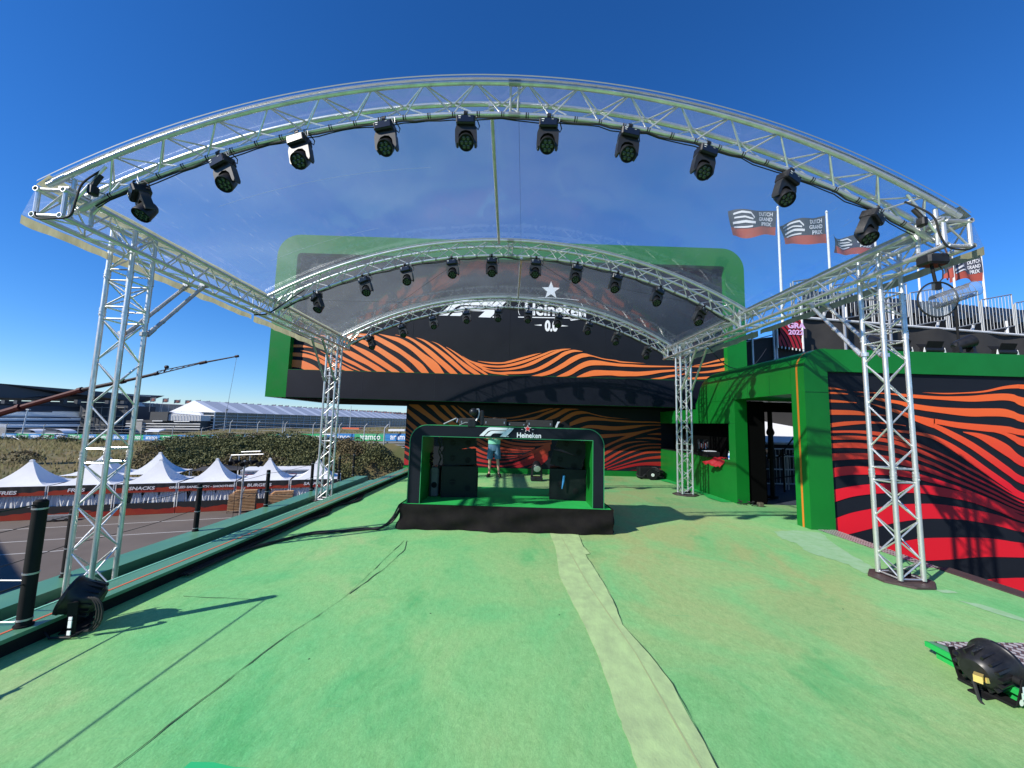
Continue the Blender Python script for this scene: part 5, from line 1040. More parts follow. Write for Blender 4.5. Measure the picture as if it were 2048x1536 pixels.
# cables and connector boxes at the roof corners
def drape(name, lb, P, r_=.012): return tag(MB().path(smooth_path(P), r_, 8).build(name, RUB), lb, 'cable', 'loose cables at the roof corners')
drape('corner_cable', 'black cable drooping below the left front corner of the roof', [(-4.05, 3.7, 4.05), (-4.14, 3.62, 3.85), (-4.16, 3.6, 3.66), (-4.2, 3.6, 3.5), (-4.35, 3.58, 3.46), (-4.5, 3.6, 3.47), (-4.55, 3.62, 3.54)], .009)
drape('corner_cable', 'black cable looping round the right front corner of the roof', [(4.0, 3.7, 4.0), (4.16, 3.6, 3.8), (4.22, 3.6, 3.6), (4.3, 3.6, 3.48), (4.45, 3.58, 3.45), (4.56, 3.6, 3.5)], .009)
drape('corner_cable', 'thin black cable sagging from the right side truss towards the grey scrim', [(4.5, 8.6, 3.5), (5.4, 9.3, 3.15), (6.6, 10.3, 3.35), (8.5, 12.5, 4.3)], .01)
drape('corner_cable', 'black cable drooping off the middle arch at the left side truss', [(-3.75, 7.0, 3.98), (-4.05, 6.95, 3.72), (-4.3, 6.9, 3.5), (-4.55, 6.9, 3.46)], .012)
t_ = thing('connector_box', 'black connector box strapped to the left front corner truss', 'box', (-4.08, 3.7, 3.95)); MB().bbox(-4.13, -4.07, 3.64, 3.72, 3.76, 3.86, .012).build('box_body', BLK, t_); MB().tube((-4.1, 3.68, 3.86), (-4.06, 3.7, 3.98), .02, 8).build('strain_relief', RUB, t_)
t_ = thing('connector_box', 'black connector box strapped to the right front corner truss', 'box', (4.12, 3.7, 3.9)); MB().bbox(4.11, 4.17, 3.64, 3.72, 3.73, 3.82, .012).build('box_body', BLK, t_); MB().tube((4.14, 3.68, 3.82), (4.08, 3.7, 3.92), .02, 8).build('strain_relief', RUB, t_)
# ---------------------------------------------------------------- lights on top of the green header
def flood(x, y, lb):
    t_ = thing('flood_light', lb, 'stage light', (x, y, ZT), 'floodlights on the green header')
    z = ZT
    for s_ in (-1, 1): MB().prism([(x+s_*.19-.03, y-.05, z), (x+s_*.19+.035, y-.05, z), (x+s_*.19+.005, y-.05, z+.14)], (0, .01, 0)).build('bracket', WHITE, t_)
    MB().tube((x-.17, y, z+.10), (x+.17, y, z+.10), .065, 16).build('lamp_body', BLK, t_)
    MB().box(-.15, .15, -.005, .005, 0, .12, MX.Translation((x-.02, y-.05, z+.14)) @ MX.Rotation(math.radians(25), 4, 'X')).build('barn_door', BLKM, t_)
    MB().box(-.15, .15, -.005, .005, 0, .10, MX.Translation((x-.02, y+.05, z+.15)) @ MX.Rotation(math.radians(-35), 4, 'X')).build('barn_door', BLKM, t_)
flood(7.86, 7.0, 'black floodlight with white triangular feet, just right of the nearer right tower')
flood(9.23, 7.0, 'black floodlight with white triangular feet at the right edge of the picture')
flood(7.25, 7.0, 'black floodlight mostly hidden behind the nearer right tower')
def topmover(x, y, lb, rz):
    t_ = thing('roof_moving_head', lb, 'stage light', (x, y, ZT), 'moving heads on the green header'); z = ZT
    MB().bbox(x-.16, x+.16, y-.13, y+.13, z, z+.07, .02).build('base', BLK, t_)
    for s_ in (-1, 1): MB().prism([(x+s_*.13-.03, y-.08, z+.07), (x+s_*.13+.03, y-.08, z+.07), (x+s_*.135+.025, y-.05, z+.27), (x+s_*.135-.025, y-.05, z+.27)], (0, .12, 0)).build('yoke_arm', BLK, t_)
    H = MX.Translation((x, y, z+.25)) @ MX.Rotation(math.radians(rz), 4, 'Z') @ MX.Rotation(math.radians(68), 4, 'Y')
    MB().lathe([(.05, -.17), (.085, -.14), (.10, -.05), (.115, .1), (.118, .16), (.10, .165)], H, 20).build('head', BLK, t_)
topmover(8.52, 7.05, 'shiny black moving head standing on the green header between two floodlights', -10)
topmover(7.02, 7.2, 'black moving head on the green header left of the nearer right tower', 150)
tag(MB().tube((8.86, 7.4, ZT-.1), (8.86, 7.4, 4.35), .02, 10).build('dark_pole', BLKM), 'thin dark pole rising behind the green header before the grandstand', 'pole')
# ---------------------------------------------------------------- paddock and terrain
G = -6.6
A0 = V((-37.34, 30.48, G)); RD = V((.93577, .35260, 0)); RN = V((-.35260, .93577, 0))
def rp(t, s=0, z=0): p = A0+RD*t+RN*s; return V((p.x, p.y, G+z))
BL = [(-160, 98), (-108, 88), (-55, 70), (-28, 56), (-13, 52.5), (5, 50), (60, 46)]; BZL = [-5.0, -4.5, -2.95, -1.62, -1.12, -1.1, -1.1]
def board(x):
    for i in range(len(BL)-1):
        if x <= BL[i+1][0] or i == len(BL)-2:
            f = (x-BL[i][0])/(BL[i+1][0]-BL[i][0]); f = max(0, min(1, f)); return BL[i][1]+(BL[i+1][1]-BL[i][1])*f, BZL[i]+(BZL[i+1]-BZL[i])*f
from mathutils import noise as NZ
def sstep(a, b, x): t = max(0, min(1, (x-a)/(b-a))); return t*t*(3-2*t)
def hgt(x, y):
    s_ = (V((x, y, 0))-V((A0.x, A0.y, 0))).dot(RN); yb, zb = board(x)
    s_b = (V((x, yb, 0))-V((A0.x, A0.y, 0))).dot(RN); s0 = 9.0
    nzv = NZ.noise(V((x*.08, y*.08, 0)))*.8+NZ.noise(V((x*.3, y*.3, 3)))*.25
    if s_ < s0: return G-.02
    if y < yb-1.5:
        f = min(1, (s_-s0)/max(4, s_b-1.2-s0)); return G+(zb-.25-G)*sstep(0, 1, f**.75)+nzv*math.sin(math.pi*f)*.7
    if y < yb+13: return zb-.25
    f = min(1, (y-yb-13)/30); z = zb-.25+nzv*.6*f
    return z+(2.6-.02*(x+60) if x > -95 else 0)*0+f*(1.3 if x > -90 else -.4)
def terr():
    m = MB(); NX, NY = 150, 110
    m.grid(lambda u, v: (lambda x, y: (x, y, hgt(x, y)))(-190+u*260, 34+(v**1.3)*190), NX, NY); return m
DUNE = mat('dune_grass', (.16, .12, .055), .95, 0, var=(.085, .095, .030), vs=.35, bump=.8, bs=6)
struct(terr().build('dune_hill', DUNE, loc=(0, 0, G), smooth=180))
struct(MB().add([(-4000, -1500, G-.35), (4000, -1500, G-.35), (4000, 6000, G-.35), (-4000, 6000, G-.35)], [(0, 1, 2, 3)]).build('ground', mat('far_ground', (.12, .11, .06), .95, 0, var=(.16, .13, .07), vs=.01), loc=(0, 0, G)))
struct(MB().add([(-170, -60, G), (-5.3, -60, G), (-5.3, 60, G), (-170, 20, G)], [(0, 1, 2, 3)]).build('paddock_asphalt', ASPH, loc=(0, 0, G)))
m = MB()
for s_, t0, t1 in ((-3.0, -20, 17.5), (-6.6, -14, 14.5), (-9.5, -14, 9)): m.add([rp(t0, s_, .004), rp(t1, s_+.0, .004), rp(t1, s_+.1, .004), rp(t0, s_+.1, .004)], [(0, 1, 2, 3)])
struct(m.build('painted_line', mat('road_white', (.6, .58, .54), .7), loc=(0, 0, G)))
struct(MB().add([(x, board(x)[0]+.8, board(x)[1]-.2) for x in range(-160, 61, 10)]+[(x, board(x)[0]+13, board(x)[1]-.2) for x in range(60, -161, -10)], [tuple(range(46))]).build('race_track', mat('track_asphalt', (.10, .10, .105), .85), loc=(0, 0, 0), smooth=0))
# big stand outside the left edge: throws the stepped shadow on the paddock
t = thing('grandstand', 'tall stepped stand just outside the left edge of the picture shading the paddock', 'grandstand', (-52, 10, G))
a = V((-49.5, 17.9, 0)); b = V((-36.0, 8.9, 0)); d = (b-a).normalized(); nn = V((d.y, -d.x, 0)); nn = nn if nn.x < 0 else -nn
m = MB(); H_ = 11.8
for i in range(14):
    hh = H_-i*.0; p0 = a+nn*i*.9; p1 = b+d*30+nn*i*.9
    m.prism([(p0.x, p0.y, G), (p1.x, p1.y, G), (p1.x, p1.y, G+H_-.6*(13-i) if False else G+H_-.35*i), (p0.x, p0.y, G+H_-.35*i)], nn*.9)
m.build('tier', SCRIM, t)
# ---------------------------------------------------------------- pagoda food tents
FASC = mat('banner_black', (.02, .02, .022), .6); FRED = mat('banner_red', (.42, .05, .015), .6, var=(.36, .02, .012), vs=.6); WAV = FRED
TB = [-6.5, -2.1, 2.32, 6.34, 10.42, 14.55, 18.8, 23.0]
names = ['LOADED FRIES', 'LOADED FRIES', 'CHURROS & PANCAKES', 'SNACKS', 'GRILLED SANDWICH - SMOOTHIES', 'BURGERS', 'SATAY']
names[2] = 'FRIES'; names[0] = ''
def pagoda_canopy(m_, t0, t1, s0, s1, ze_, zp):
    ct, cs = (t0+t1)/2, (s0+s1)/2; N = 7
    def c(i, j): return [(t0, s0), (t1, s0), (t1, s1), (t0, s1)][i]
    for i in range(4):
        (ta, sa), (tb, sb) = [(t0, s0), (t1, s0), (t1, s1), (t0, s1)][i], [(t0, s0), (t1, s0), (t1, s1), (t0, s1)][(i+1) % 4]
        vs = []
        for k in range(N+1):
            f = k/N; w_ = 1-f*.944; z = ze_+(zp-ze_)*(f**2.2 if f < 1 else 1)
            for j in range(5):
                g = j/4; sag = .10*math.sin(math.pi*g)*(1-f)*math.sin(math.pi*min(1, f*1.3+.1))
                t_ = ta+(tb-ta)*g; s_ = sa+(sb-sa)*g; vs.append(rp(ct+(t_-ct)*w_*(1-sag), cs+(s_-cs)*w_*(1-sag), z))
        m_.add(vs, [(k*5+j, k*5+j+1, (k+1)*5+j+1, (k+1)*5+j) for k in range(N) for j in range(4)])
    vs = [rp(ct+a_*(t1-t0)*.028, cs+b_*(s1-s0)*.028, zp+c_) for c_ in (0, .12) for a_, b_ in ((-1, -1), (1, -1), (1, 1), (-1, 1))]
    vs += [rp(ct+a_*(t1-t0)*.012, cs+b_*(s1-s0)*.012, zp+.19) for a_, b_ in ((-1, -1), (1, -1), (1, 1), (-1, 1))]
    m_.add(vs, [(0, 1, 5, 4), (1, 2, 6, 5), (2, 3, 7, 6), (3, 0, 4, 7), (4, 5, 9, 8), (5, 6, 10, 9), (6, 7, 11, 10), (7, 4, 8, 11), (8, 9, 10, 11)])
lbs = ['white pagoda tent with no sign readable at the far left edge', 'white pagoda tent at the left edge with the sign ending in DED FRIES', 'white pagoda tent seen through the nearer left tower, sign ending in ES', 'white pagoda tent with a SNACKS banner', 'white pagoda tent with the GRILLED SANDWICH and SMOOTHIES banner', 'white pagoda tent with the BURGERS banner', 'white pagoda tent with the SATAY banner behind the farther left tower']
WD = 4.2
for i in range(7):
    t0, t1 = TB[i], TB[i+1]; p = rp((t0+t1)/2, 2)
    t = thing('pagoda_tent', lbs[i], 'tent', p, 'pagoda tents of the food court')
    m = MB(); pagoda_canopy(m, t0+.06, t1-.06, 0, WD, 2.5, 4.16); m.build('canopy', TENTW, t, smooth=50)
    m = MB()
    def fs(u, v): return rp(t0+.1+(t1-t0-.2)*u, -.02+.015*math.sin(u*40), 2.5-.69*v)
    m.grid(fs, 20, 1).build('fascia', FASC, t)
    m = MB(); P = []
    for j in range(41):
        u = j/40; zt_ = 2.5-.40-.075*math.sin(u*9+i*1.3)-.03*math.sin(u*31+i); P.append((rp(t0+.1+(t1-t0-.2)*u, -.045, zt_), rp(t0+.1+(t1-t0-.2)*u, -.045, 1.80)))
    vs = [q for pq in P for q in pq]; m.add(vs, [(2*j, 2*j+1, 2*j+3, 2*j+2) for j in range(40)]).build('fascia_wave', FRED, t, smooth=0)
    if names[i]:
        c_ = rp((t0+t1)/2-(.9 if i == 1 else .3), -.07, 2.13 if i != 1 else 2.06); sz = .36 if i != 4 else .235
        text(names[i], sz, face_dir(c_, RD), LWHITE, 'lettering', t, .003, .010, .12, 1.25)
    m = MB()
    for tt in (t0+.08, t1-.08):
        for ss in (0.03, WD-.03): m.tube(rp(tt, ss, 0), rp(tt, ss, 2.5), .05, 8)
    m.build('pole', WHITE, t)
    m = MB()
    m.grid(lambda u, v: rp(t0+.1+(t1-t0-.2)*u, WD-.1+.05*math.sin(u*70), 2.3*v), 60, 1)
    for s_ in (t0+.1, t1-.1): m.grid(lambda u, v: rp(s_+.04*math.sin(u*50), WD*u, 2.3*v), 30, 1)
    m.build('side_curtain', TENTW, t)
    # gathered front curtains
    for tc_ in (t0+.35, t0+1.4, t0+2.3, t0+3.2, t1-.4):
        wv_ = random.uniform(.45, .95)
        MB().grid(lambda u, v: rp(tc_+(u-.5)*wv_*(1+.6*(1-v))+.03*math.sin(u*20), .12+.05*math.sin(u*26), .93+.86*v), 10, 3).build('tied_curtain', TENTW, t)
    m = MB()
    m.box(0, 1, 0, 1, 0, 1) if 0 else None
    c0 = rp(t0+.02, .0, 0); c1 = rp(t1-.02, 0, 0); m.prism([c0, c1, c1+V((0, 0, .93)), c0+V((0, 0, .93))], RN*.5); m.build('counter', FASC, t)
    m = MB(); P = []
    for j in range(41):
        u = j/40; P.append((rp(t0+.02+(t1-t0-.04)*u, -.02, .46+.07*math.sin(u*7+i*2)+.025*math.sin(u*33)), rp(t0+.02+(t1-t0-.04)*u, -.02, .02)))
    vs = [q for pq in P for q in pq]; m.add(vs, [(2*j, 2*j+1, 2*j+3, 2*j+2) for j in range(40)]).build('counter_wave', FRED, t, smooth=0)
    m = MB()
    for tt in (t0+.3, t1-.25):
        q0 = rp(tt-.14, 1.0, 0); m.prism([q0, rp(tt+.14, 1.0, 0), rp(tt+.14, 1.0, 1.9), rp(tt-.14, 1.0, 1.9)], RN*.1)
    m.build('dark_door', BLKM, t)
    for j in range(3):
        tt = t0+.7+j*1.15+random.uniform(-.2, .2); q = thing('counter_appliance', '%s small black appliance on the counter of the %s tent' % (['left', 'middle', 'right'][j], ['far left', 'DED FRIES', 'half hidden ES', 'SNACKS', 'SANDWICH', 'BURGERS', 'SATAY'][i]), 'appliance', rp(tt, .25, .93), 'small black appliances on the tent counters')
        m = MB(); c_ = rp(tt, .25, .93); m.bbox(c_.x-.13, c_.x+.13, c_.y-.1, c_.y+.1, c_.z, c_.z+.16, .03).build('casing', BLKM, q); MB().tube(c_+V((0, 0, .16)), c_+V((0, 0, .2)), .07, 10).build('lid', BLK, q)
for (tc_, s0, zp, lb, mm) in ((.9+.9, 6.2, 4.55, 'white pagoda tent in the back row between the two leftmost peaks', TENTW), (6.0, 6.2, 4.6, 'white pagoda tent in the back row just right of the nearer left tower', TENTW), (10.6, 8.4, 3.35, 'small dark grey pagoda canopy in the back row between two white peaks', SCRIM)):
    t = thing('pagoda_tent', lb, 'tent', rp(tc_, s0+2), 'pagoda tents of the food court')
    m = MB(); pagoda_canopy(m, tc_-2.2, tc_+2.2, s0, s0+4.2, 2.5, zp-.35); m.build('canopy', mm, t, smooth=50)
    m = MB()
    for tt in (tc_-2.1, tc_+2.1):
        for ss in (s0+.05, s0+4.1): m.tube(rp(tt, ss, 0), rp(tt, ss, 2.5), .05, 8)
    m.build('pole', WHITE, t)
# white container shed behind the burger tents
t = thing('white_shed', 'long low white corrugated shed behind the BURGERS and SATAY tents', 'shed', rp(18, 8))
m = MB(); a, b = rp(13.2, 7.5), rp(20.6, 7.5)
m.prism([a, b, b+V((0, 0, 2.5)), a+V((0, 0, 2.5))], RN*3)
for i in range(60):
    q = a.lerp(b, i/60)-RN*.02; m.tube(q+V((0, 0, .1)), q+V((0, 0, 2.4)), .03, 4)
m.build('corrugated_wall', WHITE, t)
m = MB(); m.prism([a-RN*.3+V((0, 0, 2.5)), b-RN*.3+V((0, 0, 2.5)), b-RN*.3+V((0, 0, 2.62)), a-RN*.3+V((0, 0, 2.62))], RN*3.6); m.build('roof', TENTW, t)
tag(MB().prism([rp(13.4, 7.3, 2.05), rp(18.4, 7.3, 2.05), rp(18.4, 7.3, 2.16), rp(13.4, 7.3, 2.16)], RN*.08).build('red_rail', REDC), 'thin red bar along the front of the white shed', 'rail')
# stacked wooden deck chairs
def chairs(t_c, s_c, n, lb):
    t = thing('deck_chair_stack', lb, 'deck chair stack', rp(t_c, s_c), 'stacked wooden deck chairs')
    m = MB()
    for i in range(n):
        z = .22+i*.125; sl = .12
        a = rp(t_c-1.0+.02*i*0, s_c-.35, z); b = rp(t_c+1.0, s_c-.35, z)
        m.prism([a, b, b+V((0, 0, .06)), a+V((0, 0, .06))], RN*.07)
        m.prism([a+RN*.5, b+RN*.5, b+RN*.5+V((0, 0, .06)), a+RN*.5+V((0, 0, .06))], RN*.07)
    for i in range(3):
        a = rp(t_c-.8+.1*i, s_c-.1, .22+n*.125+i*.1); b = rp(t_c+1.0, s_c-.1, .22+n*.125+i*.1); m.prism([a, b, b+V((0, 0, .05)), a+V((0, 0, .05))], RN*.4)
    m.build('slat', WOODP, t)
    m = MB()
    for q in (-1.0, 1.0):
        for e in (-.3, .2): m.tube(rp(t_c+q, s_c+e, 0), rp(t_c+q*.96, s_c+e, .3+n*.125), .03, 6)
    m.prism([rp(t_c-.97, s_c-.2, .2), rp(t_c+.97, s_c-.2, .2), rp(t_c+.97, s_c-.2, .1+n*.125), rp(t_c-.97, s_c-.2, .1+n*.125)], RN*.3)  # dark backing added to paint the shade in the gaps between slats
    m.build('leg_gap_shade', mat('dark_wood_gap_shade', (.08, .06, .05), .7), t)
chairs(15.4, -.9, 11, 'stack of striped wooden deck chairs on the left, before the BURGERS counter')
chairs(18.2, -.5, 9, 'stack of striped wooden deck chairs on the right, just past the BURGERS tent post')
for i in range(4):
    c_ = rp(19.9+i*.5, -.6); t = thing('folding_chair', 'white folded chair %s beside the deck chair stacks' % ['nearest', 'second', 'third', 'last'][i], 'chair', c_, 'white folding chairs by the tents')
    MB().path([c_+V((0, 0, 0)), c_+V((.25, .05, .9)), c_+V((.3, .45, .95))], .03, 6).path([c_+V((.3, 0, 0)), c_+V((.05, .05, .9))], .03, 6).build('frame', WHITE, t)
    MB().box(c_.x, c_.x+.3, c_.y, c_.y+.35, c_.z+.42, c_.z+.46).build('seat', WHITE, t)
# small trolley by the counter at the left
t = thing('silver_trolley', 'low silver equipment trolley at the foot of the counter, seen through the nearer left tower', 'trolley', rp(3.2, -.9))
a = rp(2.6, -1.1); MB().prism([a+V((0, 0, .12)), rp(4.4, -1.1, .12), rp(4.4, -1.1, .42), a+V((0, 0, .42))], RN*.6).build('body', STEEL, t)
m = MB()
for tt in (2.8, 3.5, 4.2): m.tube(rp(tt, -1.14, .12), rp(tt, -1.10, .12), .11, 12)
m.build('wheel', RUB, t)
# light mast
c_ = V((-21.6, 33.3, G)); t = thing('light_mast', 'tall steel stand with wires carrying a cluster of black stage lamps before the tents', 'light mast', c_)
MB().tube(c_, c_+V((0, 0, 4.6)), .075, 10).tube(c_+V((.0, 0, 1.8)), c_+V((.22, 0, 2.4)), .05, 8).build('mast', STEEL, t)
MB().tube(c_+V((-.55, 0, 0)), c_+V((-.55, 0, 4.4)), .02, 6).tube(c_+V((-.38, .3, 0)), c_+V((-.38, .3, 4.4)), .012, 6).build('guy_wire', RUB, t)
m = MB().tube(c_+V((-1.15, 0, 5.0)), c_+V((1.5, 0, 5.15)), .05, 8).tube(c_+V((-.6, .4, 5.25)), c_+V((1.0, .4, 5.35)), .05, 8).tube(c_+V((-1.1, 0, 5.0)), c_+V((-1.3, 0, 4.3)), .05, 8).tube(c_+V((-.5, 0, 5.0)), c_+V((-.5, 0, 4.5)), .04, 8).tube(c_+V((.4, 0, 5.0)), c_+V((.4, 0, 4.5)), .04, 8); m.build('cross_bar', STEEL, t)
for i in range(6):
    q = c_+V((-1.1+.48*i, 0, 4.45+.08*math.sin(i*2.1))); e = V((random.uniform(-.3, .3), -.35, -.15))
    MB().tube(q-e*.5, q+e*.7, .13, 12, .20).tube(q+V((0, 0, 0)), q+V((0, 0, .35)), .04, 6).build('lamp', BLKM, t)
# ---------------------------------------------------------------- scrub on the dune
def leafmat(nm, a, b): return mat(nm, a, .7, 0, var=b, vs=.9, spec=.25)
L1 = leafmat('scrub_leaf', (.095, .105, .038), (.145, .15, .062)); L2 = leafmat('dry_scrub_leaf', (.14, .10, .05), (.17, .15, .07))
def clump(m, c, r, n, sz, flat=.8):
    for _ in range(n):
        a = random.uniform(0, 6.283); zc = random.uniform(-.15, 1); rr = math.sqrt(max(0, 1-zc*zc))*random.uniform(.72, 1.05)
        p = c+V((math.cos(a)*rr*r, math.sin(a)*rr*r, zc*r*flat)); q = V((random.gauss(0, 1), random.gauss(0, 1), random.gauss(0, .8)+.5)).normalized()
        e = q.orthogonal().normalized()*sz*random.uniform(.5, 1.2); f = q.cross(e)*random.uniform(.5, .9); k = len(m.v)
        m.v += [tuple(p+e), tuple(p+f), tuple(p-e), tuple(p-f)]; m.f.append((k, k+1, k+2, k+3)); m.m.append(m.c)
m = MB(); m2 = MB(); random.seed(11); cnt = 0
tries = 0
while cnt < 300 and tries < 20000:
    tries += 1
    x = random.uniform(-62, 8); yb, zb = board(x); s_b = yb; y = random.uniform(38, yb-2.2)
    s_ = (V((x, y, 0))-V((A0.x, A0.y, 0))).dot(RN)
    if s_ < 10.2: continue
    f = (y-38)/(yb-38); ppx = 1010+780*x/y
    dens = sstep(230, 420, ppx)
    if ppx < 430 and f > .90-.5*(1-dens): continue
    if random.random() > dens+.05*(1-dens): continue
    if ppx > 770 and random.random() < .3: continue
    r = random.uniform(1.0, 2.3)*(1.05 if f > .75 and 380 < ppx < 640 else .85); z = hgt(x, y)
    dry = (NZ.noise(V((x*.12, y*.12, 7))) > .22) or ppx < 330
    clump(m2 if dry else m, V((x, y, z-.1)), r, int(270*r), .115); cnt += 1
tag(m.build('dune_scrub', L1, loc=(-30, 50, G), smooth=0), 'dense green scrub covering the dune slope behind the tents', 'scrub', kind='stuff')
tag(m2.build('dry_scrub', L2, loc=(-30, 50, G), smooth=0), 'brownish dry scrub scattered over the dune slope', 'scrub', kind='stuff')
for i, (px_l, yy, rr) in enumerate(((28, 84, 1.5), (60, 81, 2.9), (138, 80, 3.2), (172, 74, 2.6), (118, 84, 1.6), (205, 70, 2.4))):
    xx = (px_l-1010)/780*yy; zz = hgt(xx, yy)-.2; m = MB(); 
    for j in range(6): clump(m, V((xx+random.uniform(-1, 1)*rr, yy+random.uniform(-1, 1), zz+random.uniform(-.2, .4))), rr*random.uniform(.3, .5), 150, .15)
    sb = thing('dune_shrub', ['small round shrub at the far left on the grassy dune', 'wide low shrub on the grass just below the fence, left of the tower', 'broad shrub on the dune directly behind the nearer left tower', 'greyish shrub between the tower legs above the tent peaks', 'small shrub beside the white marker under the fence', 'shrub on the slope just right of the nearer left tower'][i], 'shrub', (xx, yy, zz), 'lone shrubs on the grassy dune')
    m.build('foliage', L1 if i % 2 else L2, sb, smooth=0)
    MB().tube((xx, yy, zz-.3), (xx, yy, zz+.6), .1, 6).tube((xx, yy, zz), (xx+.5, yy, zz+.7), .06, 6).build('stem', mat('stem', (.07, .05, .03), .9), sb)
# grass tufts
m = MB(); random.seed(5)
for _ in range(16000):
    x = random.uniform(-130, -20); yb, zb = board(x); y = random.uniform(40, yb-1) if random.random() < .75 else random.uniform(yb+13, yb+50)
    s_ = (V((x, y, 0))-V((A0.x, A0.y, 0))).dot(RN)
    if s_ < 9.6: continue
    z = hgt(x, y); h_ = random.uniform(.2, .6); a = random.uniform(-.3, .3); w_ = random.uniform(.08, .2); k = len(m.v)
    m.v += [(x-w_, y, z-.05), (x+w_, y+random.uniform(-.1, .1), z-.05), (x+a, y, z+h_)]; m.f.append((k, k+1, k+2)); m.m.append(0)
tag(m.build('dune_grass', mat('dune_grass_blades', (.19, .145, .065), .9, 0, var=(.115, .12, .04), vs=.4), loc=(-60, 60, G), smooth=0), 'short dry grass over the dune slopes', 'grass', kind='stuff')
# ---------------------------------------------------------------- trackside boards, debris fence, guard rail
BG = mat('board_green', (.02, .32, .12), .5); BB = mat('board_blue', (.02, .17, .42), .5); BT = mat('board_teal', (.02, .25, .30), .5)
def bpt(d):  # point at distance d along board line from the right end
    P = [V((BL[i][0], BL[i][1], BZL[i])) for i in range(len(BL)-1, -1, -1)][1:]
    for a, b in zip(P[:-1], P[1:]):
        L_ = (b-a).length
        if d <= L_: return a.lerp(b, d/L_), (a-b).normalized()
        d -= L_
    return P[-1], (P[-2]-P[-1]).normalized()
tm = None; d = 3.0; i = 0
while d < 122:
    wid = 4.6; p, e = bpt(d); q, _ = bpt(d+wid); col = BG if i % 2 == 0 else BB; rd = (p-q).normalized()
    t = thing('trackside_board', '%s advertising board beside the track, number %d from the right' % ('green' if i % 2 == 0 else 'blue', i+1), 'board', q, 'advertising boards along the track')
    nr = V((-rd.y, rd.x, 0))
    MB().prism([q+V((0, 0, .05)), p+V((0, 0, .05)), p+V((0, 0, 1.05)), q+V((0, 0, 1.05))], nr*.06).build('panel', col, t)
    MB().prism([q-nr*.004+V((0, 0, .05)), q.lerp(p, .04)-nr*.004+V((0, 0, .05)), q.lerp(p, .01)-nr*.004+V((0, 0, 1.05)), q-nr*.004+V((0, 0, 1.05))], nr*.002).build('colour_wedge', BT, t)
    if tm is None:
        tm = text('aramco', 1.08, MX.Identity(4), LWHITE, 'lettering', None, .004, .006, 0, 1.0)
        tm.parent = t; base_t = tm
        tt = tm
    else:
        tt = tm.copy(); C.objects.link(tt); tt.parent = t
    M_ = face_dir(p.lerp(q, .48)-nr*.02+V((0, 0, .60)), rd); M_.translation -= q
    tt.matrix_basis = M_
    i += 1; d += wid+.02
t = thing('guard_rail', 'grey steel guard rail running below the coloured boards', 'guard rail', (-28, 54, -2))
m = MB(); P = [bpt(k)[0] for k in range(0, 150, 3)]
for zz in (-.12, -.42, -.72): m.path([p+V((0, -.8, zz)) for p in P], .10, 4)
m.build('rail', mat('rail_grey', (.22, .23, .24), .5, .4), t)
m = MB()
for p in P: m.tube(p+V((0, -.75, -1.1)), p+V((0, -.75, 0)), .06, 6)
m.build('post', STEEL, t)
def fence_post(lb, x, y, zb_, h_):
    t = thing('fence_post', lb, 'fence post', (x, y, zb_), 'bent posts of the debris fence')
    MB().path([(x, y, zb_), (x, y, zb_+h_*.86), (x+.05, y, zb_+h_*.9), (x+.42*h_/4, y-.1, zb_+h_)], .06*h_/4+.015, 6).build('bent_pole', STEEL, t)
FPX = [40, 112, 178, 242, 302, 362, 420, 477, 531, 584, 635, 685, 733, 772]
fp = []
for i, px in enumerate(FPX):
    f = i/13; D = 84*(1-f)+50*f if px > 300 else 85-(px-40)/260*15
    x = (px-1011)/780*D
    if px > 300: D = board(x)[0]-1.2; x = (px-1011)/780*D; D = board(x)[0]-1.2
    zb_ = hgt(x, D-2)-.1; ztop = CH-((12 if px > 450 else 20)+ (8 if px < 200 else 0))*D/780
    ztop = CH-(8 if px > 450 else 23)*D/780 if px > 200 else CH-25*D/780
    fp.append(V((x, D, ztop-.3))); fence_post('bent steel debris fence post, number %d from the left' % (i+1), x, D, zb_, ztop-zb_)
m = MB()
for a, b in zip(fp[:-1], fp[1:]):
    for k in range(5): m.tube(a-V((0, 0, .55*k)), b-V((0, 0, .55*k)), .016, 4, cap=False)
for k in range(12): m.tube(fp[0]+V((-70, 6, -.02-.22*k)), fp[0]+V((0, 0, -.02-.22*k)), .05, 4, cap=False)
tag(m.build('fence_wire', STEEL), 'long horizontal cables of the debris fence along the track', 'fence wire')
# ---------------------------------------------------------------- long white hospitality tent with dark glass front
GL = mat('dark_glass', (.03, .045, .06), .2, 0, var=(.05, .07, .09), vs=.15)
t = thing('hospitality_tent', 'very long white tent hall with dark glazed front stretching into the distance', 'tent hall', (-95, 140, -2.6))
HA = V((-92.5, 126, 0)); HB = V((-62, 330, 0)); hd = (HB-HA).normalized(); hn = V((hd.y, -hd.x, 0)); back = -hn; WID = 16; NB = 24; HL = (HB-HA).length
def hp(s_, w_, z): q = HA+hd*s_+back*w_; return V((q.x, q.y, z))
EZ, RZ, FZ = 2.75, 6.3, -2.6
R1 = mat('tent_roof_white', (.8, .8, .8), .5); R2 = mat('tent_roof_grey', (.52, .53, .55), .5)
m = MB()
for i in range(NB):
    s0_, s1_ = HL*i/NB, HL*(i+1)/NB; m.c = 0
    m.add([hp(s0_, -.4, EZ), hp(s0_+(s1_-s0_)*.3, -.4, EZ), hp(s0_+(s1_-s0_)*.3, WID/2, RZ), hp(s0_, WID/2, RZ)], [(0, 1, 2, 3)]); m.c = 1
    m.add([hp(s0_+(s1_-s0_)*.3, -.4, EZ), hp(s1_, -.4, EZ), hp(s1_, WID/2, RZ), hp(s0_+(s1_-s0_)*.3, WID/2, RZ)], [(0, 1, 2, 3)])
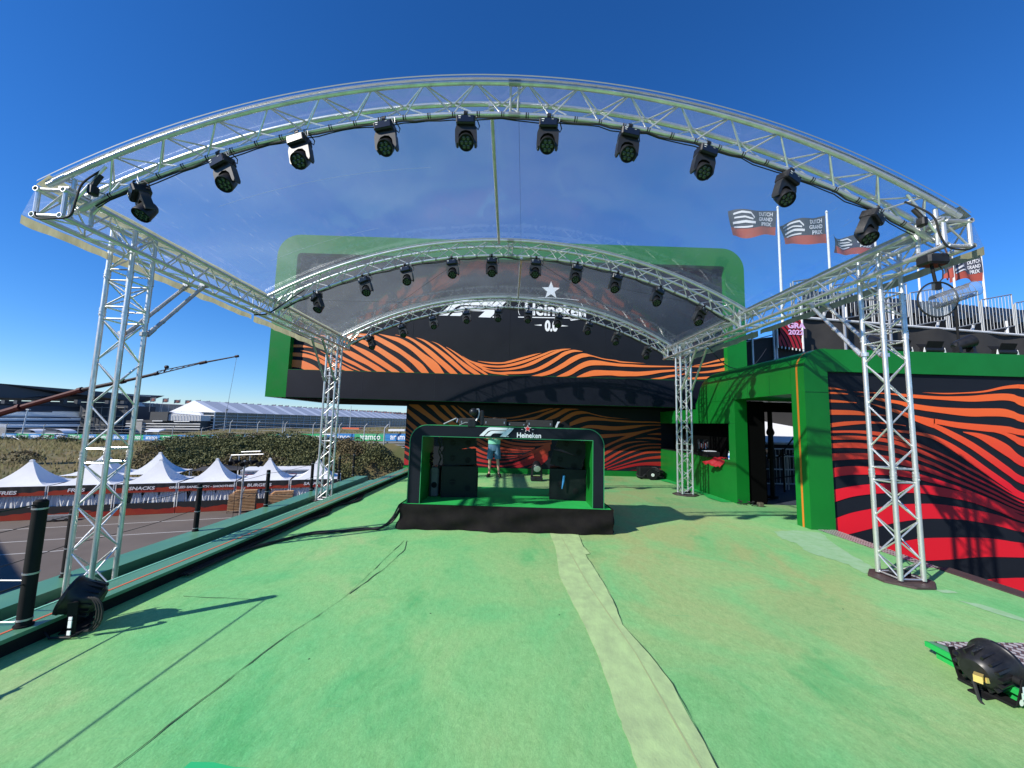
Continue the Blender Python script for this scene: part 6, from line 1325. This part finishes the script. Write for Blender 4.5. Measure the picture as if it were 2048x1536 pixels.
m.c = 0; m.add([hp(0, WID/2, RZ), hp(HL, WID/2, RZ), hp(HL, WID, EZ), hp(0, WID, EZ)], [(0, 1, 2, 3)]); m.add([hp(0, -.4, EZ), hp(0, WID/2, RZ), hp(0, WID, EZ)], [(0, 1, 2)])
m.build('roof', [R1, R2], t, smooth=0)
m = MB().prism([hp(0, 0, FZ), hp(HL, 0, FZ), hp(HL, 0, EZ), hp(0, 0, EZ)], back*.2); m.prism([hp(0, 0, FZ), hp(0, WID, FZ), hp(0, WID, EZ), hp(0, 0, EZ)], hd*.2); m.build('glass_front', GL, t, smooth=0)
m = MB()
for z in (EZ-.1, 1.6, .6, -.3, -1.3, FZ+.1): m.tube(hp(0, -.1, z), hp(HL, -.1, z), .09, 4); m.tube(hp(-.1, 0, z), hp(-.1, WID, z), .12, 4)
for i in range(NB*2+1): m.tube(hp(HL*i/NB/2, -.12, FZ), hp(HL*i/NB/2, -.12, EZ), .08, 4)
for i in range(5): m.tube(hp(-.12, WID*i/4, FZ), hp(-.12, WID*i/4, EZ), .16, 4)
m.build('frame', WHITE, t)
# banked stand behind, dark boxes and small white tent left of it
CONC = mat('concrete', (.33, .32, .30), .85, 0, var=(.26, .255, .24), vs=.3)
t = thing('concrete_stand', 'pale concrete stand with sloping side wall behind the white tent hall', 'stand', (-110, 150, -3))
def fx(px, D, py): return V(((px-1011)/780*D, D, CH+((846-(1010-px)*.026)-py)*D/780))
m = MB().prism([fx(281, 150, 860), fx(420, 160, 860), fx(420, 160, 813), fx(281, 150, 805)], V((0, 6, 0))); m.build('stand_wall', CONC, t, smooth=0)
m = MB().prism([fx(280, 149, 806), fx(284, 149, 805), fx(301, 149, 826), fx(297, 149, 828)], V((0, 3, 0))).tube(fx(281, 149, 806), fx(420, 159, 812), .12, 4)
for k in range(9): m.tube(fx(283+k*16, 149.5, 807+k*.5), fx(283+k*16, 149.5, 832), .05, 4)
m.build('side_rail', WHITE, t, smooth=0)
t = thing('dark_container', 'dark grey flat building with white details in front of the concrete stand', 'building', (-100, 125, -3))
MB().prism([fx(268, 122, 862), fx(412, 122, 862), fx(412, 122, 837), fx(268, 122, 841)], V((0, 8, 0))).prism([fx(313, 121, 842), fx(347, 121, 842), fx(347, 121, 824), fx(313, 121, 824)], V((0, 5, 0))).build('wall', mat('dark_wall', (.045, .048, .052), .6), t, smooth=0)
m = MB()
for a, b, y in ((280, 300, 839), (318, 338, 841), (360, 390, 842)): m.prism([fx(a, 120.5, y+1.5), fx(b, 120.5, y+1.5), fx(b, 120.5, y), fx(a, 120.5, y)], V((0, .2, 0)))
for y in (848, 853, 858): m.tube(fx(268, 121, y-1), fx(412, 121, y), .12, 4)
m.build('white_trim', WHITE, t, smooth=0)
MB().prism([fx(286, 120.4, 866), fx(299, 120.4, 866), fx(299, 120.4, 843), fx(285, 120.4, 843)], V((0, 1, 0))).build('stair_tower', CONC, t, smooth=0)
t = thing('small_white_tent', 'small white tent hall with a grey panelled front beside the long white tent', 'tent', (-90, 122, 0))
MB().prism([fx(345, 121.5, 826), fx(413, 121.5, 831), fx(407, 124, 825), fx(351, 124, 823)], V((0, 1, 0))).add([fx(345, 121.4, 829), fx(413, 121.4, 832), fx(404, 124, 825), fx(351, 124, 823)], [(0, 1, 2, 3)]).build('roof', R1, t, smooth=0)
m = MB().prism([fx(348, 121.4, 841), fx(412, 121.4, 842), fx(412, 121.4, 831), fx(348, 121.4, 829)], V((0, 4, 0))); m.build('wall', R2, t, smooth=0)
m = MB()
for k in range(12): m.tube(fx(348+k*5.8, 121.2, 841), fx(348+k*5.8, 121.2, 830), .06, 4)
m.build('panel_rib', mat('rib', (.2, .21, .24), .5), t)
t = thing('flat_canopy', 'white flat canopy on thin posts beside the track, right of the nearer left tower', 'canopy', fx(325, 90, 872))
MB().prism([fx(306, 90, 861), fx(334, 90, 861), fx(346, 96, 857), fx(318, 96, 857)], V((0, 0, -.25))).build('roof', R1, t, smooth=0)
m = MB()
for q in (310, 332): m.tube(fx(q, 90.5, 880), fx(q, 90.5, 861), .07, 5)
m.build('post', STEEL, t)
# flags in a row over the hall
FLG = mat('small_flag_navy', (.06, .07, .10), .7); FLO = mat('small_flag_orange', (.30, .10, .06), .7)
def small_flag(): 
    t_ = thing('small_flag', 'x', 'flag', (0, 0, 0), 'row of small flags above the white tent hall'); t_['_o'] = (0, 0, 0)
    MB().tube((0, 0, -3.2), (0, 0, 1.4), .045, 5).build('pole', STEEL, t_)
    MB().grid(lambda u, v: (-.1+2.3*u, .12*math.sin(u*5), 1.3-1.35*v+.28*u+.08*math.sin(u*7)), 6, 2).build('cloth', FLG, t_, smooth=0)
    MB().box(.55, 1.7, -.16, -.12, .45, .75).box(.7, 1.5, -.16, -.12, .9, 1.1).build('print', FLO, t_, smooth=0)
    return t_
sf = small_flag(); FA = V((-119.5, 133, 5.6)); FB = V((-74, 292, 5.9)); NF = 46
for i in range(NF):
    f = i/(NF-1); p = FA.lerp(FB, f); M_ = MX.Translation(p) @ MX.Rotation(random.uniform(-.25, .25), 4, 'Z') @ MX.Diagonal((random.uniform(.8, 1.05), 1, random.uniform(.85, 1.1), 1))
    lb = 'small dark flag above the white tent hall, number %d from the left' % (i+1)
    if i == 0: sf.matrix_world = M_; sf['label'] = lb
    else: dup(sf, M_, lb)
# ---------------------------------------------------------------- roofed grandstand at the far left
t = thing('roofed_grandstand', 'large grandstand with a sweeping dark roof and white patterned seats at the far left', 'grandstand', fx(120, 110, 880))
DR = mat('dark_roof', (.02, .028, .045), .6); 
def gx(px, py, D=None): D = D if D else 100+px*.17; return fx(px, D, py)
m = MB().add([gx(-60, 769), gx(150, 784), gx(250, 791.5), gx(311, 794), gx(272, 807.5), gx(250, 806.5), gx(150, 803.5), gx(-60, 799.5)], [(0, 1, 2, 3, 4, 5, 6, 7)])
m.v += [tuple(V(q)+V((-1, 7, .8))) for q in m.v[:8]]; m.f += [(15, 14, 13, 12, 11, 10, 9, 8)]+[((i+1) % 8, i, 8+i, 8+(i+1) % 8) for i in range(8)]; m.m += [0]*9
m.build('roof', DR, t, smooth=0)
m = MB().path([gx(-60, 768.3)+V((0, -.3, 0)), gx(150, 783.3)+V((0, -.3, 0)), gx(311, 793.6)+V((0, -.3, 0))], .14, 4); m.build('roof_edge', STEEL, t)
GT = mat('grey_letter', (.13, .14, .15), .7)
rdv = (gx(200, 790)-gx(20, 790)); rdv.z = 0; rdv.normalize()
m = MB()
def para(x0_, x1_, y0_, y1_, sh=8): m.prism([gx(x0_, y1_)-V((0, .3, 0)), gx(x1_, y1_)-V((0, .3, 0)), gx(x1_+sh, y0_)-V((0, .3, 0)), gx(x0_+sh, y0_)-V((0, .3, 0))], V((0, .1, 0)))
m.path([gx(-12, 777)-V((0, .3, 0)), gx(12, 779)-V((0, .3, 0)), gx(22, 782)-V((0, .3, 0)), gx(18, 785.5)-V((0, .3, 0)), gx(-12, 787)-V((0, .3, 0))], .5, 4)
for a in ((36, 44, 782, 786.5), (53, 80, 784, 786.5), (90, 94, 786, 789), (98, 112, 787, 789.5)): para(*a)
for a in ((26, 34, 788, 791.5), (42, 53, 788, 792), (60, 68, 789.5, 793), (76, 84, 791, 794.5), (94, 102, 792, 795.5)): para(*a, sh=5)
m.build('roof_mark', GT, t, smooth=0)
SEAT = bpy.data.materials.new('seat_pattern'); SEAT.use_nodes = True; n_ = SEAT.node_tree; b_ = n_.nodes['Principled BSDF']; b_.inputs['Roughness'].default_value = .6
tc_ = n_.nodes.new('ShaderNodeTexCoord'); mp_ = n_.nodes.new('ShaderNodeMapping'); mp_.inputs['Scale'].default_value = (.16, .0, .35); nz_ = n_.nodes.new('ShaderNodeTexNoise'); nz_.inputs['Scale'].default_value = 1.0; nz_.inputs['Detail'].default_value = 3
st_ = n_.nodes.new('ShaderNodeVectorMath'); st_.operation = 'SNAP'; st_.inputs[1].default_value = (.06, .06, .15)
rp_ = n_.nodes.new('ShaderNodeValToRGB'); rp_.color_ramp.interpolation = 'CONSTANT'; rp_.color_ramp.elements[0].color = (.06, .08, .12, 1); rp_.color_ramp.elements[1].position = .50; rp_.color_ramp.elements[1].color = (.85, .90, .95, 1)
n_.links.new(tc_.outputs['Object'], mp_.inputs[0]); n_.links.new(mp_.outputs[0], st_.inputs[0]); n_.links.new(st_.outputs[0], nz_.inputs['Vector']); n_.links.new(nz_.outputs['Fac'], rp_.inputs[0]); n_.links.new(rp_.outputs[0], b_.inputs['Base Color'])
m = MB(); NR = 16
for k in range(NR):
    f0, f1 = k/NR, (k+1)/NR; a = gx(-60, 856-46*f0, 96+9*f0); b = gx(180, 853-39*f0, 124+9*f0); a2 = gx(-60, 856-46*f1, 96+9*f0); b2 = gx(180, 853-39*f1, 124+9*f0)
    m.add([a, b, b2, a2], [(0, 1, 2, 3)]); m.add([a2, b2, b2+V((0, .6, 0)), a2+V((0, .6, 0))], [(0, 1, 2, 3)])
m.build('seating_tier', SEAT, t, smooth=0)
DSM = mat('dark_steel', (.03, .038, .05), .6)
MB().prism([gx(-60, 806, 112.5), gx(270, 818, 138), gx(270, 807, 138), gx(-60, 801, 112.5)], V((0, 1.5, 0))).build('back_wall', DSM, t, smooth=0)
for q in (-20, 22, 46, 80, 102, 135, 162, 190, 222, 252): MB().prism([gx(q, 808, 113), gx(q+7, 808.3, 113), gx(q+7, 797+q*.02, 113), gx(q, 797+q*.02, 113)], V((0, 1, 0))).build('roof_strut', DSM, t, smooth=0)
MB().prism([gx(-60, 812, 112), gx(180, 819, 132), gx(180, 813, 132), gx(-60, 806, 112)], V((0, 1, 0))).build('upper_band', DSM, t, smooth=0)
MB().prism([gx(176, 868, 128), gx(268, 868, 128), gx(268, 812, 128), gx(176, 808, 128)], V((0, 10, 0))).build('stair_tower', DSM, t, smooth=0)
MB().prism([gx(-60, 868, 95), gx(180, 868, 122), gx(180, 853, 122), gx(-60, 856, 95)], V((0, 1, 0))).build('front_wall', DSM, t, smooth=0)
m = MB()
for (a, b, y) in ((179, 199, 822), (179, 199, 830), (179, 199, 841), (205, 262, 815), (205, 262, 832), (205, 262, 849), (179, 262, 858)): m.prism([gx(a, y+1.2, 127.5), gx(b, y+1.2, 127.5), gx(b, y, 127.5), gx(a, y, 127.5)], V((0, .3, 0)))
for a in (179, 199, 206, 218, 232, 246, 262): m.tube(gx(a, 865, 127.4), gx(a, 813, 127.4), .1, 4)
m.build('stair_frame', CONC, t, smooth=0)
t = thing('floodlight_pole', 'thin pale pole standing before the seats of the roofed grandstand', 'pole', fx(72, 88, 868)); MB().tube(fx(71.5, 88, 868), fx(76, 88, 821), .14, 6).build('pole', WHITE, t); MB().bbox(*(lambda q: (q.x-.5, q.x+.5, q.y-.2, q.y+.2, q.z-.1, q.z+.15))(fx(76, 88, 820)), .05).build('lamp', STEEL, t)
for a, b, lb in ((72, 112, 'white domed tent between the fence posts at the far left'), (122, 164, 'white domed tent just left of the nearer left tower')):
    c_ = fx((a+b)/2, 94, 865); r_ = (b-a)/2*94/780; t = thing('dome_tent', lb, 'tent', c_, 'domed white tents by the track')
    MB().grid(lambda u, v: c_+V((math.cos(math.pi*(1-u))*r_, (v-.5)*3, math.sin(math.pi*u)*.92)), 14, 2).build('roof', R1, t); MB().box(c_.x-r_*.9, c_.x+r_*.9, c_.y-1.2, c_.y+1.2, c_.z-2.4, c_.z+.05).build('wall', R2, t)
for a, b, y, lb in ((92, 134, 878, 'low white block wall left of the tower by the guard rail'), (262, 292, 876, 'low white block wall right of the tower by the guard rail')):
    tag(MB().prism([fx(a, 84, y+2.5), fx(b, 84, y+2.5), fx(b, 84, y-1.5), fx(a, 84, y-1.5)], V((0, .6, 0))).build('white_barrier', WHITE), lb, 'barrier')
tag(MB().prism([fx(118, 80, 893), fx(122, 80, 893), fx(122, 80, 889), fx(118, 80, 889)], V((0, .4, 0))).build('marker_block', WHITE), 'tiny white marker block on the grass under the fence', 'marker')
tag(MB().tube(fx(57, 81, 872), fx(94, 78, 893), .12, 6).build('stay_pole', STEEL), 'slanting steel stay bracing the debris fence at the far left', 'stay')
for i, (px, yt, D) in enumerate(((704, 812, 120), (573, 842, 100), (782, 842, 110), (459, 818, 118))):
    tag(MB().tube(fx(px, D, 866), fx(px, D, yt), .12 if i else .18, 6, .06).build('lamp_pole', STEEL), ['tall thin pole rising before the long white tent near the overhanging box', 'short pale pole before the middle of the long white tent', 'short pale pole before the right end of the long white tent', 'dark thin mast before the left end of the long white tent'][i], 'pole')
tag(MB().prism([fx(689, 75, 857.5), fx(722, 75, 858.5), fx(722, 75, 855.5), fx(689, 75, 854.5)], V((0, 2, 0))).build('orange_awning', ORANGE), 'low orange awning between the fence posts behind the boards', 'awning')
tag(MB().prism([fx(780, 75, 862), fx(812, 75, 862), fx(812, 75, 858), fx(780, 75, 858)], V((0, 2, 0))).build('white_awning', TENTW), 'low white awning before the right end of the tent hall', 'awning')
# ---------------------------------------------------------------- crane boom
t = thing('camera_crane', 'long red-brown telescopic crane boom reaching over the tents with a hook cable', 'crane', (-62, 45, -1))
CRM = mat('crane_red', (.075, .014, .012), .6, spec=.2); CRD = mat('crane_dark', (.025, .012, .013), .6, spec=.2)
def cx(px, py): return fx(px, 45, py)
bs = [(-60, 853, .50), (60, 816, .38), (172, 781.5, .29), (252, 764, .22), (315, 748.5, .17)]
for i, ((a, b, r_), (c, d_, r2)) in enumerate(zip(bs[:-1], bs[1:])):
    MB().tube(cx(a, b), cx(c, d_), r_*.75, 8).tube(cx(c, d_)-V((.2, 0, .06)), cx(c, d_)+V((.2, 0, .06)), r_*.9, 8).build('boom_section', CRM if i < 2 else CRD, t)
m = MB(); a, b = cx(316, 750), cx(405, 726); a2, b2 = cx(316, 744), cx(405, 724.5)
m.tube(a, b, .06, 6).tube(a2, b2, .05, 6); zig(m, a, b, a2, b2, .7, 0, .03); m.tube(cx(330, 745), cx(334, 735), .08, 6).tube(cx(332, 735), cx(336, 735), .2, 8); m.build('lattice_jib', CRD, t)
MB().tube(cx(400, 727), cx(470, 713), .10, 8, .07).tube(cx(398, 727.5), cx(411, 724.5), .18, 8).tube(cx(467, 713.5), cx(473, 712.5), .15, 8).build('jib_tip', CRD, t)
MB().tube(cx(470, 714), cx(461, 818), .02, 5).tube(cx(461, 818), cx(460, 826), .14, 8, .05).build('hook_cable', STEEL, t)
MB().tube((-70, 45, G), (-70, 45, -1.5), .8, 12).box(-73, -66, 43.5, 46.5, G, G+1.6).build('crane_base', CRM, t)
# ---------------------------------------------------------------- right grandstand, scrim, railings, seats, flags
SA = V((10.9, 14.0, 0)); SB = V((21.0, 15.5, 0)); sdv = (SB-SA).normalized(); snv = V((-sdv.y, sdv.x, 0)); SZ = 5.83
GSO = None
def t_gs_(): return GS_ROOT
def gp(s_, w_, z): q = SA+sdv*s_+snv*w_; return V((q.x, q.y, z))
t = thing('scrim_grandstand', 'grandstand with dark mesh front wall and steel stair railings above the green header', 'grandstand', gp(8, 3, 0)); GS_ROOT = t; GSO = gp(8, 3, 0)
MB().grid(lambda u, v: gp(-.2+22*u, .05*math.sin(u*60)+.03*math.sin(v*12+u*17), -1+(SZ+1)*v), 80, 8).build('mesh_wall', SCRIM, t)
m = MB().tube(gp(-.2, -.03, SZ), gp(22, -.03, SZ), .05, 8); 
for s_ in (0.1, 2.1, 4.3, 7, 10): m.tube(gp(s_, .12, 0), gp(s_, .12, SZ+.6), .04, 6)
m.build('top_rail', WHITE, t)
m = MB()
for s_ in (1.55, 3.6): m.tube(gp(s_, -.25, 2.5), gp(s_, -.25, SZ+.9), .045, 8)
m.build('scaffold_upright', STEEL, t)
m = MB()
for k in range(9): m.prism([gp(.7+.83*k, .5+.75*k, SZ-.2+.40*k), gp(22, .5+.75*k, SZ-.2+.40*k), gp(22, .5+.75*k, SZ+.2+.40*k), gp(.7+.83*k, .5+.75*k, SZ+.2+.40*k)], snv*.75)
m.build('tier', BLKM, t, smooth=0)
RAIL = mat('rail_galv', (.34, .35, .35), .5, .5)
s_ = -.2; i = 0; stg = []
while s_ < 20:
    L_ = 1.62; z0_ = SZ+.06; z1_ = SZ+.42; hh = 1.35
    r_ = thing('stair_railing', 'steel bar railing panel stepping up above the dark mesh wall, number %d from the left' % (i+1), 'railing', gp(s_, .1, z0_), 'railing panels of the right grandstand')
    m = MB().tube(gp(s_, .1, z0_), gp(s_+L_, .1, z1_), .026, 6).tube(gp(s_, .1, z0_+hh), gp(s_+L_, .1, z1_+hh), .024, 6).tube(gp(s_, .1, z0_), gp(s_, .1, z0_+hh), .024, 6).tube(gp(s_+L_, .1, z1_), gp(s_+L_, .1, z1_+hh), .024, 6).tube(gp(s_-.10, .1, z0_), gp(s_-.10, .1, z0_+hh*.95), .028, 6)
    m.build('frame', RAIL, r_)
    m = MB()
    for j in range(1, 9): f = j/9; m.tube(gp(s_+L_*f, .1, z0_+(z1_-z0_)*f), gp(s_+L_*f, .1, z0_+hh+(z1_-z0_)*f), .010, 5)
    m.build('bars', RAIL, r_)
    MB().prism([gp(s_+L_-.38, .2, SZ), gp(s_+L_-.25, .2, SZ), gp(s_+L_-.08, .2, SZ+.4), gp(s_+L_-.21, .2, SZ+.4)], snv*.03).build('foot', WHITE, r_)
    s_ += L_+.17; i += 1
m = MB()   # one folded seat
m.bbox(-.22, .22, -.04, .04, .25, .72, .03).bbox(-.21, .21, -.14, -.06, .28, .62, .03).tube((-.2, 0, 0), (-.2, 0, .4), .02, 5).tube((.2, 0, 0), (.2, 0, .4), .02, 5).box(-.03, .03, -.15, -.13, .5, .56)
SEATM = mat('black_seat', (.018, .020, .024), .3); seat_m = m
s0 = m.build('folded_seat', SEATM, t_gs_(), loc=(0, 0, 0)); k = 0; rest = MB()
for row in range(8):
    for j in range(32):
        p = gp(1.0+.83*row+.56*j+(.0 if row % 2 else .1), .85+.75*row, SZ+.2+.40*row); M_ = MX.Translation(p) @ MX.Rotation(math.atan2(sdv.y, sdv.x)+random.uniform(-.03, .03), 4, 'Z')
        if k < 100 and (j % 2 == 0 or row < 2):
            o = s0 if k == 0 else s0.copy()
            if k: C.objects.link(o); o.parent = s0.parent
            o.matrix_basis = MX.Translation(-GSO) @ M_; k += 1
        else: rest.add([M_ @ V(q) for q in seat_m.v], seat_m.f)
o = rest.build('folded_seat', SEATM, s0.parent); o['kind'] = 'stuff'
def fr(px, py, D): return V(((px-1011)/780*D, D, CH+((846+(px-1010)*.026)-py)*D/780))
# grey mesh fence and banner between display and portal building
t = thing('mesh_fence', 'grey mesh covered scaffold fence between the display building and the grandstand', 'fence', fr(1530, 725, 14))
a, b, c, d_ = fr(1478, 700, 13.9), fr(1497, 676, 13.9), fr(1562, 663, 13.9), fr(1640, 630, 13.9)
MB().add([(a.x, 13.9, 0), (d_.x, 13.9, 0), (d_.x, 13.9, d_.z-1.0), (c.x, 13.9, c.z-.1), (b.x, 13.9, b.z), (a.x, 13.9, a.z)], [(0, 1, 2, 3, 4, 5)]).build('mesh_cover', SCRIM, t, smooth=0)
m = MB()
for px, yt in ((1513, 660), (1558, 648), (1563, 645), (1618, 628)): p = fr(px, yt, 13.75); m.tube((p.x, p.y, 0), p, .04, 8)
m.tube(fr(1500, 680, 13.8), fr(1560, 664, 13.8), .02, 6).build('upright', STEEL, t)
BANR = mat('banner_red_print', (.32, .008, .02), .6)
t = thing('event_banner', 'red and black striped banner with pink lettering reading GRA and 2022', 'banner', fr(1592, 690, 13.6))
q = [fr(1566, 688, 13.6), fr(1618, 695, 13.6), fr(1618, 632, 13.6), fr(1566, 642, 13.6)]; MB().add([tuple(p) for p in q], [(0, 1, 2, 3)]).build('banner_cloth', BLKM, t, smooth=0)
m = MB()
def bp(u, v): return q[0].lerp(q[1], u).lerp(q[3].lerp(q[2], u), v)+V((0, -.01, 0))
for k in range(9):
    u0 = -.55+k*.17
    P = [(max(0, min(1, u0+.0+.62*w_**.8+.06*math.sin(w_*3))), 1-w_) for w_ in [j/10 for j in range(11)]]; P2 = [(max(0, min(1, u+.105)), v) for u, v in P]
    m.add([bp(*p_) for pq in zip(P, P2) for p_ in pq], [(2*j, 2*j+1, 2*j+3, 2*j+2) for j in range(10) if P2[j][0]-P[j][0] > .01 or P2[j+1][0]-P[j+1][0] > .01])
m.build('stripe_print', BANR, t, smooth=0)
PINK = mat('pink_letter', (.75, .45, .75), .6)
text('GRA', .27, face_y(*(bp(.72, .80)+V((.02, -.02, 0)))), PINK, 'lettering', t, .002, .012, 0, 1.15)
text('2022', .24, face_y(*(bp(.72, .56)+V((.0, -.02, 0)))), PINK, 'lettering', t, .002, .008, 0, 1.15)
m = MB().tube(q[0], q[3], .02, 6).tube(q[1], q[2], .035, 6)
for k in range(8): p = q[0].lerp(q[1], k/7); m.box(p.x-.015, p.x+.015, p.y-.02, p.y, p.z-.08, p.z)
m.build('banner_tie', WHITE, t)
# flags
FN = translucent(mat('flag_navy', (.12, .12, .15), .7), .5); FR_ = translucent(mat('flag_red', (.60, .12, .08), .7), .4); FW = mat('flag_white', (.7, .7, .72), .7)
for m__ in (FN, FR_, FW): pass
flg = [(1578, 390, 1476, 395, 1477, 456, 1572, 450, 20, 'leftmost of the large flags, seen through the clear film'), (1683, 399, 1582, 424, 1584, 470, 1680, 468, 20.3, 'second large flag from the left, seen through the clear film'), (1784, 447, 1690, 450, 1690, 492, 1782, 490, 21, 'third large flag from the left, behind the rightmost spotlights'), (1947, 470, 1925, 520, 1922, 548, 1946, 540, 23.6, 'narrow furled looking flag behind the clear disc lamp'), (2010, 490, 1942, 500, 1946, 546, 2010, 548, 24.5, 'rightmost large flag flying beside the right front truss corner')]
for i, (px, pt, x1_, y1_, x2_, y2_, x3_, y3_, D, lb) in enumerate(flg):
    base = fr(px, 640, D); t = thing('large_flag', 'navy and red flag, '+lb, 'flag', (base.x, D, 3), 'large flags behind the right grandstand')
    MB().tube((base.x, D, 3), fr(px, pt, D), .085, 8, .05).tube(fr(px, pt, D), fr(px, pt, D)+V((0, 0, .12)), .08, 8, .02).build('flag_pole', WHITE, t)
    P00 = fr(px-2, pt+6, D); P10 = fr(x1_, y1_, D); P11 = fr(x2_, y2_, D); P01 = fr(x3_, y3_, D)
    def fp_(u, v, o=0): return P00.lerp(P10, u).lerp(P01.lerp(P11, u), v)+V((0, .18*math.sin(u*8+v*2+i)*(.3+u)-o, .10*math.sin(u*9+i*2)*(.2+u)))
    MB().grid(lambda u, v: fp_(u, v*.66), 20, 8).build('cloth', FN, t)
    MB().grid(lambda u, v: fp_(u, .66+v*.34), 20, 4).build('red_border', FR_, t)
    if i != 3:
        def ftext(w_, u0, u1, v0, v1):
            o_ = text(w_, 1, MX.Identity(4), FW, 'lettering', t, 0, .03, 0, 1); me_ = o_.data; xs = [q.co.x for q in me_.vertices]; ys_ = [q.co.y for q in me_.vertices]; a_, b_, c_, d__ = min(xs), max(xs), min(ys_), max(ys_)
            import bmesh
            bm = bmesh.new(); bm.from_mesh(me_); bmesh.ops.triangulate(bm, faces=bm.faces); bmesh.ops.subdivide_edges(bm, edges=[e for e in bm.edges if e.calc_length() > .15], cuts=1); bm.to_mesh(me_); bm.free()
            for q in me_.vertices: q.co = fp_(u1-(q.co.x-a_)/(b_-a_)*(u1-u0), v1-(q.co.y-c_)/(d__-c_)*(v1-v0), .035)-V(t.location)
        ftext('DUTCH', .08, .40, .08, .24); ftext('GRAND', .08, .42, .29, .45); ftext('PRIX', .10, .36, .50, .66)
        m = MB()
        for (P_, w2) in ((((.52, .30), (.60, .12), (.76, .10), (.90, .16)), .035), (((.55, .34), (.70, .26), (.88, .30)), .03), (((.50, .48), (.68, .42), (.92, .50)), .045), (((.55, .60), (.75, .62), (.90, .66)), .03)):
            for (a_, b_) in zip(P_[:-1], P_[1:]):
                m.grid(lambda u, v: fp_(a_[0]+(b_[0]-a_[0])*u, a_[1]+(b_[1]-a_[1])*u+(v-.5)*2*w2, .035), 4, 1)
        m.build('script_print', FW, t)
base = fr(1872, 600, 22); tag(MB().tube((base.x, 22, 3), fr(1872, 520, 22), .085, 8, .05).build('flag_pole', WHITE), 'bare white flag pole behind the clear disc lamp hanger', 'flag pole')
# ---------------------------------------------------------------- tidy
for o in bpy.data.objects:
    if '_o' in o: del o['_o']
